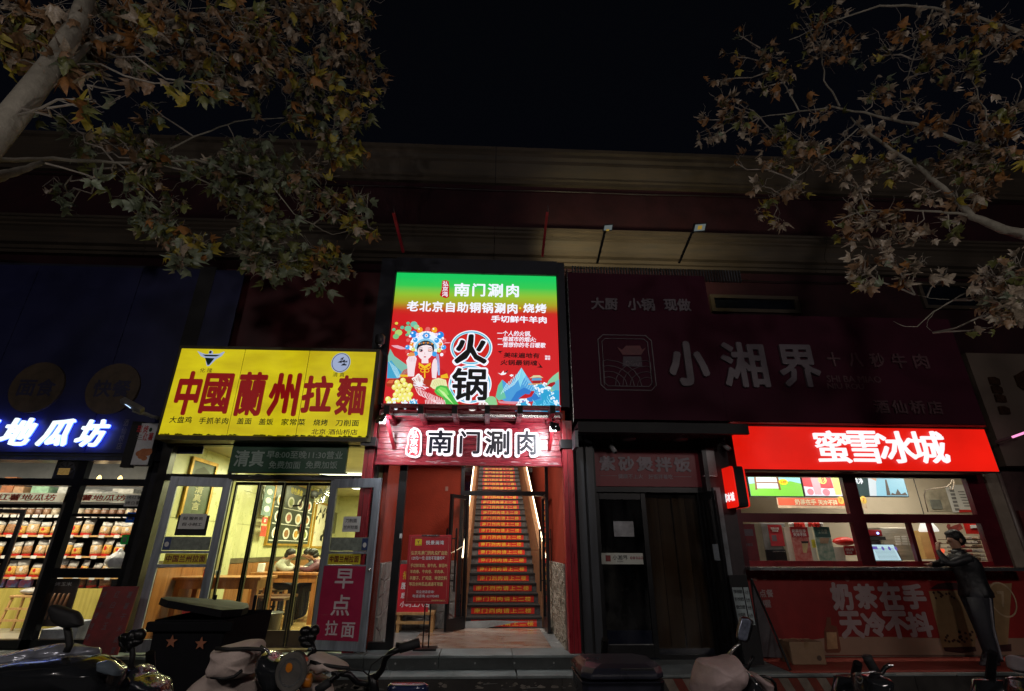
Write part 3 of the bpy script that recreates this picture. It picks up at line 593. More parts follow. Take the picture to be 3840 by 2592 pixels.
# wall fan
c0 = W('D', 985, 515, 11.6); c1 = W('D', 1070, 455, 11.2)
wf = thing('wall_fan', 'black caged wall fan on a bent arm beside the scroll pictures', 'fan', tuple(c0))
MB().tube([(XL, c0.y + .2, c0.z), c0, c0 + Vector((.05, 0, .2)), c1], .02, 7).build('arm', BLACKM, wf)
MB().ell(c1 + Vector((.03, -.05, .03)), (.1, .12, .09), 10, 7).build('motor', BLACKM, wf, smooth=True)
fp = Pl(W('D', 1135, 437, 11.0), (.45, .1, .85), (.6, -.6, -.3)); r = .25
for i in range(30):
    t = 2 * math.pi * i / 30; MB().tube([fp.p(0, 0, .07), fp.p(r * .7 * math.cos(t), r * .7 * math.sin(t), .065), fp.p(r * math.cos(t), r * math.sin(t), 0), fp.p(r * .7 * math.cos(t), r * .7 * math.sin(t), -.06)], .004, 3, False).build('cage_wire', STEEL, wf)
for i in range(3):
    t = 2 * math.pi * i / 3; MB().ppoly(fp, [(0, 0), (r * .8 * math.cos(t), r * .8 * math.sin(t)), (r * .85 * math.cos(t + .8), r * .85 * math.sin(t + .8)), (r * .3 * math.cos(t + 1), r * .3 * math.sin(t + 1))], 0).build('blade', mat('dark_blade', (.05, .05, .05), .3), wf)
# tables, stools
def table(x, y, w_, d, lb):
    t = thing('dining_table', lb, 'table', (x, y, .402), 'wooden dining tables')
    MB().box(x - w_ / 2, x + w_ / 2, y - d / 2, y + d / 2, 1.13, 1.17).build('table_top', WOOD, t, bevel=.006)
    MB().box(x - w_ / 2 + .04, x + w_ / 2 - .04, y - d / 2 + .03, y + d / 2 - .03, 1.02, 1.129).build('apron', WOOD, t)
    for sx in (-1, 1):
        for sy in (-1, 1): MB().box(x + sx * (w_ / 2 - .07) - .035, x + sx * (w_ / 2 - .07) + .035, y + sy * (d / 2 - .07) - .035, y + sy * (d / 2 - .07) + .035, .402, 1.02).build('leg', WOOD, t)
    return t
ta = WZ('D', 560, 1010, 1.17); tb = WZ('D', 880, 985, 1.17)
table(-3.78, 8.15, 1.2, .62, 'orange wood table nearest the glass on the left of the noodle shop')
table(-3.4, 9.65, 1.15, .7, 'orange wood table where the three diners sit')
table(-3.9, 11.4, .8, .7, 'orange wood table deep in the shop beneath the menu board')
for i, (x, y, lb) in enumerate(((-3.4, 9.1, 'black bench frame in front of the diners table'), (-3.2, 8.6, 'black stool beside the left orange table'), (-2.8, 9.85, 'black stool under the diner in maroon'), (-3.9, 10.15, 'black stool under the diner in the white jacket'), (-3.05, 10.4, 'black stool under the diner in the dark coat'))):
    s_ = thing('dining_stool', lb, 'stool', (x, y, .402), 'dark stools'); hw = .3 if i == 0 else .17
    MB().box(x - hw, x + hw, y - .16, y + .16, .82, .86).build('seat', WOODD, s_, bevel=.005)
    for sx in (-1, 1):
        for sy in (-1, 1): MB().box(x + sx * (hw - .03) - .02, x + sx * (hw - .03) + .02, y + sy * .12 - .02, y + sy * .12 + .02, .402, .82).build('leg', BLACKM, s_)
    MB().box(x - hw, x + hw, y - .13, y - .11, .58, .61).build('stretcher', BLACKM, s_)
for x, y, h, lb in ((-3.02, 8.0, .30, 'round dark waste bin standing on the shop floor behind the inner glass'), (-2.15, 9.2, .32, 'round dark waste bin deeper in the noodle shop by the diners')):
    q = thing('waste_bin', lb, 'bin', (x, y, .402)); MB().lathe((x, y, .402), [(.12, 0), (.16, h), (.17, h), (.165, h + .02), (.14, h)], 18).build('bin_body', mat('grey_bin_plastic', (.06, .06, .055), .35), q, smooth=True)
# condiment set, cups on the near table; fire cabinet
p = Vector((-4.0, 7.95, 1.17)); q = thing('condiment_set', 'red topped bottle and paper cups on the left table behind the door glass', 'condiments', tuple(p))
MB().lathe(p, [(.03, 0), (.03, .1), (.012, .13), (.012, .16)], 10).build('bottle', REDP, q, smooth=True); MB().lathe(p + Vector((.1, 0, 0)), [(.025, 0), (.034, .09)], 10).build('cup', PAPER, q); MB().lathe(p + Vector((.16, .03, 0)), [(.025, 0), (.034, .08)], 10).build('cup', mat('cup_blue', (.1, .25, .5), .5), q)
p = Vector((-3.85, 9.45, 1.17)); q = thing('tissue_box', 'small white tissue holder on the diners table', 'tissue box', tuple(p)); MB().box(p.x - .05, p.x + .05, p.y - .04, p.y + .04, 1.17, 1.31).build('box', PAPER, q, bevel=.01)
q = tag(MB().box(-4.0, -3.8, 7.55, 7.68, .402, .80).build('fire_box', REDP, None, loc=(-3.9, 7.6, .402), bevel=.01), 'red fire equipment box on the floor behind the left door', 'box')
MB().pbox(FP(7.548), -3.97, -3.83, .55, .64, 0, .003).build('label_plate', PAPER, q)
# ---- storefront frame
nf = [('frame_post', -4.42, -4.30, .4, 2.93), ('frame_post', -1.66, -1.56, .4, 2.93)]
xa = wx('D', 545, 340, 7.1); xb = wx('D', 1195, 345, 7.1)
FRM = mat('bronze_black_frame', (.03, .028, .026), .35, metal=.4)
MB().box(-4.46, -4.34, 7.04, 7.16, .4, 2.93).build('frame_post', FRM, ns); MB().box(-1.64, -1.54, 7.04, 7.16, .4, 2.93).build('frame_post', FRM, ns)
MB().box(-4.34, -1.64, 7.04, 7.16, 2.86, 2.93).build('frame_rail', FRM, ns); MB().box(-4.34, -1.64, 7.05, 7.15, 2.39, 2.47).build('frame_rail', FRM, ns)
MB().box(xa - .06, xa, 7.05, 7.15, .4, 2.39).build('frame_post', FRM, ns); MB().box(xb, xb + .06, 7.05, 7.15, .4, 2.39).build('frame_post', FRM, ns)
MB().box(xa - .06, xa, 7.05, 7.15, 2.47, 2.86).build('frame_post', FRM, ns)
MB().box(-4.34, xa - .06, 7.05, 7.15, .4, .47).build('frame_rail', FRM, ns); MB().box(xb + .06, -1.64, 7.05, 7.15, .4, .47).build('frame_rail', FRM, ns)
MB().box(-4.34, xa - .06, 7.098, 7.102, 2.47, 2.86).build('glass', GLS, ns); MB().box(-4.34, xa - .06, 7.098, 7.102, .47, 2.39).build('glass', GLS, ns); MB().box(xb + .06, -1.64, 7.098, 7.102, .47, 2.86).build('glass', GLS, ns)
dx = [wx('D', x, 700, 7.22) for x in (605, 848, 1072)]
xs = [xa] + [xa + (xb - xa) * i / 4 for i in (1, 2, 3)] + [xb]
KICK = mat('dark_kickplate', (.10, .07, .04), .3, sc=3)
for i in range(4):
    x0, x1 = xs[i] + .004, xs[i + 1] - .004
    lf = MB().box(x0, x0 + .022, 7.20, 7.24, .42, 2.39).box(x1 - .022, x1, 7.20, 7.24, .42, 2.39).box(x0 + .022, x1 - .022, 7.20, 7.24, 2.35, 2.39).build('door_leaf', FRM, ns)
    MB().box(x0 + .022, x1 - .022, 7.205, 7.235, .42, .60).build('kickplate', KICK, lf); MB().box(x0 + .022, x1 - .022, 7.219, 7.222, .60, 2.35).build('pane', GLSD, lf)
MB().box(xa, xb, 7.0, 7.3, .4, .425).build('threshold', mat('bronze_threshold', (.22, .15, .07), .35), ns)
MB().box(xa - .3, xb + .3, 7.0, 7.05, 2.40, 2.45).build('closer_rail', BLACK, ns)
mb = MB()
for x in (xa + .25, xb - .25): mb.tube([(x, 7.0, 2.44), (x + .15, 6.93, 2.46), (x + .28, 7.0, 2.45)], .006, 5)
mb.build('closer_arm', STEEL, ns)
# green sign over door
gs = thing('green_sign', 'dark green opening hours sign with pale characters above the noodle shop doors', 'sign', (-2.8, 6.96, 2.5))
pl = FP(6.97); rectp(pl, 'D', 530, 112, 1290, 302, mat('green_board', (.01, .085, .035), .45, var=.12), gs, 'board', -.05, 0)
rectp(pl, 'D', 526, 108, 1294, 113, STEEL, gs, 'edge_trim', -.03, .01); rectp(pl, 'D', 526, 300, 1294, 306, BLACK, gs, 'edge_trim', -.03, .01)
GT = mat('sage_letters', (.34, .44, .38), .5, var=.1)
text(pl, 'D', 557, 155, 752, 262, '清真', GT, gs, bold=.03); text(pl, 'D', 768, 160, 1265, 210, '早8:00至晚11:30营业', GT, gs, bold=.012); text(pl, 'D', 782, 226, 988, 276, '免费加面', GT, gs, bold=.012); text(pl, 'D', 1022, 226, 1230, 276, '免费加饭', GT, gs, bold=.012)
# grey doors
def leaf(A, B, lb, left):
    d = thing('grey_door', lb, 'door', tuple(A)); pl = Pl(Vector((A.x, A.y, 0)), (B.x - A.x, B.y - A.y, 0)); L = math.hypot(B.x - A.x, B.y - A.y); z0, z1 = .425, 2.415; t = .02
    mb = MB().pbox(pl, 0, .095, z0, z1, -t, t).pbox(pl, L - .095, L, z0, z1, -t, t).pbox(pl, .095, L - .095, z1 - .12, z1, -t, t).pbox(pl, .095, L - .095, z0, z0 + .13, -t, t)
    mb.pbox(pl, .095, L - .095, 1.325, 1.36, -t, t).pbox(pl, .095, L - .095, 1.485, 1.515, -t, t)
    mb.build('frame', GREYAL, d, bevel=.004)
    MB().pbox(pl, .095, L - .095, z0 + .13, 1.325, -.003, .003).build('lower_glass', GLSD, d); MB().pbox(pl, .095, L - .095, 1.515, z1 - .12, -.003, .003).build('upper_glass', GLS, d)
    MB().pbox(pl, .10, L - .10, 1.52, 1.68, .004, .007).build('frosted_band', mat('frosted_film', (.30, .34, .28), .7, sc=20), d)
    MB().pbox(pl, L - .18 if not left else .10, L - .10 if not left else .18, 1.53, 1.67, .008, .011).build('small_sticker', mat('navy_sticker', (.04, .07, .2), .4), d)
    MB().disc(pl, L - .14 if not left else .14, 1.59, .025, .03, .013, 12).build('sticker_mark', PAPER, d)
    s0, s1 = (.15, L - .10) if left else (.10, L - .18)
    MB().pbox(pl, s0, s1, 1.363, 1.483, .004, .008).build('yellow_strip', mat('dull_yellow_print', (.78, .64, .03), .5, var=.15), d)
    txtmb(MB(), pl, (s0 + .02, s1 - .02, 1.385, 1.465), '中国兰州拉面', .03, w=.011, space=1.1).build('strip_lettering', mat('dark_red_print', (.22, .02, .012), .5), d)
    return d, pl, L
A = W('D', 145, 325, 6.86); B = W('D', 545, 340, 7.03); d1, p1_, L1 = leaf(A, B, 'grey framed glass door swung open on the left side of the noodle entrance', True)
MB().pbox(p1_, *p1_.R('D', 175, 578, 380, 712), -.02, -.012).build('black_board', BLACKM, d1)
MB().pbox(p1_, *p1_.R('D', 197, 570, 370, 670), .006, .009).build('notice_paper', PAPER, d1); text(p1_, 'D', 222, 590, 352, 612, '招 服务员', BLACKM, d1, bold=.02, w=.011); text(p1_, 'D', 215, 628, 345, 650, '招 小时工', BLACKM, d1, bold=.02, w=.011)
A = W('D', 1195, 350, 7.03); B = W('D', 1520, 345, 6.86); d2, p2_, L2 = leaf(A, B, 'grey framed glass door with magenta breakfast poster swung open on the right side', False)
MB().pbox(p2_, *p2_.R('D', 1267, 588, 1380, 688), .006, .009).build('notice_paper', PAPER, d2); text(p2_, 'D', 1285, 602, 1360, 628, '刀削面', BLACKM, d2, bold=.01, w=.011); text(p2_, 'D', 1272, 645, 1365, 672, '兰州拉面', BLACKM, d2, bold=.01, w=.011)
MAG = mat('magenta_print', (.42, .012, .07), .45, var=.08)
MB().pbox(p2_, .065, L2 - .085, .80, 1.345, .022, .026).build('poster_panel', MAG, d2)
MB().pbox(p2_, .065, L2 - .085, .53, .7995, .022, .026).build('poster_panel', MAG, d2)
PKW = mat('pinkish_white_print', (.66, .56, .6), .5, var=.06)
pz = Pl(p2_.O, p2_.U)
for ch, b in (('早', (1222, 928, 1343, 1058)), ('点', (1198, 1098, 1320, 1235)), ('拉', (1158, 1265, 1240, 1365)), ('面', (1262, 1277, 1350, 1378))): text(p2_, 'D', *b, ch, PKW, d2, bold=.02, w=.029, name='character')
p = W('D', 1442, 935, 6.85); MB().tube([p, p + Vector((.01, -.07, 0))], .017, 10).build('knob', STEEL, d2); MB().ell(p + Vector((.01, -.08, 0)), .024, 10, 8).build('knob', STEEL, d2, smooth=True)
# yellow lightbox
YL = emn('yellow_light_panel', 'd2c414', 1, 'b4a010', 1.5, (1, 1, 2.5)); RD = em('raised_red_acrylic', (.25, .004, .005), .72)
ys = thing('yellow_lightbox', 'glowing yellow three panel lightbox sign with big red brush characters', 'shop sign', (-3, 6.75, 2.93))
pl = FP(6.75); u0, u1, v0, v1 = -4.395, -1.67, 2.935, 4.165
MB().pbox(pl, u0 - .04, u1 + .05, v0 - .06, v1 + .05, -.36, -.012).build('case', mat('bronze_case', (.06, .05, .02), .5), ys)
c1_, c2_ = pl.uv('C', 835, 580)[0], pl.uv('C', 1482, 580)[0]
for a, b in ((u0, c1_), (c1_ + .006, c2_), (c2_ + .006, u1)): MB().pbox(pl, a, b, v0, v1, -.012, 0).build('light_panel', YL, ys, bevel=.006)
mb = MB(); random.seed(2)
for k in range(70):
    a = U(u0, u1); h = U(.004, .022); mb.ppoly(pl, [(a, v0), (a + U(.02, .1), v0), (a + U(.02, .08), v0 + h * .6), (a + U(0, .03), v0 + h)], .0015)
mb.build('grime', mat('grime', (.04, .035, .01), .9), ys)
for ch, b in (('中', (266, 370, 492, 795)), ('國', (520, 390, 792, 780)), ('蘭', (850, 378, 1120, 805)), ('州', (1163, 388, 1450, 808)), ('拉', (1483, 413, 1777, 775)), ('麵', (1815, 413, 2100, 795))):
    text(pl, 'C', *b, ch, RD, ys, bold=.032 if ch in '國蘭麵' else .040, w=.002, depth=.02, name='character')
DG = mat('black_green_letters', (.01, .03, .015), .5)
for ch, b in (('大盘鸡', (198, 805, 412, 870)), ('手抓羊肉', (482, 815, 765, 880)), ('盖面', (850, 820, 990, 882)), ('盖饭', (1063, 825, 1200, 888)), ('家常菜', (1278, 828, 1510, 893)), ('烧烤', (1590, 833, 1728, 895)), ('刀削面', (1805, 838, 2030, 900))): text(pl, 'C', *b, ch, DG, ys, bold=.018, w=.002, space=1.1)
text(pl, 'C', 1570, 928, 2015, 983, '北京·酒仙桥店', mat('dark_red_letters', (.14, .006, .006), .5), ys, bold=.012, w=.002); text(pl, 'C', 492, 338, 612, 380, '化 隆', MATS['dark_red_letters'], ys, w=.002); text(pl, 'C', 1777, 380, 1890, 422, '清 真', DG, ys, w=.002)
SILV = em('silver_film', (.42, .5, .72), .75)
lg = MB().ppoly(pl, pp(pl, 'C', [(465, 172), (520, 195), (545, 203), (575, 203), (580, 172), (600, 166), (618, 178), (615, 203), (680, 198), (722, 178), (732, 185), (700, 222), (650, 250), (600, 300), (580, 318), (560, 320), (552, 300), (545, 245), (500, 222)]), .003).build('emblem_figure', SILV, ys)
MB().ppoly(pl, pp(pl, 'C', [(540, 238), (632, 243), (582, 306), (565, 310)]), .005).ppoly(pl, pp(pl, 'C', [(515, 208), (690, 212), (650, 226), (545, 224)]), .005).build('green_fill', mat('emblem_green', (.0, .1, .04), .4), lg)
MB().disc(pl, *pl.uv('C', 593, 184), .018, .02, .005, 12).build('head_dot', MATS['dark_red_letters'], lg)
cu, cv = pl.uv('C', 1855, 285); MB().disc(pl, cu, cv, .135, .15, .003, 36).build('emblem_disc', SILV, ys)
MB().ring(pl, cu, cv, .125, .14, .008, .005).build('emblem_ring', mat('emblem_navy', (.03, .04, .12), .4), ys)
mb = MB()
for i in range(12):
    t = U(0, 6.3); a = cu + U(0, .07) * math.cos(t); b = cv + U(0, .08) * math.sin(t); mb.ppoly(pl, [(a, b), (a + .05, b + U(-.02, .03)), (a + .048, b + U(.02, .035))], .005)
mb.build('emblem_lines', mat('emblem_grey', (.14, .16, .25), .5), ys)
# dark red panel behind yellow sign with 24h disc
up2 = thing('upper_red_panel', 'unlit dark red sign panel above the yellow lightbox with a small round 24 hour mark', 'sign panel', (-3.2, 7.35, 4.2))
u0, u1, v0, v1 = FP(7.35).R('', 735, 1015, 1440, 1330)
MB().box(-4.41, -1.86, 7.35, 8.2, 3.06, v1).build('panel', mat('unlit_red_panel', (.085, .006, .01), .6, sc=1, col2=(.05, .004, .008)), up2)
pl = FP(7.345); MB().drum(pl, *pl.uv('', 786, 1055), .17, .19, 0, .02, 26).build('disc', mat('dull_gold_disc', (.2, .15, .04), .6), up2); text(pl, '', 757, 1032, 818, 1075, '24h', mat('dull_print', (.06, .05, .04), .6), up2, bold=.03, shear=.3, w=.023)
cc = thing('dome_camera', 'dark security camera hanging above the right end of the yellow lightbox', 'camera', tuple(W('C', 2235, 60, 6.8)))
p = W('C', 2235, 60, 6.8); MB().box(p.x - .02, p.x + .02, p.y, p.y + .5, p.z + .06, p.z + .1).build('bracket', BLACKM, cc); MB().lathe(p - Vector((0, 0, .08)), [(.045, 0), (.07, .03), (.07, .13), (.05, .15)], 16).build('housing', mat('camera_plastic', (.05, .05, .06), .4), cc, smooth=True); MB().ell(p - Vector((0, 0, .09)), .032, 10, 8).build('lens_dome', STEEL, cc, smooth=True)
# lights of the noodle shop
for i, (x, y) in enumerate(((-3.0, 8.4), (-3.0, 10.6), (-3.0, 13.2))):
    q = thing('ceiling_panel_light', ('first', 'second', 'third')[i] + ' ceiling light panel from the entrance inside the noodle shop', 'ceiling lamp', (x, y, 2.96), 'ceiling lights of the noodle shop')
    MB().box(x - .45, x + .45, y - .12, y + .12, 2.94, 2.966).build('panel', em('green_white_panel', (.95, 1, .72), 2.5, False), q); lamp('AREA', 'noodle_light', (x, y, 2.92), (x, y, 0), 105, (1, 1, .56), .9, .3)
# ---------------------------------------------------------------- shop 3: hot pot entrance
ORW = mat('orange_plaster', (.27, .034, .016), .8, sc=3, bump=.25, var=.1, spec=.15)
hp = thing('hotpot_entrance', 'red timber porch and orange plastered stair hall of the hot pot restaurant in the centre', 'shop entrance', (-.25, 7.2, .4))
HB = 8.86
sxl, sxr = -.335, .87
dxl, dxr = wx('G', 985, 760, HB), wx('G', 1800, 760, HB)
STT = MB().box(-1.49, -1.42, 7.2, HB, .4, 3.4).build('hall_wall', ORW, hp)
MB().box(-1.42, dxl - .03, HB, HB + .1, .4, 3.4).build('hall_wall', ORW, hp)
wr = MB().box(1.00, 1.06, 6.98, HB, .4, 3.4).build('hall_wall', ORW, hp)
MB().box(dxr + .03, 1.0, HB, HB + .1, .4, 3.4).build('hall_wall', ORW, hp)
MB().box(dxl - .03, dxr + .03, HB, HB + .1, 2.93, 3.4).build('lintel', ORW, hp)
MB().box(-1.49, 1.06, 6.99, HB, 3.3, 3.38).build('hall_ceiling', mat('dark_ceiling', (.12, .05, .04), .7), hp)
tl = mat('rust_marble_tile', (.40, .37, .33), .22, sc=1.3, stretch=(1.4, 3.2, 1), col2=(.26, .10, .04), bump=.05); tl2 = mat('grey_marble_tile', (.34, .35, .34), .25, sc=3, col2=(.2, .21, .21))
fl_ = MB().box(-1.49, 1.06, 7.2, 9.0, .2, .385).build('hall_floor', mat('grout_pale', (.4, .38, .35), .8), hp)
ys_ = [7.2, 7.66, 8.26, 8.9]; xs_ = [-1.49, -.98, -.38, .22, .82, 1.0]
for j in range(3):
    for i in range(5):
        MB().box(xs_[i] + .002, xs_[i + 1] - .002, ys_[j] + .002, ys_[j + 1] - .002, .385, .402).build('floor_tile', tl if (1 <= i <= 3) else tl2, fl_)
# irregular stone cladding
STN = mat('grey_field_stone', (.26, .25, .23), .6, sc=7, bump=.7, bsc=14, col2=(.11, .105, .10)); STO = mat('warm_split_stone', (.42, .36, .27), .6, sc=9, bump=.8, bsc=22, col2=(.2, .17, .13))
def stones(pl, u0, u1, v0, v1, nu, nv, parent, m, gap=.012, jit=.28, name='stone', one=False):
    mort = MB().pbox(pl, u0, u1, v0, v1, .001, .012).build('stone_cladding', mat('stone_mortar', (.30, .29, .27), .9), parent)
    du, dv = (u1 - u0) / nu, (v1 - v0) / nv; g = {}
    for i in range(nu + 1):
        for j in range(nv + 1):
            g[i, j] = (u0 + i * du + (U(-jit, jit) * du if 0 < i < nu else 0), v0 + j * dv + (U(-jit, jit) * dv if 0 < j < nv else 0))
    big = MB()
    for i in range(nu):
        for j in range(nv):
            q = [g[i, j], g[i + 1, j], g[i + 1, j + 1], g[i, j + 1]]
            if rnd() < .4: q.insert(2, ((q[1][0] + q[2][0]) / 2 + gap * .3, (q[1][1] + q[2][1]) / 2))
            cx = sum(a for a, b in q) / len(q); cy = sum(b for a, b in q) / len(q); h = U(.02, .035)
            f = lambda s, d: [(a + (cx - a) / max(.001, math.hypot(cx - a, cy - b)) * d * s, b + (cy - b) / max(.001, math.hypot(cx - a, cy - b)) * d * s) for a, b in q]
            o1 = f(1, gap); o2 = f(1, gap * 2.2); mb = big if one else MB(); n = len(q)
            vs = [pl.p(a, b, .010) for a, b in o1] + [pl.p(a, b, h * .7) for a, b in o1] + [pl.p(a, b, h + U(-.004, .004)) for a, b in o2]
            mb.add(vs, [(k, (k + 1) % n, n + (k + 1) % n, n + k) for k in range(n)] + [(n + k, n + (k + 1) % n, 2 * n + (k + 1) % n, 2 * n + k) for k in range(n)] + [tuple(range(2 * n, 3 * n))])
            if not one: mb.build(name, m, mort)
    if one: tag(big.build('stones', m, mort), kind='stuff')
random.seed(31)
zst = wz('H', 330, 370, HB)
stones(FP(HB), -1.40, dxl - .05, .402, zst, 5, 5, STT, STN)
stones(Pl((-1.42, 0, 0), (0, 1, 0)), 7.22, HB - .03, .402, zst, 5, 5, STT, STN)
stones(Pl((1.0, 0, 0), (0, -1, 0)), -HB + .03, -7.02, .402, zst, 26, 24, wr, STO, gap=.004, jit=.4, one=True)
# stairs
stp = thing('staircase', 'long steep staircase with red banner strips on every riser climbing from the red porch', 'staircase', (.27, 8.95, .4))
RS = mat('spotted_riser', (.13, .125, .125), .6, sc=14, col2=(.04, .035, .04)); RB = mat('riser_banner_red', (.80, .03, .015), .45, var=.12)
NO = 24; rise, run = .147, .30
gl_v, gl_f = glyphs('南门涮肉请上二楼', .012, space=1.25); gx0 = min(v.x for v in gl_v); gx1 = max(v.x for v in gl_v); gy0 = min(v.y for v in gl_v); gy1 = max(v.y for v in gl_v)
YT = mat('yellow_riser_text', (.9, .62, .05), .5, var=.03)
for n in range(NO):
    y = 8.95 + n * run; z0 = .402 + n * rise; z1 = z0 + rise; w_ = .475 if n > 3 else .52
    s_ = MB().box(sxl, sxr, y, y + run, z0, z1 - .025).build('step', RS, stp)
    MB().box(sxl, sxr, y - .03, y + run, z1 - .025, z1).build('tread', BLACKM, s_)
    c = .27 + U(-.015, .015)
    MB().box(c - w_, c + w_, y - .006, y, z0 + .014, z1 - .034).build('banner', RB, s_)
    m_ = MB(); hh = (z1 - z0 - .075)
    m_.add([(c - w_ + .05 + (v.x - gx0) / (gx1 - gx0) * (2 * w_ - .1), y - .008, z0 + .027 + (v.y - gy0) / (gy1 - gy0) * hh) for v in gl_v], gl_f); m_.build('banner_text', YT, s_)
# peeled banner at the bottom
mb = MB(); pts = [W('H', x, y, 8.90) for x, y in ((940, 930), (1200, 918), (1450, 930), (1650, 935), (1400, 940), (1250, 968), (1100, 998), (940, 996))]
mb.poly(pts); mb.build('peeled_banner_back', mat('banner_back', (.35, .38, .38), .5), stp)
CORK = mat('cork_stair_cladding', (.32, .17, .08), .7, sc=10, bump=.8, bsc=30, stretch=(1, .3, 1), col2=(.2, .09, .04))
LEDW = em('warm_led_strip', (1, .84, .55), 7)
L_ = NO * run
for sgn, xa_, xb_ in ((-1, -.42, sxl), (1, sxr, .955)):
    h0 = 1.0; mb = MB(); zz = .402
    a = [(x, y, z) for x in (xa_, xb_) for y, z in ((8.97, zz), (8.97 + L_, zz + NO * rise - .2), (8.97 + L_, zz + NO * rise + h0), (8.97, zz + h0))]
    mb.add(a, [(0, 1, 2, 3), (7, 6, 5, 4), (3, 2, 6, 7), (0, 3, 7, 4), (1, 5, 6, 2)]); mb.build('side_cladding', CORK, stp)
    xx = xa_ if sgn < 0 else xb_
    MB().tube([(xx + (-.006 if sgn < 0 else .006), 8.99, zz + h0 + .02), (xx + (-.006 if sgn < 0 else .006), 8.97 + L_, zz + NO * rise + h0 + .02)], .011, 5).build('led_strip', LEDW, stp)
    xo = -.80 if sgn < 0 else 1.34
    MB().box(min(xo, xo + sgn * .08), max(xo, xo + sgn * .08), 8.97, 17, .3, 7).build('stair_hall_wall', ORW, stp)
MB().box(-.9, 1.45, 16.9, 17, 3.6, 7).build('stair_hall_wall', ORW, stp); MB().box(-.9, 1.45, 8.97, 17, 6.9, 7).build('stair_hall_ceiling', ORW, stp); MB().box(-.9, 1.45, 16.1, 17, 3.8, 3.93).build('landing', RS, stp)
for i, (y, z) in enumerate(((9.3, 3.9), (12.0, 5.2))):
    q = thing('stair_lamp', ('lower' if i == 0 else 'upper') + ' hidden lamp over the staircase', 'ceiling lamp', (.27, y, z), 'lamps above the staircase')
    MB().box(.1, .44, y - .06, y + .06, z, z + .03).build('panel', em('warm_stair_panel', (1, .85, .65), 3, False), q); lamp('AREA', 'stair_light', (.27, y, z - .01), (.27, y + 3, z - 2.6), 95, (1, .86, .68), .4, .3)
# stair door frame, leaves
DF = [('frame', dxl - .03, dxl + .03, .402, 2.93), ('frame', dxr - .03, dxr + .03, .402, 2.93)]
df = thing('stair_door_frame', 'black steel door frame with transom at the foot of the staircase', 'door frame', (dxl, HB - .05, .4))
zbar0, zbar1 = wz('G', 1400, 942, HB), wz('G', 1400, 898, HB)
MB().box(dxl - .028, dxl + .03, HB - .06, HB - .004, .403, 2.92).build('post', BLACK, df); MB().box(dxr - .03, dxr + .028, HB - .06, HB - .004, .403, 2.92).build('post', BLACK, df); MB().box(dxl + .03, dxr - .03, HB - .06, HB - .004, zbar0, zbar1).build('transom_bar', BLACK, df)
MB().box(dxl + .03, dxr - .03, HB - .035, HB - .031, zbar1, 2.92).build('transom_glass', GLS, df)
ld = sxl - .02
MB().box(ld - .04, ld + .01, HB - .06, HB - .004, .403, zbar0).build('post', BLACK, df)
def swing(A, B, lb, hx):
    d = thing('glass_door', lb, 'door', tuple(A), 'black framed glass doors at the stair foot'); pl = Pl(Vector((A.x, A.y, 0)), (B.x - A.x, B.y - A.y, 0)); L = math.hypot(B.x - A.x, B.y - A.y); z0, z1 = .42, zbar0 - .02; t = .022
    MB().pbox(pl, 0, .05, z0, z1, -t, t).pbox(pl, L - .05, L, z0, z1, -t, t).pbox(pl, .05, L - .05, z1 - .05, z1, -t, t).pbox(pl, .05, L - .05, z0, z0 + .16, -t, t).build('frame', BLACK, d)
    MB().pbox(pl, .05, L - .05, z0 + .16, z1 - .05, -.003, .003).build('glass', GLS, d)
    for sd in (-1, 1):
        h = MB(); h.tube([pl.p(hx, .95, sd * .09), pl.p(hx, 1.85, sd * .09)], .016, 6); h.tube([pl.p(hx, 1.1, 0), pl.p(hx, 1.1, sd * .09)], .01, 5); h.tube([pl.p(hx, 1.7, 0), pl.p(hx, 1.7, sd * .09)], .01, 5); h.build('pull_handle', BLACK, d)
A = WZ('H', 752, 1040, .402); B = WZ('H', 928, 1000, .402)
swing(A, B, 'open black framed glass door left of the stairs, standing across the hall', .06)
A = WZ('H', 1672, 1000, .402); B = WZ('H', 1712, 1050, .402); B.x = min(B.x, .98); swing(A, B, 'open black framed glass door right of the stairs, folded against the stone wall', .30)
# front glass screen on the left of the porch
MB().box(-1.25, -1.15, 7.12, 7.20, .402, 2.66).build('screen_post', BLACK, hp); MB().box(-1.46, -1.25, 7.12, 7.2, .402, .48).build('screen_rail', BLACK, hp); MB().box(-1.46, -1.25, 7.158, 7.162, .48, 2.66).build('screen_glass', GLSD, hp)
rectp(FP(7.118), 'H', 338, 126, 360, 168, PAPER, hp, 'white_sticker', 0, .002); rectp(FP(HB - .001), 'G', 812, 850, 838, 893, mat('socket_plate', (.4, .2, .15), .5), hp, 'wall_socket', 0, .012)
# posts, fascia planks
for x0, x1, yp in ((.99, 1.13, 6.83), (-1.72, -1.58, 6.93)):
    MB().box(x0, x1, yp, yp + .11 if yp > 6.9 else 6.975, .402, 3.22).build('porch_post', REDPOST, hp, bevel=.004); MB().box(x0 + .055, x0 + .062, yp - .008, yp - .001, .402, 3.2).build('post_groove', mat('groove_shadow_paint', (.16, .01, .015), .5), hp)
    MB().box(x0 - .03, x1 + .03, 6.8, 6.98, 2.83, 2.95).build('post_band', BLACK, hp)
fb = MB().box(-1.55, .985, 6.985, 7.12, 2.66, 3.4).build('fascia_back', MAROON, hp)
random.seed(5)
nP = 9; zz = 2.655
for i in range(nP):
    h = (3.38 - 2.655) / nP; sp = U(-.6, .5); off = U(0, .003)
    MB().box(-1.55, sp - .0015, 6.955 - off, 6.984, zz + .002, zz + h - .003).build('plank', REDPAINT, fb, bevel=.002); MB().box(sp + .0015, .985, 6.955 - off, 6.984, zz + .002, zz + h - .003).build('plank', REDPAINT, fb, bevel=.002); zz += h
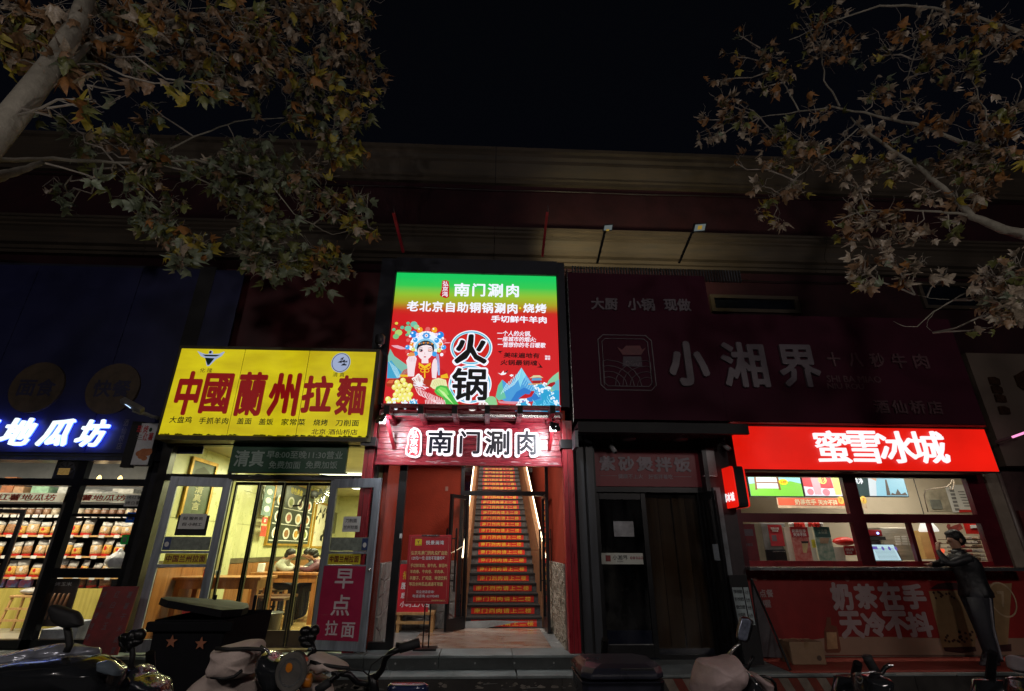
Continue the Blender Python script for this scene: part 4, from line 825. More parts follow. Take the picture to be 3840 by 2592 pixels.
MB().box(-1.56, .99, 6.92, 7.0, 2.60, 2.652).build('lower_edge_board', REDPAINT, fb, bevel=.003)
mb = MB()
for i in range(14):
    a = U(-1.1, .9); z = U(2.622, 2.65); mb.ppoly(FP(6.919), [(a, z), (a + U(.02, .16), z + U(-.004, .004)), (a + U(.02, .1), z + .014), (a + .01, z + .010)], 0)
mb.build('peeling_paint', mat('peeled_paint', (.5, .3, .32), .7), fb)
# letters of the fascia
WG = em('white_glow_face', (1, .93, 1), 1.15); INK = mat('ink_navy', (.004, .006, .018), .3)
fs = thing('fascia_letters', 'black brush characters 南门涮肉 in glowing white outline on the red plank fascia', 'shop sign', (-.3, 6.94, 2.8))
pl = FP(6.93)
for ch, b in (('南', (640, 300, 880, 525)), ('门', (950, 305, 1150, 530)), ('涮', (1200, 305, 1440, 540)), ('肉', (1515, 305, 1700, 540))):
    bx = pl.R('G', *b); e = .035
    lt = txtmb(MB(), pl, (bx[0] - e, bx[1] + e, bx[2] - e, bx[3] + e), ch, bold=.085, w=-.02, depth=.024).build('letter_outline', WG, fs)
    mbk = txtmb(MB(), pl, bx, ch, bold=.03, w=.007); mbk.build('letter_face', INK, lt)
ring = [(470, 290), (500, 268), (535, 275), (565, 300), (580, 340), (576, 500), (560, 555), (520, 570), (460, 560), (420, 535), (416, 490), (440, 420), (440, 360)]
se = MB().prism(pl, pp(pl, 'G', ring)[::-1], -.018, .002).build('seal_outline', WG, fs); cx_, cy_ = 505, 425
MB().ppoly(pl, pp(pl, 'G', [(cx_ + (x - cx_) * .78, cy_ + (y - cy_) * .86) for x, y in ring]), .004).build('seal_face', em('seal_red', (.8, .01, .03), .9), se); text(pl, 'G', 462, 300, 545, 535, '弘\n京\n鸿', WG, se, bold=.04, w=.007)
# pergola
pg = thing('porch_pergola', 'small red timber pergola rafters projecting above the plank fascia under the bright screen', 'pergola', (-.28, 6.95, 3.2))
for (xb, xf) in ((310, 212), (618, 530), (925, 872), (1222, 1217), (1520, 1548), (1815, 1878)):
    pb_ = W('G', xb, 236, 6.95); pt = W('G', xf, 96, 6.36); z_ = 3.36
    u = Pl(Vector((pb_.x, 6.95, 0)), (0, -1, 0)); mb = MB(); wdt = .033; h = .10
    zb_, zf = pb_.z + .03, pt.z
    vs = []
    for s in (-1, 1):
        for yy, zc, xx in ((6.95, zb_, pb_.x), (6.36, zf, pb_.x)):
            vs += [(xx + s * wdt, yy, zc - h * .5), (xx + s * wdt, yy, zc + h * .5)]
    mb.add(vs, [(0, 2, 3, 1), (4, 5, 7, 6), (0, 4, 6, 2), (1, 3, 7, 5), (2, 6, 7, 3), (0, 1, 5, 4)]); mb.build('rafter', REDPAINT, pg, bevel=.002)
    MB().box(pb_.x - wdt - .002, pb_.x + wdt + .002, 6.34, 6.359, zf - h * .5 - .004, zf + h * .5 + .004).build('end_cap', BLACKM, pg)
bz = (W('G', 1000, 182, 6.6).z + .02)
MB().box(-1.46, .93, 6.56, 6.60, bz, bz + .03).build('steel_rail', STEEL, pg); MB().box(-1.5, .97, 6.62, 6.66, bz + .0, bz + .09).build('cross_beam', REDPAINT, pg, bevel=.002)
MB().box(-1.55, .985, 6.9, 6.954, 3.385, 3.45).build('ledge_beam', REDPAINT, pg, bevel=.002)
for a, b in (((240, 185), (308, 478)), ((1868, 195), (1830, 488))):
    MB().tube([W('G', *a, 6.58), W('G', *b, 6.94)], .028, 4).build('brace', REDPOST, pg)
# floodlights
for i, (p, t_, lb) in enumerate(((W('G', 188, 190, 6.42), (-.9, 6.97, 2.75), 'glaring white flood light at the left end of the pergola'), (W('G', 1878, 268, 6.42), (.45, 6.97, 2.75), 'glaring white flood light at the right end of the pergola'))):
    q = thing('flood_light', lb, 'flood light', tuple(p), 'flood lights washing the red fascia'); d = (Vector(t_) - p).normalized(); a = d.cross(Vector((0, 0, 1))).normalized(); pf_ = Pl(p, a, a.cross(d) * -1)
    if pf_.N.dot(d) < 0: pf_ = Pl(p, -a, pf_.V)
    MB().pbox(pf_, -.07, .07, -.055, .055, -.035, .0).build('housing', BLACKM, q, bevel=.006); MB().pbox(pf_, -.06, .06, -.045, .045, .0, .004).build('lens', em('flood_white', (.95, 1, 1), 9), q)
    MB().tube([p, p + Vector((0, .1, .06)), (p.x, 6.62, bz + .05)], .009, 5).build('bracket', BLACKM, q)
    lamp('AREA', 'flood', p + d * .02, t_, 11, (.93, .96, 1), .12, .1, spread=150)
    MB().pbox(Pl(p + Vector((.02 if i == 0 else -.02, -.03, -.03)), (1, 0, 0)), -.04, .04, -.035, .035, .0, .004).build('side_lens', em('flood_side', (.95, 1, 1), 6), q)
# LED screen
LX0, LX1, LZ0, LZ1 = -1.54, 1.0, 3.40, 5.615
ls = thing('led_screen', 'large lit advertising screen with opera singer and hot pot artwork over the red porch', 'screen', (-.27, 6.98, 3.4))
MB().box(-1.80, 1.14, 7.06, 8.19, 3.46, 5.88).build('sign_case', mat('navy_case', (.012, .014, .026), .6), ls)
mb = MB().box(-1.80, LX0 - .02, 6.99, 7.059, 3.46, 5.88).box(LX1 + .02, 1.14, 6.99, 7.059, 3.46, 5.88).box(LX0 - .02, LX1 + .02, 6.95, 7.059, LZ1 + .02, 5.88); mb.build('surround', MATS['navy_case'], ls)
MB().box(LX0, LX1, 6.96, 7.0, LZ1, LZ1 + .018).build('top_trim', mat('green_lit_trim', (.1, .3, .15), .3), ls)
sm = em('screen_gradient', (1, 0, 0), 1.0); nt = sm.node_tree; b_ = nt.nodes['Principled BSDF']
tc = nt.nodes.new('ShaderNodeTexCoord'); sp_ = nt.nodes.new('ShaderNodeSeparateXYZ'); cr = nt.nodes.new('ShaderNodeValToRGB')
nt.links.new(tc.outputs['Generated'], sp_.inputs[0]); nt.links.new(sp_.outputs[2], cr.inputs[0]); nt.links.new(cr.outputs[0], b_.inputs['Emission Color'])
stops = [(0, 'd01c22'), (.66, 'd01c20'), (.70, 'c82a1c'), (.725, 'b8661c'), (.765, 'a8a020'), (.83, '90c030'), (.90, '30c850'), (.97, '12c85c')]
cr.color_ramp.elements[0].position = 0; cr.color_ramp.elements[0].color = lin(stops[0][1]); cr.color_ramp.elements[1].position = stops[-1][0]; cr.color_ramp.elements[1].color = lin(stops[-1][1])
for p_, c_ in stops[1:-1]: e_ = cr.color_ramp.elements.new(p_); e_.color = lin(c_)
b_.inputs['Base Color'].default_value = (.02, .02, .02, 1)
MB().box(LX0, LX1, 6.98, 7.055, LZ0, LZ1).build('screen_panel', sm, ls)
pl = FP(6.98)
SW = em('scr_white', 'eef2ff', 1.05); SR = em('scr_red', 'd01c20', 1); SB = em('scr_black', '060608', 1, False)
def e2(h, s=1.0): return em('scr_' + h, h, s, False)
text(pl, 'E', 765, 208, 915, 335, '南', SW, ls, bold=.035, w=.004, name='lettering'); text(pl, 'E', 940, 212, 1062, 335, '门', SW, ls, bold=.035); text(pl, 'E', 1085, 215, 1230, 342, '涮', SW, ls, bold=.03); text(pl, 'E', 1262, 218, 1382, 342, '肉', SW, ls, bold=.035)
MB().ppoly(pl, pp(pl, 'E', [(655, 185), (690, 180), (715, 190), (722, 250), (718, 340), (690, 352), (650, 340), (630, 320), (648, 270), (650, 220)]), .002).build('seal', e2('b81018'), ls); text(pl, 'E', 655, 192, 710, 338, '弘\n京\n鸿', SW, ls, bold=.02)
text(pl, 'E', 318, 386, 1368, 488, '老北京自助铜锅涮肉', SW, ls, bold=.035, space=1.12); text(pl, 'E', 1422, 402, 1643, 492, '烧烤', SW, ls, bold=.035, space=1.12); MB().disc(pl, *pl.uv('E', 1393, 446), .018, .018, .004, 10).build('dot', e2('e8e018'), ls)
text(pl, 'E', 1118, 520, 1645, 586, '手切鲜牛羊肉', SW, ls, bold=.035)
text(pl, 'E', 1175, 662, 1495, 714, '一个人的火锅,', SW, ls, bold=.025, shear=.15); text(pl, 'E', 1178, 716, 1545, 766, '一座城市的烟火;', SW, ls, bold=.025, shear=.15); text(pl, 'E', 1180, 770, 1636, 820, '一首想你的冬日暖歌', SW, ls, bold=.025, shear=.15)
text(pl, 'E', 1235, 868, 1580, 920, '美味遍地有', SB, ls, bold=.03, shear=.1); text(pl, 'E', 1205, 938, 1555, 990, '火锅最销魂', SB, ls, bold=.03, shear=.1); text(pl, 'E', 1628, 895, 1680, 937, '锅味\n最香', SW, ls, bold=.02)
mb = MB(); mb.ppoly(pl, pp(pl, 'E', [(1180, 856), (1232, 850), (1205, 866), (1222, 884)]), .004).ppoly(pl, pp(pl, 'E', [(1562, 955), (1608, 1012), (1548, 1008), (1582, 998)]), .004); mb.build('brackets', SB, ls)
class Art:
    def __init__(s, name): s.mb = MB(); s.m = []; s.name = name; s.w = .003
    def c(s, h):
        m = e2(h) if isinstance(h, str) else h
        if m not in s.m: s.m.append(m)
        s.mb.cur = s.m.index(m); s.w += .00025; return s
    def P(s, h, pts): s.c(h); s.mb.ppoly(pl, pp(pl, 'E', pts), s.w); return s
    def D(s, h, x, y, rx, ry=None, n=18):
        s.c(h); ry = ry or rx; u, v = pl.uv('E', x, y); k = pl.uv('E', x + rx, y)[0] - u; kk = v - pl.uv('E', x, y + ry)[1]; s.mb.disc(pl, u, v, k, kk, s.w, n); return s
    def Rg(s, h, x, y, rx, ry, t):
        s.c(h); u, v = pl.uv('E', x, y); k = pl.uv('E', x + rx, y)[0] - u; kk = v - pl.uv('E', x, y + ry)[1]; s.mb.ring(pl, u, v, k, kk, t * k / rx, s.w, 48); return s
    def Lq(s, h, pts, wd):
        s.c(h)
        for (x0, y0), (x1, y1) in zip(pts, pts[1:]):
            L = math.hypot(x1 - x0, y1 - y0) or 1; nx, ny = -(y1 - y0) / L * wd, (x1 - x0) / L * wd
            s.mb.ppoly(pl, pp(pl, 'E', [(x0 + nx, y0 + ny), (x1 + nx, y1 + ny), (x1 - nx, y1 - ny), (x0 - nx, y0 - ny)]), s.w)
        return s
    def end(s): return s.mb.build(s.name, s.m, ls)
random.seed(12)
a = Art('mountain_art')
a.P('7fb8a8', [(135, 1105), (140, 900), (160, 830), (200, 900), (270, 950), (325, 990), (330, 1060), (240, 1105)]).P('3fa0c8', [(130, 1112), (138, 960), (170, 940), (215, 1000), (270, 1050), (240, 1112)])
for i in range(6): a.Lq('b8e4f0', [(150 + i * 14, 950 + i * 12), (190 + i * 12, 1040 + i * 8), (225 + i * 6, 1105)], 2)
a.P('4a9cd8', [(1185, 1300), (1195, 1190), (1225, 1125), (1290, 1180), (1345, 1100), (1405, 1010), (1450, 1080), (1510, 1165), (1580, 1230), (1600, 1320), (1400, 1335), (1250, 1330)])
a.P('7fd0e8', [(1405, 1010), (1450, 1080), (1420, 1130), (1395, 1200), (1372, 1120), (1350, 1160), (1352, 1095)]).P('68c0a0', [(1160, 1290), (1185, 1180), (1222, 1125), (1230, 1200), (1260, 1300), (1190, 1325)]).P('2a78c8', [(1300, 1330), (1360, 1240), (1430, 1200), (1520, 1240), (1590, 1300), (1500, 1335)])
for i in range(7): a.Lq('c0ecf4', [(1400 - i * 22, 1030 + i * 22), (1380 - i * 24, 1110 + i * 18), (1330 - i * 20, 1180 + i * 14)], 2.5); a.Lq('a0e0f0', [(1410 + i * 18, 1040 + i * 24), (1430 + i * 16, 1110 + i * 16), (1400 + i * 18, 1160 + i * 14)], 2)
a.P('88c8a0', [(1630, 1200), (1665, 1130), (1705, 1090), (1758, 1050), (1762, 1200), (1700, 1240)]).P('60b0c0', [(1690, 1220), (1720, 1150), (1762, 1120), (1765, 1230)])
a.P('5a9ac0', [(1500, 1135), (1510, 1110), (1590, 1108), (1600, 1133)]).P('d8d0a0', [(1478, 1112), (1500, 1100), (1520, 1085), (1580, 1085), (1600, 1100), (1615, 1108), (1560, 1104)]).P('a02020', [(1515, 1165), (1515, 1135), (1585, 1133), (1585, 1165)]).P('d8b878', [(1470, 1165), (1620, 1160), (1620, 1168), (1470, 1174)])
a.P('f4f4f8', [(1180, 1060), (1210, 1070), (1235, 1040), (1240, 1065), (1278, 1048), (1250, 1078), (1215, 1084)]).P('f4f4f8', [(1290, 1085), (1310, 1075), (1335, 1082), (1310, 1100)]).P('301018', [(1245, 1060), (1280, 1032), (1270, 1060)])
a.P('90c890', [(1060, 1320), (1100, 1290), (1160, 1300), (1180, 1360), (1120, 1390), (1070, 1370)]).P('d890a0', [(1180, 1330), (1400, 1335), (1340, 1360), (1200, 1350)])
a.end()
a = Art('wave_art')
a.P('28a0d0', [(1345, 1425), (1380, 1350), (1450, 1330), (1500, 1380), (1540, 1280), (1530, 1180), (1580, 1145), (1640, 1180), (1690, 1240), (1765, 1200), (1768, 1432)])
for i in range(26):
    x = U(1500, 1755); y = U(1160, 1410); a.Lq('88dcf0', [(x, y), (x + U(-20, 30), y + U(18, 40)), (x + U(-10, 50), y + U(40, 60))], 2.5)
for i in range(48):
    t = i / 48; x = 1540 + 210 * t + U(-25, 20); y = 1160 + 150 * t + U(-28, 28) + (50 * math.sin(t * 9)); a.D('e8f6ff', min(x, 1755), y, U(5, 13), n=8)
for i in range(40):
    t = i / 40; a.D('e8f6ff', 1350 + 150 * t + U(-6, 6), 1420 - 110 * math.sin(t * 3.1) + U(-16, 16), U(5, 12), n=8)
a.P('c01820', [(1375, 1310), (1440, 1265), (1480, 1270), (1500, 1235), (1530, 1240), (1500, 1290), (1440, 1310)]).P('a81018', [(1640, 1190), (1680, 1160), (1720, 1150), (1725, 1170), (1690, 1200)])
for i in range(36): a.D('f0f4ff', U(100, 430), 1390 - 50 * math.sin(i * .9) * rnd() - U(0, 45), U(6, 16), n=8)
a.P('40a8d8', [(345, 1400), (350, 1330), (390, 1310), (420, 1340), (425, 1402)]).P('40a8d8', [(105, 1392), (115, 1355), (150, 1370), (240, 1385), (240, 1400)])
for i in range(20): a.D('e8f4ff', U(330, 430), U(1310, 1400), U(4, 10), n=8)
a.end()
a = Art('food_art')
a.P('a83018', [(120, 1160), (150, 1120), (240, 1108), (450, 1112), (600, 1135), (610, 1200), (300, 1210), (130, 1190)]).P('d86840', [(125, 1158), (150, 1130), (200, 1125), (180, 1160)])
for (x, y) in [(225, 1150), (280, 1130), (200, 1195), (250, 1185), (300, 1170), (345, 1185), (230, 1235), (280, 1225), (330, 1220), (210, 1270), (260, 1275), (305, 1270), (350, 1265), (240, 1315), (290, 1310), (335, 1305), (140, 1310), (150, 1345), (195, 1320)]: a.D('c8b830', x + 3, y + 3, 27).D('f0e878', x, y, 25).D('fbf6c0', x - 6, y - 7, 11)
a.P('e8e4b0', [(540, 1190), (560, 1130), (620, 1110), (690, 1130), (705, 1190), (640, 1230), (570, 1215)])
for i in range(7): a.Lq('c8d070', [(560 + i * 18, 1190), (590 + i * 14, 1130)], 2)
a.P('48b848', [(580, 1240), (600, 1195), (640, 1180), (700, 1190), (735, 1240), (780, 1320), (820, 1375), (740, 1395), (680, 1350), (620, 1290)]).P('80d860', [(600, 1230), (640, 1195), (690, 1210), (720, 1270), (660, 1290)])
for i in range(6): a.Lq('c8f0a0', [(620 + i * 10, 1215 + i * 6), (690 + i * 14, 1300 + i * 12)], 2)
a.P('c81828', [(400, 1205), (500, 1180), (560, 1230), (600, 1270), (660, 1300), (700, 1390), (560, 1408), (500, 1390), (490, 1330), (440, 1290)])
for i in range(15): a.Lq('f4d8dc', [(405 + i * 17 + U(-4, 4), 1205 + i * 7), (420 + i * 17, 1250 + i * 8 + U(-10, 10)), (440 + i * 17, 1275 + i * 8)], 3.5)
for i in range(14): a.Lq('f4e0e4', [(495 + i * 14, 1320 + U(-4, 8)), (505 + i * 14, 1395 + U(-8, 8))], 3)
for i in range(12):
    x = 375 + i * 9; y = 1075 + abs(i - 6) * 9 + U(-8, 8); a.Lq('f4f0ec', [(x, y), (x + U(0, 10), 1130), (430 + i * 3, 1185)], 3).D('f8f4f0', x, y, 8, n=10)
for i in range(16): a.Lq('f0ecf4', [(U(370, 480), 1150 + i * 4), (U(440, 530), 1170 + i * 4)], 3)
a.P('c05828', [(800, 1385), (850, 1355), (890, 1370), (880, 1400), (810, 1408)]).D('8ccc90', 1120, 1330, 50, 42)
for x, y, r_ in ((1045, 1380, 55), (940, 1400, 40)):
    a.D('f4ece8', x, y, r_ * .95, r_ * .75)
    for i in range(6): a.D('a05058', x + r_ * .5 * math.cos(i * 1.05), y + r_ * .38 * math.sin(i * 1.05), r_ * .14, n=8)
for i in range(8): a.Lq('f0b020', [(1290, 1395), (1290 + 26 * math.cos(i * .785), 1395 + 24 * math.sin(i * .785))], 4)
a.D('f8f0e0', 1290, 1395, 10).end()
a = Art('branch_art')
a.Lq('8a3018', [(180, 590), (230, 620), (290, 610), (340, 585)], 3).Lq('8a3018', [(230, 620), (250, 660), (240, 690)], 3).Lq('8a3018', [(290, 610), (330, 640)], 3)
for x, y, r_, h in ((220, 590, 16, 'd8d050'), (195, 650, 18, '70c088'), (240, 680, 36, 'b0d070'), (215, 715, 30, '78c080'), (275, 630, 20, '60b898'), (330, 640, 34, '78c8a0'), (345, 680, 26, '98d088'), (320, 700, 16, '60b890'), (385, 600, 34, '70c0a8'), (410, 625, 28, '98d098'), (330, 590, 18, '60b890')): a.D(h, x, y, r_, r_ * .85, 9)
a.P('e8a8b8', [(170, 800), (230, 798), (280, 815), (330, 835), (260, 838), (200, 820)]).P('e8a8b8', [(690, 770), (740, 772), (720, 780), (660, 782)]).end()
a = Art('opera_singer_art')
a.P('c01418', [(240, 1100), (290, 1030), (350, 1010), (440, 985), (560, 985), (640, 1015), (700, 1060), (720, 1115), (600, 1135), (450, 1115)])
a.P('e8b820', [(245, 1075), (330, 1078), (330, 1100), (240, 1095)]).P('e8b820', [(640, 1085), (700, 1065), (715, 1110), (640, 1112)])
for x, y, r_, h in ((517, 648, 24, 'e06868'), (330, 750, 18, 'e06060'), (675, 750, 18, 'e06060'), (320, 860, 18, 'd84848'), (675, 860, 16, 'd84848')): a.D(h, x, y, r_)
a.D('e8f0fa', 505, 800, 125, 110)
for i in range(22):
    t = math.pi * (1.0 + i / 21); a.D('f4f6ff', 505 + 150 * math.cos(t), 830 + 150 * math.sin(t), 16, n=8)
for x, y, r_, h in ((443, 655, 27, 'f0a820'), (580, 655, 27, 'f0a820'), (382, 695, 34, '2088e0'), (637, 705, 34, '2088e0'), (400, 750, 22, '38a0e8'), (603, 755, 24, '38a0e8'), (365, 790, 18, 'f09820'), (638, 790, 18, 'f09820'), (325, 820, 22, '38a0e8'), (670, 820, 22, '38a0e8'), (350, 715, 12, 'f8f8ff'), (660, 735, 12, 'f8f8ff'), (420, 700, 16, 'e8d0f0'), (600, 700, 16, 'e8d0f0'), (650, 890, 16, 'f8f4ff'), (335, 890, 14, 'f8f4ff'), (380, 840, 20, 'd8e068'), (625, 850, 20, 'd8e068')): a.D(h, x, y, r_).D('f0f8ff', x - r_ * .3, y - r_ * .35, r_ * .3, n=8)
for i in range(8): a.D('4098e0', 505 + 26 * math.cos(i * .785), 712 + 22 * math.sin(i * .785), 13, 11, 8)
a.D('f0f4ff', 505, 712, 16).D('c03030', 505, 712, 7)
for i in range(16):
    t = math.pi * (1.08 + .84 * i / 15); a.D('88c8e8', 500 + 98 * math.cos(t), 850 + 100 * math.sin(t), 13, n=9)
a.D('181c28', 497, 835, 84, 78).D('f6e4e8', 493, 860, 72, 84).P('181c28', [(420, 840), (425, 790), (455, 775), (500, 768), (545, 775), (578, 795), (572, 845), (555, 812), (510, 800), (470, 806), (440, 820)])
for i in range(7): a.D('707888' if i % 2 else 'e8902a', 440 + i * 20, 790 - 10 * math.sin(i / 6 * 3.14), 9, n=8)
a.D('f4c0c8', 455, 858, 22, 14).D('201418', 455, 856, 14, 10).D('f8f8ff', 450, 852, 4, 3, 8).Lq('201418', [(432, 846), (455, 842), (474, 852)], 2.5).Lq('201418', [(520, 858), (542, 864), (562, 856)], 2.5).D('f0b8a8', 540, 848, 22, 9).Lq('c89090', [(492, 870), (488, 888), (496, 892)], 1.5).D('c02838', 492, 915, 13, 6, 10).Lq('402020', [(430, 835), (450, 828), (472, 832)], 2).Lq('402020', [(520, 832), (545, 828), (562, 835)], 2)
a.P('f4e0e4', [(462, 925), (522, 925), (526, 975), (460, 975)]).P('f0c020', [(435, 968), (490, 1000), (545, 968), (548, 990), (490, 1030), (432, 990)])
for x, y in ((455, 1010), (525, 1010), (470, 1045), (512, 1045)): a.Rg('f0c020', x, y, 22, 18, 7)
a.Lq('f0c020', [(490, 1020), (490, 1115)], 6).D('38a0e8', 405, 885, 22).D('38a0e8', 583, 888, 24)
a.P('f2dde2', [(330, 1100), (325, 1010), (315, 950), (335, 915), (360, 900), (400, 905), (415, 930), (405, 980), (395, 1040), (390, 1100)]).P('f2dde2', [(560, 1115), (555, 1040), (558, 990), (570, 945), (590, 925), (612, 960), (618, 1010), (605, 1070), (600, 1120)])
for i in range(4): a.Lq('c8a0b0', [(345 + i * 16, 915 + i * 3), (352 + i * 15, 960)], 1.5)
a.P('e09850', [(318, 900), (360, 870), (395, 880), (398, 905), (350, 912)])
for i in range(3): a.Lq('88b8e8', [(600 + i * 10, 890), (612 + i * 8, 990), (618 + i * 6, 1090)], 3)
a.end()
a = Art('roundel_art')
a.Rg('f0f8ff', 930, 820, 200, 168, 30).Rg('58b8d8', 930, 820, 190, 158, 14).Rg('060608', 930, 820, 171, 140, 4).D('cc2018', 930, 820, 167, 136, 40)
a.Rg('f0f8ff', 918, 1166, 204, 188, 30).Rg('58b8d8', 918, 1166, 194, 178, 14).Rg('060608', 918, 1166, 175, 160, 4).D('c8201a', 918, 1166, 171, 156, 40)
ra = a.end(); ww = a.w + .001
for ch, b in (('火', (772, 695, 1082, 978)), ('锅', (742, 1015, 1082, 1325))):
    bx = pl.R('E', *b); e = .03
    txtmb(MB(), pl, (bx[0] - e, bx[1] + e, bx[2] - e, bx[3] + e), ch, bold=.085, w=ww).build('character_outline', SW, ra); txtmb(MB(), pl, bx, ch, bold=.05 if ch == '火' else .03, w=ww + .006).build('character', SB, ra)
# notice stand in the hall
nt_ = thing('notice_stand', 'red notice board on a thin black stand in front of the hall', 'notice stand', tuple(WZ('H', 572, 1188, .402)))
pl = FP(7.13); u0, u1, v0, v1 = pl.R('H', 402, 138, 800, 770); fx = pl.uv('H', 575, 1150)[0]
MB().pbox(pl, u0, u1, v0, v1, -.012, .0).build('board', RED, nt_, bevel=.003); MB().pbox(pl, u0 + .03, u1 - .03, v0 + .025, v0 + .028, .0005, .002).pbox(pl, u0 + .03, u1 - .03, v1 - .028, v1 - .025, .0005, .002).pbox(pl, u0 + .03, u0 + .033, v0 + .025, v1 - .028, .0005, .002).pbox(pl, u1 - .033, u1 - .03, v0 + .025, v1 - .028, .0005, .002).build('thin_border', mat('pinkish_line', (.6, .25, .2), .5), nt_)
rectp(pl, 'H', 545, 137, 706, 146, STEEL, nt_, 'clip', .001, .01)
for s in (-.035, .035): MB().box(fx + s - .008, fx + s + .008, 7.145, 7.16, .42, v0 + .3).build('upright', BLACK, nt_)
MB().box(fx - .14, fx + .14, 7.03, 7.27, .402, .42).build('base_plate', BLACK, nt_)
rectp(pl, 'H', 482, 175, 542, 234, mat('logo_yellow', (.8, .62, .02), .5), nt_, 'logo_square', .0005, .002)
mb = MB().ppoly(pl, pp(pl, 'H', [(495, 185), (510, 196), (526, 180), (516, 200), (512, 225), (508, 202)]), .003); txtmb(mb, pl, pl.R('H', 490, 222, 536, 230), '悦景澜湾', w=.003); mb.build('logo_mark', mat('logo_brown', (.25, .05, .01), .5), nt_)
CRM = mat('cream_gold_print', (.75, .6, .25), .5, var=.05)
text(pl, 'H', 580, 188, 745, 228, '悦景澜湾', WHITE, nt_, bold=.03, w=.002, space=1.15)
for s, b, m_ in (('弘京鸿.南门涮肉.烧烤自助', (445, 283, 775, 322), CRM), ('129元/一位 自助不限量畅吃', (450, 332, 756, 367), WHITE), ('手切鲜羊肉、鲜牛肉、鲜百叶', (438, 400, 776, 436), CRM), ('羊肉卷、牛肉卷、羊肉串、', (434, 456, 748, 490), CRM), ('羊腰子、烤鸡翅、啤酒饮料', (430, 514, 772, 552), CRM), ('等百余种菜品通通不限量', (425, 570, 735, 606), CRM), ('欢迎进店咨询!', (490, 645, 655, 673), WHITE), ('电话咨询: 62192682', (458, 683, 700, 712), WHITE), ('温州悦景澜湾餐饮有限公司', (630, 732, 752, 745), CRM)):
    text(pl, 'H', *b, s, m_, nt_, bold=.012, w=.002)
# bench with banner
bn = thing('hall_bench', 'pine bench standing against the back wall of the hall', 'bench', (-1.1, 8.6, .402))
t0 = W('H', 330, 845, 8.45); t1 = W('H', 655, 845, 8.45); zt_ = t0.z
MB().box(-1.38, t1.x, 8.44, 8.74, zt_ - .04, zt_).build('bench_top', PINE, bn, bevel=.004); MB().box(-1.38, t1.x - .03, 8.45, 8.47, zt_ - .16, zt_ - .12).build('rail', PINE, bn)
for x in (-1.34, t1.x - .05):
    for y in (8.46, 8.70): MB().box(x, x + .045, y, y + .03, .402, zt_ - .04).build('leg', PINE, bn)
rn = thing('recruit_banner', 'bright red recruiting banner with white characters propped on the pine bench', 'banner', (-1.2, 8.5, zt_))
pl = Pl((0, 8.46, zt_), (1, 0, 0), (0, .06, 1)); u0, u1, v0, v1 = pl.R('H', 335, 405, 612, 835); MB().pbox(pl, -1.37, u1, .0, v1, -.01, 0).build('sheet', mat('banner_red', (.6, .015, .03), .5, var=.1), rn)
text(pl, 'H', 352, 575, 412, 635, '服', WHITE, rn, bold=.03, w=.003); text(pl, 'H', 350, 665, 405, 720, '后', WHITE, rn, bold=.03, w=.003); text(pl, 'H', 342, 745, 608, 800, '小时工八名', WHITE, rn, bold=.03, w=.003); text(pl, 'H', 370, 470, 420, 545, '招', mat('yellow_char', (.8, .6, .05), .5), rn, bold=.03, w=.003)
lamp('AREA', 'hall_ceiling_light', (-.2, 7.6, 3.28), (-.1, 7.9, 0), 40, (1, .93, .86), .5, .3)
q = thing('hall_lamp', 'flat ceiling lamp inside the porch of the hot pot hall', 'ceiling lamp', (-.2, 7.9, 3.28)); MB().box(-.45, .05, 7.45, 7.75, 3.285, 3.298).build('panel', em('hall_panel', (1, .95, .9), 2.5, False), q)
# steel struts over the screen and lights on arms
for lb, a, b in (('red steel angle strut rising from the left top corner of the screen case', (485, 528), (436, 330)), ('pinkish red steel angle strut rising from the right top corner of the screen case', (1178, 548), (1203, 326))):
    p0 = W('P', *a, 7.3); p1 = W('P', *b, 6.5); q = thing('steel_strut', lb, 'strut', tuple(p0), 'struts above the screen')
    d = (p1 - p0).normalized(); s_ = d.cross(Vector((0, 0, 1))).normalized() * .035; n_ = s_.cross(d).normalized() * .035
    mb = MB(); mb.add([p0, p0 + s_, p1 + s_, p1, p0 + n_, p1 + n_], [(0, 1, 2, 3), (0, 3, 5, 4)]); mb.build('angle_bar', mat('red_steel', (.5, .03, .05), .4), q, solid=.006)
    MB().tube([p1, W('P', b[0] - 2, b[1] - 33, 6.42)], .004, 4).build('wire', STEEL, q)
for i, (lb, a, b, h) in enumerate((('small flood light on a black arm above the dark sign, the left one of two', (1447, 580), (1483, 430), (1500, 404)), ('larger flood light on a black arm above the dark sign, the right one of two', (1855, 578), (1918, 430), (1956, 403)))):
    p0 = W('P', *a, 7.2); p1 = W('P', *b, 6.5); ph = W('P', *h, 6.4); q = thing('arm_flood_light', lb, 'flood light', tuple(p0), 'flood lights on arms above the dark sign')
    MB().tube([p0, p1, ph], .02, 6).build('arm', BLACKM, q); k = .075 if i == 0 else .10
    hp_ = Pl(ph, (1, -.1, .06), (.1, -.55, .75)); MB().pbox(hp_, -k, k, -k * .7, k * .7, -.02, .02).build('housing', BLACKM, q, bevel=.004)
    MB().pbox(hp_, -k * .8, k * .8, -k * .5, k * .5, .021, .026).build('lens', em('dim_lens', (.10, .12, .12), .9), q); MB().pbox(hp_, -k * .35, k * .3, -k * .3 if i else -k * .66, k * .3 if i else -k * .3, .027, .03).build('diode_plate', em('amber_plate', (.4, .25, .03) if i == 0 else (.3, .3, .1), .6), q)
lamp('SPOT', 'arm_flood_left', (1.55, 6.9, 6.25), (2.0, 8.1, 6.85), 75, (1, .86, .48), .08, spot=115)
lamp('SPOT', 'arm_flood_right', (3.4, 6.9, 6.3), (3.6, 8.1, 6.8), 34, (1, .86, .5), .08, spot=120)
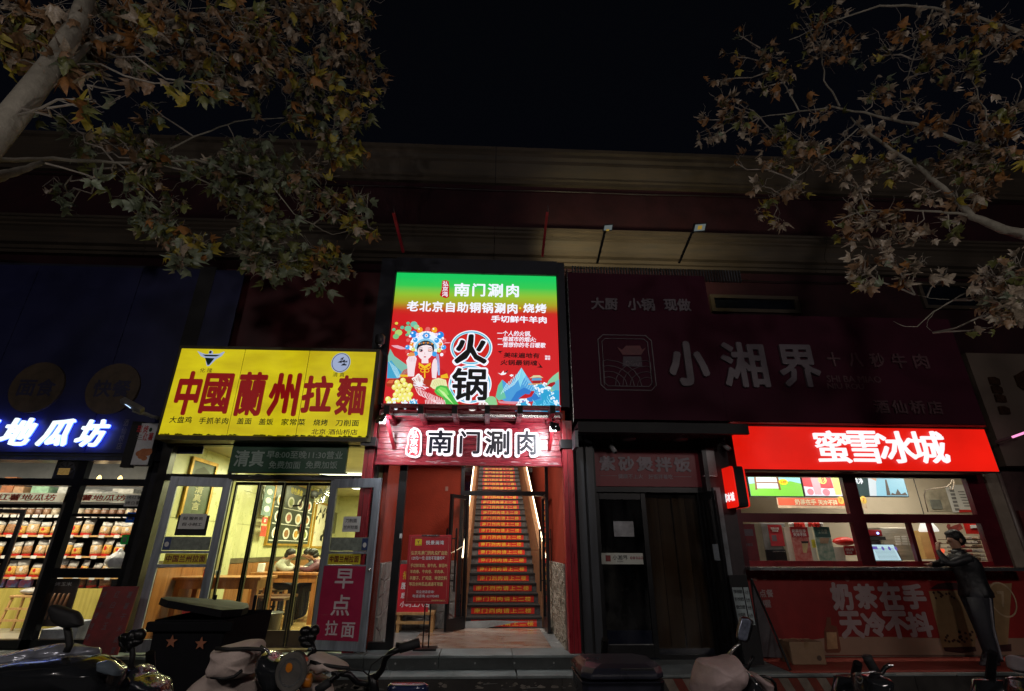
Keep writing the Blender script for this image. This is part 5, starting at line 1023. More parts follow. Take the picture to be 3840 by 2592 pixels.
# ---------------------------------------------------------------- shop 4: dark closed shop
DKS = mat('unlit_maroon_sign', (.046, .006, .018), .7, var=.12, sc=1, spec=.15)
bs = thing('dark_big_sign', 'huge unlit maroon sign board with pale 小湘界 characters and a framed pavilion logo', 'shop sign', (4, 7.0, 3.28))
xm = wx('L', 750, 250, 7.0); ztop = wz('L', 400, 66, 7.0); zm = wz('L', 1100, 272, 7.0); zbt = 3.29; XR = 7.36
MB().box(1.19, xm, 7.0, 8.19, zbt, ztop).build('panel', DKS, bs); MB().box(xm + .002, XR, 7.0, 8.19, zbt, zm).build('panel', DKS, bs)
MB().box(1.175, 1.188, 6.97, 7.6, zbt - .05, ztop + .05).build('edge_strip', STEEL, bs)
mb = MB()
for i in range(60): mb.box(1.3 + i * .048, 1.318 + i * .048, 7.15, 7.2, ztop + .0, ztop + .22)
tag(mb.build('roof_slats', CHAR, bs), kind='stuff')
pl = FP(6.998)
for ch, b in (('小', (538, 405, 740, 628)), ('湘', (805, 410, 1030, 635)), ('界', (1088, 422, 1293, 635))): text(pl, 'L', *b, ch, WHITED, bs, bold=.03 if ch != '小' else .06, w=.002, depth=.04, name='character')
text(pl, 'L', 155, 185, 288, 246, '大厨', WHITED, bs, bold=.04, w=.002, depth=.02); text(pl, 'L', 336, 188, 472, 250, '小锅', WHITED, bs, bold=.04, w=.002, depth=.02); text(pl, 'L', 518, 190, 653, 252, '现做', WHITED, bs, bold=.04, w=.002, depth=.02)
DL = mat('dim_red_letters', (.10, .04, .05), .5)
for i, ch in enumerate('十八秒牛肉'): text(pl, 'L', 1333 + i * 108, 458 + i * 2, 1400 + i * 110, 528 + i * 3, ch, DL, bs, bold=.03, w=.002, depth=.02, name='character')
text(pl, 'L', 1335, 575, 1605, 608, 'SHI BA MIAO', DL, bs, bold=.02, w=.002, depth=.01); text(pl, 'L', 1338, 613, 1520, 641, 'NIU ROU', DL, bs, bold=.02, w=.002, depth=.01)
text(pl, 'L', 1570, 698, 1910, 766, '酒仙桥店', DL, bs, bold=.03, w=.002, depth=.02, space=1.3)
lgm = mat('dim_line_white', (.13, .10, .12), .5); u0, u1, v0, v1 = pl.R('L', 197, 372, 468, 646)
mb = MB()
def rr(u0, u1, v0, v1, c, t):
    o_ = [(u0 + c, v0), (u1 - c, v0), (u1, v0 + c), (u1, v1 - c), (u1 - c, v1), (u0 + c, v1), (u0, v1 - c), (u0, v0 + c)]
    for a, b in zip(o_, o_[1:] + o_[:1]):
        mb.tube([pl.p(a[0], a[1], .01), pl.p(b[0], b[1], .01)], t, 4)
rr(u0, u1, v0, v1, .08, .009); rr(u0 + .06, u1 - .06, v0 + .06, v1 - .06, .05, .006)
for r in range(4):
    for cx in (u0 + .12, u1 - .12):
        mb.tube([pl.p(min(max(cx + (.16 + .11 * r) * math.cos(t), u0 + .05), u1 - .05), v0 + .07 + (.13 + .09 * r) * math.sin(t), .01) for t in [math.pi * k / 10 for k in range(11)]], .006, 4)
lgo = mb.build('logo_lines', lgm, bs)
MB().ppoly(pl, pp(pl, 'L', [(285, 430), (310, 445), (330, 424), (400, 424), (410, 445), (430, 432), (405, 470), (312, 470)]), .012).build('pavilion_roof', mat('dim_logo_red', (.14, .02, .03), .5), lgo)
MB().ppoly(pl, pp(pl, 'L', [(316, 478), (405, 478), (412, 530), (312, 528)]), .011).build('pavilion_wall', mat('dim_logo_dark', (.05, .03, .05), .5), lgo)
for x in (338, 362, 388): MB().ring(pl, *pl.uv('L', x, 512), .03, .04, .008, .014, 10).build('pavilion_window', lgm, lgo)
# awning
aw = thing('flat_awning', 'dark flat canopy with two round recessed lamps over the closed shop door', 'canopy', (2.3, 6.6, 3.02))
MB().box(1.16, 3.42, 6.56, 7.28, 3.06, 3.12).build('canopy_top', CHAR, aw); MB().box(1.16, 3.47, 6.50, 6.56, 2.99, 3.13).build('front_edge', BLACKM, aw); MB().box(1.2, 3.40, 6.57, 7.28, 3.04, 3.055).build('soffit', mat('grey_soffit', (.10, .09, .10), .25), aw)
for x, y in ((597, 255), (1050, 263)):
    d_ = ray('I', x, y); p = EYE + d_ * ((3.038 - EYE.z) / d_.z); MB().lathe((p.x, min(p.y, 7.15), 3.022), [(.09, 0), (.10, .008), (.10, .016)], 20).build('recessed_lamp', mat('lamp_white_ring', (.6, .5, .52), .4), aw)
c0 = W('I', 100, 160, 6.75); MB().box(1.12, 1.16, 6.55, 7.0, 2.80, 3.02).build('end_plate', mat('pale_end_plate', (.3, .32, .36), .4), aw)
cs = thing('closed_shop', 'closed dark shop with black framed glass doors beside the red porch', 'shop', (2.3, 7.3, .25))
for x0, x1 in ((1.15, 1.20), (1.30, 1.335)): MB().box(x0, x1, 7.03, 7.25, .25, 3.04).build('dark_groove', BLACKM, cs)
MB().box(1.20, 1.30, 7.0, 7.25, .25, 3.04).build('cladding_panel', CHAR, cs); MB().box(1.335, 1.435, 7.0, 7.25, .25, 3.04).build('cladding_panel', CHAR, cs)
MB().box(1.435, 1.47, 7.05, 7.35, .25, 3.04).build('frame_post', BLACK, cs); MB().box(3.02, 3.08, 7.05, 7.35, .25, 3.04).build('frame_post', BLACK, cs)
MB().box(3.08, 3.42, 7.12, 7.35, .25, 3.04).build('cladding_panel', mat('dark_red_grey_panel', (.05, .035, .04), .5), cs)
MB().box(1.47, 3.02, 7.22, 7.34, 2.30, 2.38).build('frame_rail', BLACK, cs); MB().box(1.47, 3.02, 7.24, 7.5, 2.88, 3.04).build('upper_board', CHAR, cs)
MB().box(1.20, 1.28, 7.35, 9.8, .25, 3.1).box(3.3, 3.36, 7.36, 9.8, .25, 3.1).box(1.2, 3.36, 9.8, 9.85, .25, 3.1).box(1.2, 3.36, 7.35, 9.8, 3.06, 3.1).build('dark_room', mat('dark_room_wall', (.3, .26, .22), .8), cs)
zs_ = FP(7.2); sgn_ = thing('rice_sign', 'unlit dark red sign with grey 紫砂煲拌饭 characters above the closed shop door', 'shop sign', (2.2, 7.2, 2.39))
rectp(zs_, 'I', 262, 330, 1284, 664, mat('unlit_red_board', (.20, .008, .018), .45, var=.1, sc=2), sgn_, 'board', -.05, 0)
GRL = mat('grey_lilac_letters', (.30, .25, .29), .5)
for i, ch in enumerate('紫砂煲拌饭'): text(zs_, 'I', 355 + i * 168, 388 + i * 3, 500 + i * 170, 522 + i * 3, ch, GRL, sgn_, bold=.05, w=.002, depth=.012, name='character')
text(zs_, 'I', 526, 550, 750, 592, '健康不上火', GRL, sgn_, bold=.02); text(zs_, 'I', 800, 553, 1020, 596, '好饭拌着吃', GRL, sgn_, bold=.02)
rectp(zs_, 'I', 365, 564, 515, 567, GRL, sgn_, 'thin_line'); rectp(zs_, 'I', 1030, 573, 1188, 577, GRL, sgn_, 'thin_line')
# doors
dpl = FP(7.26); mxx = wx('I', 775, 900, 7.26)
def dleaf(x0, x1, Y):
    f = MB().box(x0, x0 + .07, Y, Y + .045, .27, 2.29).box(x1 - .07, x1, Y, Y + .045, .27, 2.29).box(x0 + .07, x1 - .07, Y, Y + .045, 2.2, 2.29).box(x0 + .07, x1 - .07, Y, Y + .045, .27, .42).build('door_leaf', BLACK, cs, bevel=.004)
    MB().box(x0 + .07, x1 - .07, Y + .02, Y + .024, .42, 2.2).build('pane', GLDK, f); MB().box(x0 + .07, x1 - .07, Y - .006, Y, .42, .432).build('steel_strip', STEEL, f); return f
dleaf(1.475, mxx + .02, 7.27); f2 = MB().box(mxx + .02, 2.95, 7.30, 7.33, .25, .30).build('frame_rail', BLACK, cs); MB().box(2.95, 3.02, 7.26, 7.34, .25, 2.3).build('frame_post', BLACK, cs)
MB().box(mxx + .02, 2.95, 7.315, 7.318, .30, 2.3).build('pane', glass('brown_glass', (.75, .68, .6), 1, .04), cs)
CUR = mat('brown_curtain', (.13, .115, .095), .8, sc=2, stretch=(9, 1, .3), col2=(.06, .052, .045))
for i in range(6): MB().box(mxx + .05 + i * .2, mxx + .235 + i * .2, 7.44 + .02 * (i % 2), 7.46 + .02 * (i % 2), .35, 2.28).build('curtain_strip', CUR, cs)
A = W('I', 1400, 700, 6.9); A.z = 0; B = Vector((2.99, 7.24, 0)); pld = Pl(Vector((B.x, B.y, 0)), (A.x - B.x, A.y - B.y, 0)); L = (A - B).length
rd = thing('dark_glass_door', 'black glass door leaf standing open at the right of the closed shop entrance', 'door', tuple(B))
MB().pbox(pld, 0, .06, .27, 2.3, -.02, .02).pbox(pld, L - .06, L, .27, 2.3, -.02, .02).pbox(pld, .06, L - .06, 2.2, 2.3, -.02, .02).pbox(pld, .06, L - .06, .27, .45, -.02, .02).build('frame', BLACK, rd, bevel=.003); MB().pbox(pld, .06, L - .06, .45, 2.2, -.003, .003).build('glass', GLDK, rd)
MB().pbox(pld, L * .4, L * .75, 1.42, 1.62, .005, .008).build('pale_paper', mat('dim_paper', (.34, .36, .38), .6), rd)
MB().box(3.10, 3.19, 7.02, 7.119, .25, 2.35).build('grey_jamb', mat('jamb_grey', (.20, .22, .24), .4), cs)
rectp(FP(7.268), 'I', 487, 978, 668, 1117, mat('unlit_paper', (.38, .38, .40), .6), cs, 'paper_notice', -.001, .002)
st_ = rectp(FP(7.268), 'I', 375, 1265, 752, 1367, mat('pale_sticker', (.55, .56, .5), .5, var=.05), cs, 'door_sticker', -.001, .002)
text(FP(7.268), 'I', 475, 1285, 612, 1328, '小湘界', BLACKM, st_, bold=.01, w=.004); text(FP(7.268), 'I', 515, 1335, 572, 1348, '遇见湘味', BLACKM, st_, w=.004)
mb = MB()
for i in range(5): mb.disc(FP(7.268), *FP(7.268).uv('I', 645 + i * 24, 1310), .017, .019, .004, 14)
mb.build('red_dots', mat('dull_red_dots', (.3, .03, .03), .5), st_); text(FP(7.268), 'I', 636, 1299, 748, 1321, '十八秒牛肉', PAPER, st_, w=.005)
mb = MB(); qq = FP(7.268).R('I', 412, 1285, 458, 1342); mb.pbox(FP(7.268), *qq, .004, .005); mb.build('sticker_logo', mat('dull_red_dots', (.3, .03, .03), .5), st_)
for i, (x, y, lb) in enumerate(((478, 320, 'grey security camera hanging left under the flat canopy'), (1500, 300, 'pale grey security camera at the right end of the flat canopy'))):
    p = W('I', x, y, 6.95 if i == 0 else 6.9); q = thing('security_camera', lb, 'camera', tuple(p), 'security cameras under the canopy')
    MB().tube([(p.x, p.y, 3.03), (p.x, p.y, p.z + .02)], .012, 6).build('bracket', STEEL, q); d = Vector((.35 if i == 0 else .5, -.5, -.8)).normalized()
    MB().tube([p - d * .07, p - d * .06, p + d * .06, p + d * .075], [.02, .034, .036, .026], 12).build('barrel', mat('camera_grey', (.28, .28, .29), .4), q, smooth=True); MB().tube([p + d * .075, p + d * .08], .02, 10).build('lens', BLACK, q)
q = thing('side_light_box', 'small unlit pale framed light box to the right of the dark red rice sign', 'sign', tuple(W('I', 1350, 560, 7.05))); rectp(FP(7.06), 'I', 1298, 320, 1408, 568, mat('unlit_acrylic', (.22, .20, .21), .3, var=.1), q, 'face', -.05, 0); rectp(FP(7.06), 'I', 1290, 312, 1416, 322, STEEL, q, 'frame', -.05, .006); rectp(FP(7.06), 'I', 1300, 564, 1420, 572, STEEL, q, 'frame', -.05, .006)
# ---------------------------------------------------------------- shop 5: drinks counter
MXR = emn('red_lit_sign', 'ee1a0c', 1, 'd01408', .9, (1, 1, 1.5))
ms = thing('red_drinks_sign', 'glowing red sign board with white rounded characters 蜜雪冰城 over the serving window', 'shop sign', (5.3, 6.9, 2.58))
MB().box(3.42, 7.2, 6.905, 7.25, 2.585, 3.21).build('case', mat('dark_red_case', (.12, .01, .01), .5), ms); MB().box(3.425, 7.195, 6.895, 6.904, 2.59, 3.19).build('face', MXR, ms); MB().box(3.415, 7.205, 6.86, 7.2, 3.222, 3.245).build('top_lip', mat('red_lip', (.55, .02, .015), .4), ms)
MB().box(3.42, 7.2, 6.87, 6.90, 2.565, 2.582).build('lower_trim', BLACKM, ms)
pl = FP(6.89); WS = em('white_letter_face', (1, .98, 1), 1.0)
for ch, b in (('蜜', (855, 218, 1088, 443)), ('雪', (1085, 220, 1310, 445)), ('冰', (1298, 222, 1550, 445)), ('城', (1530, 222, 1772, 447))): text(pl, 'J', *b, ch, WS, ms, bold=.0135, w=.0, depth=.03, name='letter')
# blade sign
bl2 = Pl((3.30, 0, 0), (0, -1, 0)); u0, u1, v0, v1 = bl2.R('I', 1422, 490, 1585, 865)
bsn = thing('red_blade_sign', 'small red glowing blade sign with white 蜜雪冰城 lettering left of the serving window', 'sign', (3.39, -u0 - .1, v0))
mb = MB(); u1 = max(u1, u0 + .32); c = .05
sh8 = [(u0 + c, v0), (u1 - c, v0), (u1 - .01, v0 + .01), (u1, v0 + c), (u1, v1 - c), (u1 - .01, v1 - .01), (u1 - c, v1), (u0 + c, v1), (u0 + .01, v1 - .01), (u0, v1 - c), (u0, v0 + c), (u0 + .01, v0 + .01)]
MB().prism(bl2, sh8, -.15, -.02).build('case', BLACKM, bsn); MB().prism(bl2, sh8, -.018, .0).build('lit_face', MXR, bsn); MB().prism(bl2, sh8, -.17, -.152).build('lit_face', MXR, bsn)
txtmb(MB(), bl2, (u0 + .05, u1 - .05, v0 + .08, v0 + .20), '蜜雪冰城', .05, w=.004).build('lettering', WS, bsn); MB().box(3.35, 3.42, -u0 - .0, 7.1, v1 - .3, v1 - .25).build('arm', BLACK, bsn)
# window frame
wf_ = thing('serving_window', 'wide dark red framed serving window of the drinks shop with metal counter sill', 'serving window', (5.3, 7.3, 1.3))
YW = 7.3; X0, X1 = 3.52, 7.30
cm0, cm1 = wx('J', 1048, 600, YW), wx('J', 1140, 600, YW); zr0, zr1 = wz('J', 1000, 862, YW), wz('J', 1000, 800, YW); zt0 = wz('J', 1000, 545, YW); zb1 = wz('J', 1000, 1132, YW); xr = wx('J', 1980, 790, YW)
MB().box(3.42, 3.56, YW - .03, YW + .05, 1.33, 2.58).build('jamb', MAROON, wf_); MB().box(3.56, X1, YW - .03, YW + .05, zt0, 2.60).build('head_rail', MAROON, wf_); MB().box(cm0, cm1, YW - .03, YW + .05, 1.36, zt0).build('mullion', MAROON, wf_)
MB().box(3.56, cm0, YW - .03, YW + .05, zr0, zr1).build('mid_rail', MAROON, wf_); MB().box(cm1, xr, YW - .03, YW + .05, zr0, zr1).build('mid_rail', MAROON, wf_); MB().box(xr, X1, YW - .03, YW + .05, 1.36, zt0).build('jamb', MAROON, wf_)
RFR = mat('red_frame', (.3, .012, .02), .35); MB().box(3.56, X1, YW - .028, YW + .052, 1.342, zb1).build('bottom_rail', RFR, wf_)
m1, m2 = wx('J', 1537, 950, YW), wx('J', 1680, 950, YW); MB().box(m1 - .03, m1 + .025, YW - .02, YW + .04, zb1, zr0).build('mullion', MAROON, wf_); MB().box(m2 - .02, m2 + .02, YW - .02, YW + .04, zb1, zr0).build('mullion', RFR, wf_)
MB().box(3.56, xr, YW + .0, YW + .004, zb1, zr0).build('glass', GLS, wf_); MB().box(3.56, xr, YW + .0, YW + .004, zr1, zt0).build('glass', GLS, wf_)
MB().box(3.42, 7.42, 7.0, 7.27, 1.30, 1.34).build('counter_sill', STEEL, wf_, bevel=.004)
# room
mr_ = thing('drinks_shop_room', 'cream walled kitchen room behind the serving window', 'shop', (5.3, 8.5, .25)); CRW = mat('cream_wall', (.52, .45, .34), .7, sc=2, var=.06)
MB().box(3.44, 10, 9.9, 10, .25, 3.1).build('wall', CRW, mr_); MB().box(3.37, 3.44, 7.36, 10, .25, 3.1).build('wall', CRW, mr_); MB().box(9.8, 10, 7.48, 9.9, .25, 3.1).build('wall', CRW, mr_); MB().box(3.44, 10, 7.36, 10, 3.0, 3.1).build('ceiling', CRW, mr_); MB().box(3.44, 9.8, 7.5, 9.9, .22, .26).build('shop_floor', FLT, mr_)
MB().box(3.56, 4.1, 8.8, 9.9, .25, 3.0).build('pier', CRW, mr_)
for i, x in enumerate((4.4, 5.8, 7.4)):
    q = thing('kitchen_panel_lamp', ORD[i] + ' ceiling panel lamp from the left inside the drinks shop', 'ceiling lamp', (x, 8.7, 2.98), 'ceiling lamps of the drinks shop'); MB().box(x - .3, x + .3, 7.5, 7.8, 2.965, 2.998).build('panel', em('kitchen_panel', (1, .94, .8), 2.5, False), q); lamp('AREA', 'kitchen_light', (x, 7.62, 2.84), (x, 8.9, .9), 20, (1, .92, .76), .6, .4)
lamp('AREA', 'kitchen_wall_fill', (7.6, 8.8, 2.9), (8.0, 9.6, .6), 22, (1, .92, .76), .8, .3)  # unseen fill lamp added to light the wall behind the screens
# menu screens
SY2 = 8.2; sp2 = FP(SY2)
def scr(k, x0, x1, y1, lb, mats_, fn):
    u0, u1 = sp2.uv(k, x0, y1 - 60)[0], sp2.uv(k, x1, y1 - 60)[0]; v0 = sp2.uv(k, (x0 + x1) / 2, y1)[1]; v1 = v0 + (u1 - u0) * .56
    q = thing('menu_screen', lb, 'screen', ((u0 + u1) / 2, SY2, v0), 'menu screens in the drinks shop'); MB().pbox(sp2, u0, u1, v0, v1, -.05, -.002).build('case', BLACKM, q); fn(q, u0 + .01, u1 - .01, v0 + .015, v1 - .01); return q
def s1(q, a, b, c, d):
    w_, h = b - a, d - c; P = lambda x, y: (a + x * w_, c + y * h)
    MB().pbox(sp2, a, b, c, d, -.002, 0).build('display', em('d_sky', '9adcee', .95), q)
    mb = MB(); mb.ppoly(sp2, [P(0, 0), P(1, 0), P(1, .42), P(.8, .5), P(.6, .42), P(.3, .45), P(0, .4)], .002); mb.build('green_field', em('d_green', '7cd03c', .9), q)
    MB().ppoly(sp2, [P(.14, .25), P(.55, .25), P(.55, .95), P(.14, .95)], .004).build('board_picture', em('d_board', 'e8eef8', .9), q)
    MB().ppoly(sp2, [P(.10, .2), P(.14, .2), P(.16, .98), P(.12, .98)], .005).ppoly(sp2, [P(.55, .2), P(.59, .2), P(.57, .98), P(.53, .98)], .005).ppoly(sp2, [P(.12, .42), P(.6, .42), P(.6, .46), P(.12, .46)], .006).build('easel_picture', em('d_brown', '8a5a30', .7), q)
    MB().disc(sp2, *P(.66, .47), w_ * .09, h * .1, .007, 16).build('yellow_bubble', em('d_yellow', 'f0d010', 1), q)
    txtmb(MB(), sp2, (*[P(.61, 0)[0], P(.71, 0)[0]], P(0, .42)[1], P(0, .52)[1]), '3~9岁', .02, w=.009).build('lettering', em('d_red', 'c02010', .8), q)
    mb = MB(); txtmb(mb, sp2, (P(.2, 0)[0], P(.24, 0)[0], P(0, .76)[1], P(0, .88)[1]), 't', .04, w=.006); mb.build('lettering', em('d_brown', '8a5a30', .7), q)
    txtmb(MB(), sp2, (P(.31, 0)[0], P(.37, 0)[0], P(0, .76)[1], P(0, .88)[1]), 'Y', .04, w=.006).build('lettering', em('d_blue', '3090e0', .9), q); txtmb(MB(), sp2, (P(.43, 0)[0], P(.51, 0)[0], P(0, .76)[1], P(0, .88)[1]), 'w', .04, w=.006).build('lettering', em('d_lime', 'b0c820', .9), q)
def s2(q, a, b, c, d):
    w_, h = b - a, d - c; P = lambda x, y: (a + x * w_, c + y * h)
    MB().pbox(sp2, a, b, c, d, -.002, 0).build('display', em('d_redbg', 'd02038', .95), q); MB().ppoly(sp2, [P(0, 0), P(1, 0), P(1, .34), P(.5, .28), P(0, .36)], .002).build('table_picture', em('d_pale', 'd8e0f0', .9), q)
    mb = MB()
    for x in (.28, .72): mb.ppoly(sp2, [P(x - .07, .05), P(x + .07, .05), P(x + .11, .97), P(x - .11, .97)], .004)
    mb.build('cup_picture', em('d_pink', 'e8a8b4', .9), q); MB().ppoly(sp2, [P(.66, .05), P(.78, .05), P(.81, .9), P(.63, .9)], .006).build('lemon_drink', em('d_lemon', 'd8e878', .95), q)
    MB().disc(sp2, *P(.46, .14), w_ * .08, h * .13, .007).disc(sp2, *P(.12, .15), w_ * .07, h * .12, .007).build('peach_picture', em('d_peach', 'e88090', .9), q); MB().disc(sp2, *P(.88, .14), w_ * .08, h * .13, .007).build('lemon_picture', em('d_lemon2', 'e8e838', .95), q)
    MB().disc(sp2, *P(.43, .6), w_ * .09, h * .15, .009).disc(sp2, *P(.87, .6), w_ * .09, h * .15, .009).build('price_disc', em('d_lime2', 'e4f070', .95), q)
    for x, s in ((.44, '8'), (.88, '5')): txtmb(MB(), sp2, (P(x - .035, 0)[0], P(x + .035, 0)[0], P(0, .49)[1], P(0, .71)[1]), s, .03, w=.011).build('price', em('d_red', 'c02010', .8), q)
def s3(q, a, b, c, d):
    w_, h = b - a, d - c; P = lambda x, y: (a + x * w_, c + y * h)
    MB().pbox(sp2, a, b, c, d, -.002, 0).build('display', em('d_teal', '18383c', .8), q)
    MB().ppoly(sp2, [P(.44, 0), P(1, 0), P(1, 1), P(.56, 1)], .002).build('pale_blue_sheet', em('d_pblue', '8cc4d8', .9), q); MB().ppoly(sp2, [P(.32, 0), P(.44, 0), P(.56, 1), P(.4, 1)], .003).build('white_gap', em('d_whitish', 'c8d4dc', .9), q)
    MB().ppoly(sp2, [P(.62, .02), P(.66, .5), P(.69, .5), P(.69, .02)], .004).ppoly(sp2, [P(.69, .02), P(.99, .02), P(.96, .12), P(.88, .06), P(.84, .22), P(.78, .06), P(.72, .1)], .004).build('shadow_shapes', em('d_bshadow', '5a5048', .7), q)
    MB().ppoly(sp2, [P(.0, 1), P(.28, 1), P(.3, .6), P(.15, .8), P(.05, .7)], .004).ppoly(sp2, [P(.5, .55), P(.62, .6), P(.66, .85), P(.55, .9)], .006).build('brown_shapes', em('d_dbrown', '4a2c28', .8), q)
    MB().ppoly(sp2, [P(.52, .82), P(.72, .9), P(.84, 1), P(.6, 1)], .007).ppoly(sp2, [P(.34, .6), P(.5, .45), P(.52, .6), P(.4, .85)], .007).build('hand_picture', em('d_skin', 'd8a888', .8), q)
    txtmb(MB(), sp2, (P(.1, 0)[0], P(.26, 0)[0], P(0, .36)[1], P(0, .54)[1]), '洗净', .03, w=.009).build('lettering', em('d_board', 'e8eef8', .9), q)
scr('J', 393, 768, 682, 'left menu screen with green field and easel picture behind the serving window', 0, s1)
scr('J', 774, 1105, 682, 'middle menu screen with red cup pictures and yellow prices 8 and 5', 0, s2)
scr('J', 1095, 1500, 682, 'right menu screen with pale blue sheet and white characters 洗净', 0, s3)
wb = thing('winter_banner', 'long red and cream banner reading 奶茶在手 天冷不抖 below the menu screens', 'banner', tuple(W('J', 850, 760, 8.1))); bp_ = FP(8.1)
rectp(bp_, 'J', 590, 688, 1215, 762, mat('banner_cream', (.55, .42, .3), .5), wb, 'sheet', -.004, 0); rectp(bp_, 'J', 596, 690, 1110, 742, mat('banner_orange_red', (.62, .1, .05), .5, var=.1), wb, 'red_field', .0005, .002)
text(bp_, 'J', 712, 697, 862, 738, '奶茶在手', mat('cream_letters', (.75, .65, .45), .5), wb, bold=.05, w=.004); text(bp_, 'J', 876, 700, 1012, 740, '天冷不抖', MATS['cream_letters'], wb, bold=.05, w=.004)
MB().disc(bp_, *bp_.uv('J', 1035, 705), .05, .06, .006).disc(bp_, *bp_.uv('J', 1195, 703), .05, .06, .006).build('price_disc', mat('price_yellow', (.7, .5, .1), .5), wb); text(bp_, 'J', 1186, 692, 1203, 715, '7', mat('price_red', (.5, .05, .02), .5), wb, bold=.03, w=.009); text(bp_, 'J', 1026, 692, 1043, 715, '7', MATS['price_red'], wb, bold=.03, w=.009)
# posters in the windows
def card(nm, lb, cat, k, x0, y0, x1, y1, Y, m, lines=(), tm=None, dep=.006):
    p_ = FP(Y); r = p_.R(k, x0, y0, x1, y1); q = thing(nm, lb, cat, ((r[0] + r[1]) / 2, Y, r[2])); MB().pbox(p_, *r, -dep, 0).build('sheet', m, q)
    for s, b in lines: text(p_, k, *b, s, tm or PAPER, q, bold=.03, w=.003)
    return q, p_
DKR = mat('poster_dark_red', (.42, .02, .03), .5, var=.12)
q, p_ = card('order_poster', 'dim red ordering poster at the far left of the serving window', 'poster', 'Q', 118, 795, 345, 1330, 7.33, mat('dim_red_poster', (.2, .012, .02), .5), [('投诉建议', (120, 1072, 285, 1118))], WHITED)
rectp(p_, 'Q', 150, 870, 285, 968, WHITED, q, 'blank_square', .001, .003)
q, p_ = card('order_poster', 'red ordering poster on the grey machine behind the serving window', 'poster', 'Q', 525, 808, 725, 1115, 7.72, DKR, [('扫码点餐', (542, 842, 662, 880)), ('更快捷', (562, 882, 650, 912))], PAPER); rectp(p_, 'Q', 560, 955, 628, 1045, WHITED, q, 'blank_square', .001, .003)
q, p_ = card('milk_tea_poster', 'tall red standing poster of milk tea cups behind the lower left window', 'poster', 'Q', 862, 838, 1112, 1330, 7.62, mat('poster_pink_mix', (.6, .3, .25), .5, sc=14, col2=(.45, .04, .04)), [], PAPER)
text(p_, 'Q', 845, 868, 1050, 920, '奶茶在手', PAPER, q, bold=.05, w=.006); text(p_, 'Q', 865, 925, 1058, 978, '天冷不抖', PAPER, q, bold=.05, w=.006); rectp(p_, 'Q', 840, 838, 1085, 990, DKR, q, 'red_heading', .0005, .002)
CUPM = mat('milk_tea_print', (.62, .5, .25), .5, sc=8, var=.15); MB().ppoly(p_, pp(p_, 'Q', [(990, 1060), (1085, 1060), (1065, 1215), (1015, 1215)]), .004).build('cup_print', CUPM, q); MB().ppoly(p_, pp(p_, 'Q', [(980, 1045), (1090, 1045), (1085, 1075), (990, 1075)]), .005).build('pearl_print', mat('pearl_black', (.03, .02, .02), .5), q)
q, p_ = card('green_tea_poster', 'tall dark green standing poster with a bucket cup beside the red milk tea poster', 'poster', 'Q', 1205, 838, 1440, 1330, 7.62, mat('poster_green_mix', (.45, .5, .4), .5, sc=12, col2=(.06, .2, .15)), [], PAPER)
rectp(p_, 'Q', 1180, 838, 1405, 985, mat('poster_teal', (.03, .10, .09), .5), q, 'dark_heading', .0005, .002); text(p_, 'Q', 1225, 870, 1360, 940, '一大桶\n太划算', mat('teal_text', (.3, .38, .3), .5), q, bold=.03, w=.004)
MB().ppoly(p_, pp(p_, 'Q', [(1248, 1000), (1392, 1000), (1375, 1080), (1262, 1080)]), .004).build('bucket_print', mat('bucket_tan', (.5, .36, .22), .5), q)
card('scan_card', 'small dark red card with pale characters beside the centre mullion', 'card', 'Q', 1612, 1112, 1775, 1250, 7.6, DKR, [('扫码点餐', (1625, 1150, 1745, 1185)), ('享优惠', (1640, 1195, 1725, 1230))], PAPER)
q = thing('cup_dispenser', 'white cabinet block behind the left drinks posters', 'cabinet', tuple(W('Q', 800, 1335, 7.75)))
for a, b in ((775, 870), (1095, 1180), (1445, 1620)): rectp(FP(7.7), 'Q', a, 838 if a < 1400 else 1130, b, 1335, mat('white_box', (.58, .56, .48), .5, var=.08), q, 'box', -.2, 0)
rectp(FP(7.69), 'Q', 1140, 1022, 1190, 1140, mat('yellow_tag', (.75, .68, .05), .5), q, 'yellow_tag', .001, .006)
q = thing('coin_machine', 'grey ordering machine with black printer tray behind the serving window', 'machine', tuple(W('Q', 650, 1335, 7.8))); rectp(FP(7.8), 'Q', 440, 780, 800, 1335, mat('machine_grey', (.16, .16, .16), .4), q, 'body', -.3, 0, .01); rectp(FP(7.76), 'Q', 478, 1165, 825, 1335, BLACK, q, 'tray', -.03, 0, .01); rectp(FP(7.76), 'Q', 570, 1182, 790, 1200, STEEL, q, 'printer_teeth', .001, .008)
rp = W('Q', 1630, 1110, 7.75); crumple((rp.x, rp.y, rp.z), (.16, .08, .06), REDP, 'red_packets', 'heap of bright red packets behind the serving window beside the centre mullion', 'packets', 6, kn=False)
for i, (x, lb) in enumerate(((895, 'left of three red and white cup stacks over the posters'), (1055, 'middle of three red and white cup stacks over the posters'), (1225, 'right, widest of three red and white cup stacks over the posters'))):
    rp = W('Q', x, 838, 7.8); q = thing('cup_stack', lb, 'cups', tuple(rp), 'cup stacks over the posters')
    for j in range(3): MB().lathe(rp + Vector((-.05 + j * .05, 0, 0)), [(.03, 0), (.04, .05), (.036, .06)], 12).build('cup', REDP if j != i else PAPER, q)
q = thing('white_menu_sheet', 'large white wall sheets on the cream wall at the upper right of the serving window', 'poster', tuple(W('S', 1400, 635, 9.86)))
for (x0, y0, x1, y1) in ((1215, 250, 1330, 635), (1330, 230, 1500, 635)):
    rectp(FP(9.86), 'S', x0, y0, x1, y1, PAPER, q, 'sheet', -.004, 0)
rectp(FP(9.855), 'S', 1365, 598, 1590, 636, REDP, q, 'red_footer', 0, .002)
mb = MB()
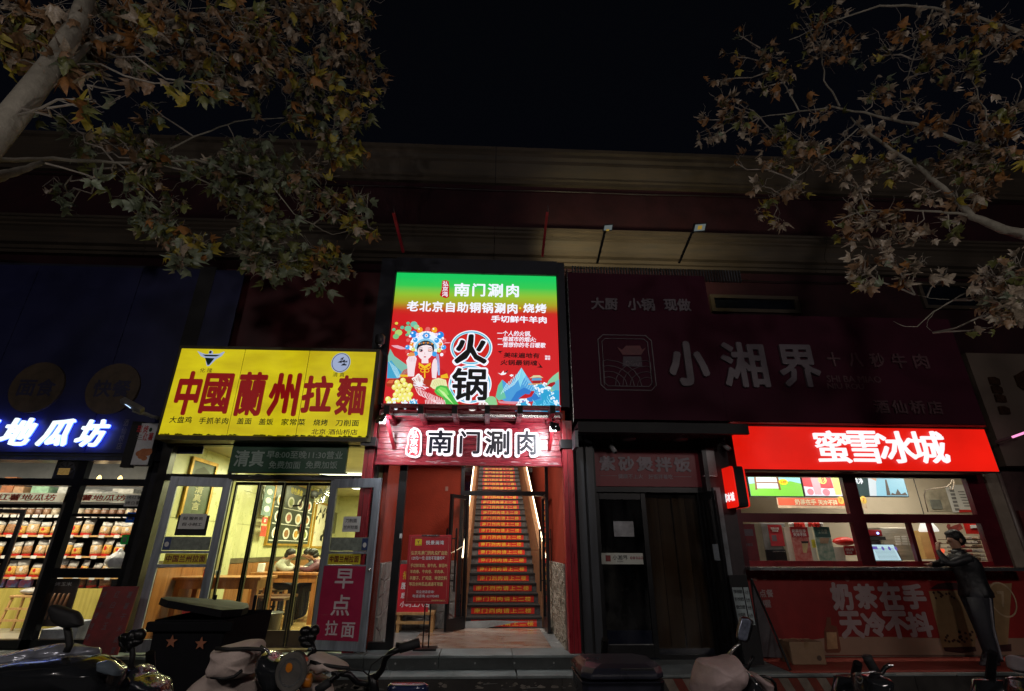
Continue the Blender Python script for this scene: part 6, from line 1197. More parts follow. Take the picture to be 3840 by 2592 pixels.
for i in range(6): mb.pbox(FP(9.855), *FP(9.855).R('S', 1225 + i * 16, 300 + i * 55, 1290 + i * 16, 335 + i * 55), 0, .002); mb.pbox(FP(9.855), *FP(9.855).R('S', 1350 + i * 18, 325 + i * 42, 1440 + i * 18, 340 + i * 42), 0, .002)
mb.build('grey_print_blocks', mat('grey_blocks', (.25, .25, .25), .6), q)
q = thing('square_wall_box', 'grey square electrical box in a cream cover plate on the drinks shop wall', 'electrical box', tuple(W('S', 1020, 560, 8.9))); rectp(FP(9.88), 'S', 890, 300, 1230, 620, mat('cover_plate', (.5, .45, .34), .5), q, 'cover', -.01, 0, .01); rectp(FP(9.87), 'S', 945, 450, 1100, 590, mat('box_grey', (.22, .23, .2), .5), q, 'box', 0, .02, .005)
q = tag(MB().tube([W('S', x, y, 8.0) for x, y in ((905, 630), (868, 480), (850, 380), (870, 310), (1000, 285), (1180, 262), (1240, 210), (1270, 120), (1290, 200), (1270, 300), (1230, 300), (1235, 250))], .008, 5).build('wall_cable', mat('cable_brown', (.12, .09, .06), .6), None, smooth=True, loc=tuple(W('S', 905, 630, 8.0))), 'looping dark cable on the cream wall of the drinks shop', 'cable')
q = thing('steel_cabinet', 'stainless steel refrigerator with slotted vents inside the right serving window', 'refrigerator', tuple(W('S', 500, 1340, 8.3))); rectp(FP(8.2), 'S', 250, 862, 720, 1345, mat('brushed_steel_warm', (.42, .40, .34), .35, metal=.6, sc=3, stretch=(1, 1, 8)), q, 'body', -.5, 0, .01)
mb = MB()
for i in range(3):
    for j in range(6): mb.pbox(FP(8.2), *FP(8.2).R('S', 410 + i * 100 + j * 4, 992 + j * 24, 485 + i * 100 + j * 4, 1000 + j * 24), 0, .008)
mb.build('vent_slots', PAPER, q)
q = thing('order_tablet', 'pale blue glowing ordering tablet standing behind the right serving window', 'tablet', tuple(W('S', 300, 1350, 7.5))); tp = Pl(W('S', 95, 1350, 7.42), (1, .05, 0), (0, .35, .94)); a0 = tp.uv('S', 95, 1348); a1 = tp.uv('S', 535, 1348); a2 = tp.uv('S', 50, 1110)
u1_ = a1[0]; v1_ = a2[1]; MB().pbox(tp, a0[0], u1_, 0, v1_, -.012, -.002).build('case', BLACKM, q); MB().pbox(tp, a0[0] + .005, u1_ - .02, .005, v1_ - .005, -.002, 0).build('display', em('tablet_blue', 'bfe0ea', .85), q)
mb = MB(); mb.pbox(tp, a0[0] + .03, a0[0] + .16, v1_ - .07, v1_ - .03, 0, .002)
for i in range(3): mb.disc(tp, a0[0] + .24 + i * .1, v1_ - .06, .02, .03, .002, 8)
mb.build('purple_print', em('tablet_purple', '6a5ac0', .7), q); mb = MB()
for i in range(9): mb.pbox(tp, a0[0] + .1, u1_ - .05, .02 + i * .018, .024 + i * .018, 0, .0015)
mb.build('text_lines', em('tablet_grey', '70949c', .6), q)
q = thing('blender_machine', 'red fronted drinks machine with small blue lights left in the right serving window', 'machine', tuple(W('S', 130, 1000, 7.9))); rectp(FP(7.9), 'S', 15, 895, 230, 990, mat('machine_red', (.35, .02, .03), .4), q, 'red_body', -.2, 0, .01); rectp(FP(7.9), 'S', 20, 995, 260, 1045, BLACKM, q, 'tray', -.2, .03); MB().disc(FP(7.89), *FP(7.89).uv('S', 165, 945), .022, .018, 0).build('blue_light', em('blue_led', (.3, .4, 1), 3), q); rectp(FP(7.92), 'S', 60, 1050, 220, 1130, mat('machine_grey', (.16, .16, .16), .4), q, 'base', -.1, 0, .01)
q = thing('sauce_shelf', 'cluttered brown shelf of packets in the far right pane of the serving window', 'shelf unit', tuple(W('S', 1500, 1330, 7.9)))
random.seed(44); BRM = [mat('clutter_%d' % i, c, .5, sc=20, col2=tuple(v * .3 for v in c)) for i, c in enumerate([(.22, .12, .07), (.4, .3, .22), (.5, .45, .4), (.3, .05, .04), (.12, .07, .05)])]
for j in range(6):
    y_ = 985 + j * 62; rectp(FP(8.0), 'S', 1210, y_ + 50, 1800, y_ + 58, mat('shelf_brown', (.16, .09, .06), .5), q, 'board', -.2, .0)
    x = 1230 + j * 10
    while x < 1680 + j * 15:
        w__ = U(35, 90); rectp(FP(7.97), 'S', x, y_ + U(5, 25), x + w__, y_ + 50, random.choice(BRM), q, 'packet', -.08, 0, .006); x += w__ + U(2, 14)
card('red_price_sheet', 'red and white price sheet at the top right of the lower serving window', 'poster', 'S', 1450, 782, 1690, 955, 7.8, REDP); card('white_price_patch', 'white patch of the price sheet on the serving window', 'poster', 'S', 1535, 822, 1660, 870, 7.79, PAPER)
q = thing('brown_crown_card', 'brown cut-out card leaning above the packets in the lower right window', 'card', tuple(W('S', 1300, 900, 7.85))); MB().prism(FP(7.85), pp(FP(7.85), 'S', [(1180, 850), (1195, 805), (1235, 815), (1240, 850), (1380, 800), (1430, 875), (1290, 945), (1215, 900)])[::-1], -.004, 0).build('card', BRM[3], q)
lp_ = W('S', 900, 850, 7.75); q = thing('white_heat_lamp', 'white ribbed dome lamp hanging in the narrow serving pane', 'lamp', tuple(lp_)); MB().lathe(lp_ - Vector((0, 0, .07)), [(.12, 0), (.125, .02), (.11, .06), (.08, .12), (.03, .15)], 20).build('dome', em('dome_white', (1, .95, .85), .8), q, smooth=True); MB().tube([lp_ + Vector((0, 0, .08)), lp_ + Vector((0, 0, .9))], .006, 5).build('cord', BLACKM, q)
q = thing('cardboard_cup_box', 'tan cardboard box seen through the narrow serving pane', 'box', tuple(W('S', 900, 1150, 7.9))); rectp(FP(7.9), 'S', 825, 905, 1000, 1330, mat('tan_card', (.5, .3, .1), .6, var=.1), q, 'box', -.2, 0, .005)
q = thing('heated_tray', 'glowing orange red tray behind the person in the narrow serving pane', 'tray', tuple(W('S', 1030, 1300, 7.7))); MB().ppoly(FP(7.7), pp(FP(7.7), 'S', [(1000, 1165), (1135, 1175), (1150, 1215), (1085, 1300), (1010, 1305)]), 0).build('glow_panel', em('hot_orange', (.9, .12, .05), 1.0), q, solid=.01)
# counter front banner
cf = thing('counter_front', 'dim red printed counter front under the serving window with white characters and tea cups', 'counter', (5.6, 7.4, .25)); cp = FP(7.40)
MB().box(3.42, 9.0, 7.40, 7.5, .25, 1.298).build('wall', CEM, cf); MB().box(3.44, 8.0, 7.385, 7.399, .27, 1.295).build('banner_sheet', mat('counter_red', (.28, .016, .014), .5, sc=1.2, var=.2), cf); cp = FP(7.383)
SN = mat('snow_print', (.30, .19, .13), .6, sc=3, var=.1); MB().ppoly(cp, pp(cp, 'K', [(165, 820), (560, 735), (860, 690), (1300, 690), (1640, 700), (2324, 700), (2400, 830), (1500, 830), (800, 830)]), .001).build('snow_ground_print', SN, cf)
CW = mat('counter_white_print', (.36, .27, .27), .5, var=.1)
for i, ch in enumerate('奶茶在手'): text(cp, 'K', 848 + i * 182, 272 + (i % 2) * 12, 1012 + i * 187, 490 - (i % 2) * 10, ch, CW, cf, bold=.07, w=.003, name='character')
for i, ch in enumerate('天冷不抖'): text(cp, 'K', 912 + i * 172, 492 + (i % 2) * 6, 1090 + i * 178, 705 - (i % 2) * 10, ch, CW, cf, bold=.07, w=.003, name='character')
text(cp, 'K', 300, 327, 405, 388, '点餐', CW, cf, bold=.03, w=.003); text(cp, 'K', 330, 408, 388, 466, '喔', CW, cf, bold=.03, w=.003)
PEA = mat('tea_tan_print', (.30, .19, .09), .5, var=.12)
MB().ppoly(cp, pp(cp, 'K', [(1595, 340), (1985, 330), (1950, 770), (1700, 775)]), .002).ppoly(cp, pp(cp, 'K', [(1950, 290), (2230, 280), (2200, 760), (2040, 765)]), .002).build('cup_print', PEA, cf)
mb = MB(); random.seed(9)
for i in range(46):
    y = random.choice([U(335, 395), U(650, 730)]); x = U(1620 + (y - 340) * .25, 1960 - (y - 340) * .07); mb.disc(cp, *cp.uv('K', x, y), .018, .016, .005, 8)
mb.ppoly(cp, pp(cp, 'K', [(1600, 325), (1660, 285), (1720, 275), (1960, 280), (1985, 330)]), .004).ppoly(cp, pp(cp, 'K', [(1705, 770), (1950, 765), (1960, 800), (1850, 815), (1720, 800)]), .004).ppoly(cp, pp(cp, 'K', [(2100, 755), (2225, 745), (2228, 800), (2110, 805)]), .004); mb.build('pearl_print', mat('pearl_dark', (.06, .02, .02), .5), cf)
mb = MB(); mb.ring(cp, *cp.uv('K', 2160, 405), .19, .22, .02, .005, 30); mb.build('price_ring', mat('tan_line', (.5, .36, .22), .5), cf); text(cp, 'K', 2130, 340, 2185, 465, '7', MATS['tan_line'], cf, bold=.03, w=.005)
mb = MB()
for i in range(30): mb.disc(cp, *cp.uv('K', 200 + i * 70, 225 + 22 * math.sin(i * 1.3)), .02 + .008 * (i % 3), .02 + .008 * (i % 3), .003, 10)
mb.build('fairy_light_print', mat('pink_dots', (.45, .2, .16), .6), cf)
MB().ppoly(cp, pp(cp, 'K', [(795, 640), (900, 640), (925, 790), (910, 812), (815, 812), (800, 790)]), .003).ppoly(cp, pp(cp, 'K', [(815, 540), (845, 540), (850, 600), (890, 610), (900, 638), (795, 638), (810, 600)]), .003).build('lantern_print', mat('lantern_brown', (.2, .06, .03), .5), cf)
MB().ppoly(cp, pp(cp, 'K', [(812, 655), (888, 655), (900, 780), (820, 785)]), .005).build('lantern_glow_print', mat('lantern_tan', (.5, .3, .15), .5), cf)
o = MB().box(3.5, 12, 6.54, 7.38, .2505, .258).build('red_lit_floor', mat('red_glow_floor', (.34, .045, .03), .5, sc=2, var=.2)); tag(o, kind='structure')  # red tiled floor with the red light on it put into the colour
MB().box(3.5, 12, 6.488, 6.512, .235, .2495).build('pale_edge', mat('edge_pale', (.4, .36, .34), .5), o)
# hazard stripes on the kerb face
hz = thing('hazard_tape', 'faded red and white diagonal warning stripes on the terrace kerb below the dark shop', 'warning tape', (3.5, 6.495, .1)); hpz = FP(6.4985)
for i in range(10):
    x = 2.05 + i * .22; MB().prism(hpz, [(x, .08), (x + .11, .08), (x + .04, .21), (x - .07, .21)], .0, .0015).build('white_stripe', mat('dirty_white_stripe', (.24, .19, .15), .7), hz); MB().prism(hpz, [(x + .112, .08), (x + .218, .08), (x + .148, .21), (x + .042, .21)], .0, .0015).build('red_stripe', mat('dull_red_stripe', (.2, .03, .015), .7), hz)
# pier and neighbour at far right
nb = thing('neighbour_front', 'beige rendered pier and unlit cream sign of the next shop at the far right edge', 'shop front', (7.7, 7.3, .25))
MB().box(7.31, 7.50, 7.24, 7.46, 1.34, 3.2).build('pier', CEM, nb, bevel=.01); MB().tube([(7.58, 7.3, .26), (7.58, 7.3, 3.2)], .035, 10).build('drain_pipe', mat('pipe_grey', (.2, .15, .13), .4), nb, smooth=True)
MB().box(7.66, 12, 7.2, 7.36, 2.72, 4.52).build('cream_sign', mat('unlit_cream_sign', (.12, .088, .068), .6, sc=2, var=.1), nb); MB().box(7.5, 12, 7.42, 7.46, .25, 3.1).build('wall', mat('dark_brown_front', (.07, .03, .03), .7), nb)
MB().box(7.78, 8.7, 7.38, 7.418, .3, 2.1).build('door_panel', mat('dark_red_door', (.12, .02, .02), .5), nb)
for i, y in enumerate((1430, 1462, 1495, 1540)):
    pl = FP(7.195); cu, cv = pl.uv('', (3725, 3735, 3748, 3762)[i], y); MB().prism(pl, [(cu - .08, cv - .06), (cu + .07, cv - .065), (cu + .085, cv + .03), (cu + .02, cv + .065), (cu - .075, cv + .06)], 0, .03).build('relief_character', mat('bronze_relief', (.10, .05, .03), .25, metal=.6), nb)
MB().prism(FP(7.195), pp(FP(7.195), '', [(3800, 1410), (3845, 1385), (3900, 1400), (3910, 1470), (3860, 1480), (3815, 1450)])[::-1], 0, .03).build('relief_character', MATS['bronze_relief'], nb)
q = thing('pink_neon_tube', 'short pink neon tube jutting in from the far right edge above the next shop door', 'neon tube', tuple(W('', 3790, 1650, 6.9))); MB().tube([W('', 3795, 1640, 6.9), W('', 3845, 1622, 6.85), W('', 3900, 1605, 6.8)], .016, 8).build('lit_tube', em('pink_neon', (1, .32, .62), 1.3), q, smooth=True); MB().tube([W('', 3735, 1658, 7.1), W('', 3795, 1640, 6.9)], .02, 6).build('bracket', mat('bracket_pinkgrey', (.25, .12, .14), .5), q)
# cardboard box, A-board
q = thing('cardboard_box', 'closed cardboard carton on the red floor before the counter front', 'box', tuple(WZ('K', 690, 910, .26))); p0 = WZ('K', 560, 905, .26); p1 = WZ('K', 822, 905, .26); MB().box(p0.x, p1.x, p0.y, p0.y + .28, .26, .50, .004).build('carton', mat('kraft_card', (.30, .19, .11), .7, var=.12), q, bevel=.004); MB().box((p0.x + p1.x) / 2 - .03, (p0.x + p1.x) / 2 + .03, p0.y - .002, p0.y + .28, .44, .503).build('tape', mat('brown_tape', (.35, .22, .12), .3), q); MB().disc(FP(p0.y - .002), p1.x - .08, .33, .03, .03, .001, 14).build('round_mark', mat('dark_mark', (.1, .06, .04), .6), q)
ab = thing('menu_easel', 'black folding menu easel with white price strips beside the drinks counter', 'menu board', tuple(WZ('K', 200, 900, .25))); bp2 = Pl(W('K', 170, 620, 6.75), (1, .15, 0), (0, .10, 1)); r = bp2.R('K', 112, 232, 236, 640)
MB().pbox(bp2, r[0] - .01, r[1] + .015, r[2] - .35, r[3] + .02, -.02, 0).build('front_board', BLACKM, ab); MB().pbox(bp2, r[0], r[0] + (r[1] - r[0]) * .62, r[2], r[3] - .12, 0, .003).pbox(bp2, r[0] + (r[1] - r[0]) * .7, r[1], r[2] + .05, r[3] - .12, 0, .003).build('price_strip', mat('menu_pale', (.42, .5, .52), .4), ab)
lines = ['农家小炒肉盖饭', '香干炒肉盖饭', '酸辣土豆丝盖饭', '小炒鸡盖饭', '香菇盖饭']
for i, s in enumerate(lines):
    v = r[3] - .19 - i * .085; txtmb(MB(), bp2, (r[0] + .008, r[0] + (r[1] - r[0]) * (.58 if i < 3 else .5), v, v + .045), s, .02, w=.005).build('menu_line', BLACKM, ab); txtmb(MB(), bp2, (r[0] + (r[1] - r[0]) * .72, r[1] - .01, v - .01, v + .035), '元/份', .02, w=.005).build('price_line', BLACKM, ab)
txtmb(MB(), bp2, (r[0] + .008, r[0] + (r[1] - r[0]) * .5, r[2] + .03, r[2] + .075), '盖饭套餐', .02, w=.005).build('menu_line', DKR, ab)
b1 = W('K', 250, 260, 6.85); b2 = W('K', 540, 945, 7.2); MB().tube([W('K', 240, 245, 6.8), W('K', 395, 600, 6.95), WZ('K', 540, 945, .262)], .014, 5).build('back_leg', BLACKM, ab); MB().tube([W('K', 238, 250, 6.85), WZ('K', 330, 900, .262)], .014, 5).build('back_leg', BLACKM, ab)
mb = MB(); mb.poly([W('K', 250, 290, 6.84), W('K', 385, 620, 6.96), W('K', 480, 850, 7.1), W('K', 300, 840, 6.95)]); mb.build('back_panel', mat('back_board_grey', (.13, .12, .13), .5), ab, solid=.008)
# ---------------------------------------------------------------- people
def skin(nodes, edges, name, mats, mfn, parent, sub=2):
    ks = list(nodes); me = bpy.data.meshes.new(name); me.from_pydata([nodes[k][0] for k in ks], [(ks.index(a), ks.index(b)) for a, b in edges], [])
    o = bpy.data.objects.new(name, me); COL.objects.link(o); m = o.modifiers.new('s', 'SKIN'); m.use_smooth_shade = True; m.branch_smoothing = .4
    sv_ = me.skin_vertices[0].data
    for i, k in enumerate(ks): r = nodes[k][1]; sv_[i].radius = (r, r) if not hasattr(r, '__len__') else r; sv_[i].use_root = (i == 0)
    m2 = o.modifiers.new('u', 'SUBSURF'); m2.levels = m2.render_levels = sub
    dg = bpy.context.evaluated_depsgraph_get(); dg.update(); nm = bpy.data.meshes.new_from_object(o.evaluated_get(dg)); bpy.data.objects.remove(o)
    L = LOC.get(parent.name); nm.transform(Matrix.Translation(-L)); nm.materials.clear()
    for m_ in mats: nm.materials.append(m_)
    for p in nm.polygons: p.material_index = mfn(p.center + L); p.use_smooth = True
    nm.name = name; q = bpy.data.objects.new(name, nm); COL.objects.link(q); q.parent = parent; LOC[q.name] = L; return q
SKINM = mat('skin', (.36, .19, .12), .5, var=.06); JK = mat('black_jacket', (.010, .010, .013), .5, sc=7, bump=.5, bsc=12); TR = mat('dark_trousers', (.011, .011, .019), .7, sc=5, bump=.3, bsc=10); HAIR = mat('black_hair', (.008, .007, .007), .45, bump=.6, bsc=60); SHOE = mat('dark_shoe', (.07, .06, .07), .6)
V3 = Vector
px_ = 6.30; py = 6.93; bz0 = .258
pn = thing('person', 'person in black jacket and striped dark trousers leaning at the serving window', 'person', (px_, py, bz0))
N = {'hip': (V3((px_ + .02, py, 1.06)), (.17, .13)), 'waist': (V3((px_ + .02, py, 1.20)), (.165, .125)), 'chest': (V3((px_, py, 1.38)), (.18, .14)), 'neck': (V3((px_ - .03, py, 1.54)), .06), 'chin': (V3((px_ - .055, py, 1.62)), (.07, .06)), 'head': (V3((px_ - .045, py, 1.71)), (.088, .078)), 'crown': (V3((px_ - .03, py, 1.77)), (.055, .05)), 'nose': (V3((px_ - .145, py, 1.675)), .012),
     'shl': (V3((px_ - .05, py - .15, 1.47)), .065), 'ell': (V3((px_ - .29, py - .08, 1.38)), .055), 'wrl': (V3((px_ - .30, py + .02, 1.545)), .032), 'hdl': (V3((px_ - .29, py + .03, 1.60)), (.032, .022)),
     'shr': (V3((px_ - .02, py + .15, 1.46)), .065), 'elr': (V3((px_ - .16, py + .24, 1.38)), .05), 'wrr': (V3((px_ - .34, py + .15, 1.375)), .03), 'hdr': (V3((px_ - .40, py + .12, 1.375)), (.03, .02)),
     'hl': (V3((px_ - .03, py - .09, 1.0)), .125), 'kl': (V3((px_ - .12, py - .11, .66)), .075), 'al': (V3((px_ - .13, py - .12, .34)), .062), 'tl': (V3((px_ - .28, py - .13, .295)), .035), 'hel': (V3((px_ - .10, py - .12, .292)), .032),
     'hr': (V3((px_ + .05, py + .09, 1.0)), .125), 'kr': (V3((px_ + .06, py + .10, .66)), .088), 'ar': (V3((px_ + .06, py + .10, .34)), .062), 'tr': (V3((px_ - .08, py + .09, .295)), .035), 'her': (V3((px_ + .09, py + .1, .292)), .032)}
Ed = [('hip', 'waist'), ('waist', 'chest'), ('chest', 'neck'), ('neck', 'chin'), ('chin', 'head'), ('head', 'crown'), ('head', 'nose'), ('chest', 'shl'), ('shl', 'ell'), ('ell', 'wrl'), ('wrl', 'hdl'), ('chest', 'shr'), ('shr', 'elr'), ('elr', 'wrr'), ('wrr', 'hdr'), ('hip', 'hl'), ('hl', 'kl'), ('kl', 'al'), ('al', 'tl'), ('al', 'hel'), ('hip', 'hr'), ('hr', 'kr'), ('kr', 'ar'), ('ar', 'tr'), ('ar', 'her')]
for s, c, d in (('hdl', N['hdl'][0], V3((.05, -.0, .06))), ('hdr', N['hdr'][0], V3((-.07, -.01, 0)))):
    for i in range(4):
        k = '%sf%d' % (s, i); off = V3((0, -.027 + .018 * i, .004 * i)); N[k] = (c + d * (.65 + .07 * (i in (1, 2))) + off, .009); N[k + 'b'] = (c + d * (.9 + .1 * (i in (1, 2))) + off + V3((.02, 0, -.012)), .0075); Ed += [(s, k), (k, k + 'b')]
    N[s + 't'] = (c + V3((.03, -.035, .02)), .010); Ed += [(s, s + 't')]
def pm(c):
    if c.z < .36 and c.z < .345: return 3
    if c.z < 1.05: return 2
    if c.z > 1.575 and c.x > px_ - .25: return 0
    if c.z > 1.56 and c.x < px_ - .2: return 0
    if c.x < px_ - .36 and c.z < 1.42: return 0
    return 1
bd_ = skin(N, Ed, 'body', [SKINM, JK, TR, SHOE], pm, pn)
h = MB(); h.ell((px_ - .025, py, 1.735), (.098, .092, .085), 18, 12); h.ell((px_ + .02, py, 1.69), (.072, .082, .08), 14, 10); h.ell((px_ - .085, py, 1.765), (.05, .07, .032), 12, 8); h.build('hair', HAIR, pn, smooth=True)
MB().ell((px_ - .03, py - .082, 1.675), (.018, .01, .028), 8, 6).build('ear', SKINM, pn, smooth=True); MB().tube([(px_ - .04, py, 1.50), (px_ - .045, py, 1.565)], [.085, .072], 14).build('collar', JK, pn, smooth=True)
MB().tube([(px_ - .0, py - .205, 1.0), (px_ - .09, py - .215, .66), (px_ - .10, py - .21, .34)], .012, 4).build('trouser_stripe', mat('grey_stripe', (.25, .24, .26), .6), pn)
from mathutils import noise as nz0
def wr(p, a=.032, f=8): return p + V3((1, .6, .2)) * a * nz0.noise(p * f) + V3((.6, 1, 0)) * a * .5 * nz0.noise(p * f * 2.3)
MB().loft([[wr(V3((px_ + ox + a * math.cos(t), py + b * math.sin(t), z))) for t in [2 * math.pi * k / 24 for k in range(24)]] for z, a, b, ox in ((.99, .14, .16, .02), (1.0, .165, .185, .02), (1.04, .17, .19, .02), (1.12, .15, .175, .02), (1.22, .14, .17, .02), (1.32, .15, .185, .01), (1.40, .145, .195, -.0), (1.46, .125, .18, -.015), (1.50, .11, .14, -.025), (1.535, .075, .08, -.03))]).build('jacket_body', JK, pn, smooth=True)
MB().loft([[wr(V3((px_ + o_ + a * math.cos(t), py + q_ + b * math.sin(t), z))) for t in [2 * math.pi * k / 16 for k in range(16)]] for z, a, b, o_, q_ in ((1.0, .15, .11, -.03, -.09), (.66, .105, .10, -.11, -.11), (.36, .085, .085, -.12, -.12), (.31, .09, .085, -.12, -.12))]).build('trouser_leg', TR, pn, smooth=True)
MB().loft([[wr(V3((px_ + o_ + a * math.cos(t), py + q_ + b * math.sin(t), z))) for t in [2 * math.pi * k / 16 for k in range(16)]] for z, a, b, o_, q_ in ((1.0, .15, .11, .05, .09), (.66, .105, .10, .07, .10), (.36, .085, .085, .08, .10), (.31, .09, .085, .08, .10))]).build('trouser_leg', TR, pn, smooth=True)
for a, b in (((px_ - .12, py - .12), (px_ - .30, py - .13)), ((px_ + .09, py + .1), (px_ - .08, py + .09))): MB().loft([[V3((a[0] + (b[0] - a[0]) * t + .0, a[1] + s * w_ * math.cos(q), .258 + hh * (.5 + .5 * math.sin(q)))) for q in [2 * math.pi * k / 10 for k in range(10)] for s in (1,)] for t, w_, hh in ((-.25, .03, .06), (0, .042, .09), (.5, .045, .07), (.9, .042, .05), (1.05, .02, .025))]).build('shoe', SHOE, pn, smooth=True)
# diners (seated, leaning over the table)
def diner(lb, x, y, ht, col, fx, hairc, bulky=0):
    z0 = .86; p = thing('person', lb, 'person', (x, y, .402), 'diners at the table'); s = 1 + bulky * .25; m_ = mat('coat_' + lb[:24].replace(' ', '_'), col, .6, bump=.5, bsc=14, sc=6)
    N = {'hip': (V3((x, y, z0 + .10)), (.16 * s, .13)), 'waist': (V3((x + fx * .04, y - .03, z0 + .25)), (.16 * s, .13 * s)), 'chest': (V3((x + fx * .14, y - .08, z0 + .42)), (.17 * s, .14 * s)), 'neck': (V3((x + fx * .21, y - .12, z0 + .52)), .06), 'head': (V3((x + fx * .28, y - .15, z0 + .58)), (.085, .08)), 'crown': (V3((x + fx * .30, y - .16, z0 + .64)), (.06, .06)), 'nose': (V3((x + fx * .385, y - .17, z0 + .56)), .013)}
    E_ = [('hip', 'waist'), ('waist', 'chest'), ('chest', 'neck'), ('neck', 'head'), ('head', 'crown'), ('head', 'nose')]
    for k, sy in (('l', -1), ('r', 1)):
        N['s' + k] = (V3((x + fx * .15, y - .08 + sy * .15, z0 + .42)), .07 * s); N['e' + k] = (V3((x + fx * .27, y - .1 + sy * .18, z0 + .33)), .055 * s); N['w' + k] = (V3((x + fx * .42, y - .12 + sy * .08, z0 + .36)), .032); N['h' + k] = (V3((x + fx * .48, y - .13 + sy * .06, z0 + .38)), .03)
        N['t' + k] = (V3((x + fx * .06, y + sy * .1, z0 + .08)), .09); N['k' + k] = (V3((x + fx * .38, y + sy * .12, z0 + .06)), .068); N['a' + k] = (V3((x + fx * .36, y + sy * .12, .49)), .05); N['f' + k] = (V3((x + fx * .48, y + sy * .12, .44)), .035)
        E_ += [('chest', 's' + k), ('s' + k, 'e' + k), ('e' + k, 'w' + k), ('w' + k, 'h' + k), ('hip', 't' + k), ('t' + k, 'k' + k), ('k' + k, 'a' + k), ('a' + k, 'f' + k)]
        for i in range(4): N['g%s%d' % (k, i)] = (N['h' + k][0] + V3((fx * .055, -.022 + .015 * i, -.01)), .008); E_.append(('h' + k, 'g%s%d' % (k, i)))
        N['g%st' % k] = (N['h' + k][0] + V3((fx * .02, -.03 * 1, .015)), .009); E_.append(('h' + k, 'g%st' % k))
    hw = N['hl'][0].x - fx * .035
    skin(N, E_, 'body', [SKINM, m_, TR], lambda c: 0 if (c.z > z0 + .51 and (c.x - x) * fx > .1) or (c.x - hw) * fx > 0 and c.z > z0 + .25 else (2 if c.z < z0 + .16 else 1), p)
    h = MB(); h.ell((x + fx * .275, y - .15, z0 + .625), (.09, .088, .066), 14, 9); h.ell((x + fx * .225, y - .14, z0 + .575), (.058, .078, .07), 12, 8); h.build('hair', HAIR, p, smooth=True)
diner('diner in a puffy pale grey white jacket bending over the table', -3.86, 10.12, 0, (.5, .5, .42), 1, 0, 1); diner('dark haired diner in a dark coat between the other two diners', -3.08, 10.38, 0, (.05, .05, .055), -1, 0, .5)
diner('diner in a maroon sweater at the right side of the table', -2.83, 9.86, 0, (.14, .04, .07), -1, 0, .2)
p = V3((-3.35, 9.9, 1.17)); q = thing('noodle_bowl', 'pale noodle bowl on the diners table', 'bowl', tuple(p)); MB().lathe(p, [(.05, 0), (.10, .05), (.12, .08), (.11, .078), (.05, .03)], 18).build('bowl', PAPER, q, smooth=True)
# ---------------------------------------------------------------- rubbish box with stars
BINM = mat('black_bin_plastic', (.007, .007, .010), .7, sc=4, spec=.15)
bn_ = thing('rubbish_bin', 'large black box bin with raised lid and two orange star stickers', 'bin', tuple(W('M', 980, 300, 4.6).xy) + (0,))
a = W('M', 790, 170, 4.55); b = W('M', 1165, 175, 4.55); c = W('M', 1270, 150, 5.2); z0 = .0
x0, x1, y0, y1 = a.x, b.x, 4.55, 5.25; zt_ = a.z
mb = MB(); mb.add([(x0 - .03 + .1, y0, 0), (x1 + .03 - .1, y0, 0), (x1, y1, 0), (x0 + .1, y1, 0), (x0, y0, zt_), (x1, y0, zt_), (x1 + .08, y1, zt_), (x0, y1, zt_)], [(0, 1, 5, 4), (1, 2, 6, 5), (2, 3, 7, 6), (3, 0, 4, 7), (3, 2, 1, 0)]); mb.build('bin_body', BINM, bn_, bevel=.02)
MB().box(x0 - .03, x1 + .06, y0 - .04, y0 - .0, zt_ - .08, zt_ - .01).build('rim', BINM, bn_, bevel=.01)
l0 = W('M', 812, 92, 4.75); l1 = W('M', 1268, 138, 5.0); mb = MB()
mb.add([l0, W('M', 850, 82, 5.3), W('M', 1160, 98, 5.3), W('M', 1262, 118, 5.1), l1, W('M', 1235, 150, 4.7), W('M', 1130, 158, 4.5), W('M', 850, 108, 4.5)], [(0, 1, 2, 3, 4, 5, 6, 7)]); mb.build('lid', BINM, bn_, solid=.05)
MB().tube([V3((x0 + .1, y1, zt_)), V3((x0 + .1, 5.25, zt_ + .12))], .015, 5).tube([V3((x1 - .1, y1, zt_)), V3((x1 - .1, 5.25, zt_ + .12))], .015, 5).build('lid_hinge', BINM, bn_)
bp3 = FP(4.54)
for x in (880, 1030):
    cu, cv = bp3.uv('M', x, 292 if x > 900 else 282); r = .046
    MB().prism(bp3, [(cu + (r if i % 2 == 0 else r * .42) * math.sin(i * math.pi / 5), cv + (r if i % 2 == 0 else r * .42) * math.cos(i * math.pi / 5)) for i in range(10)][::-1], 0, .006).build('star_sticker', mat('orange_star', (.45, .16, .08), .6), bn_)
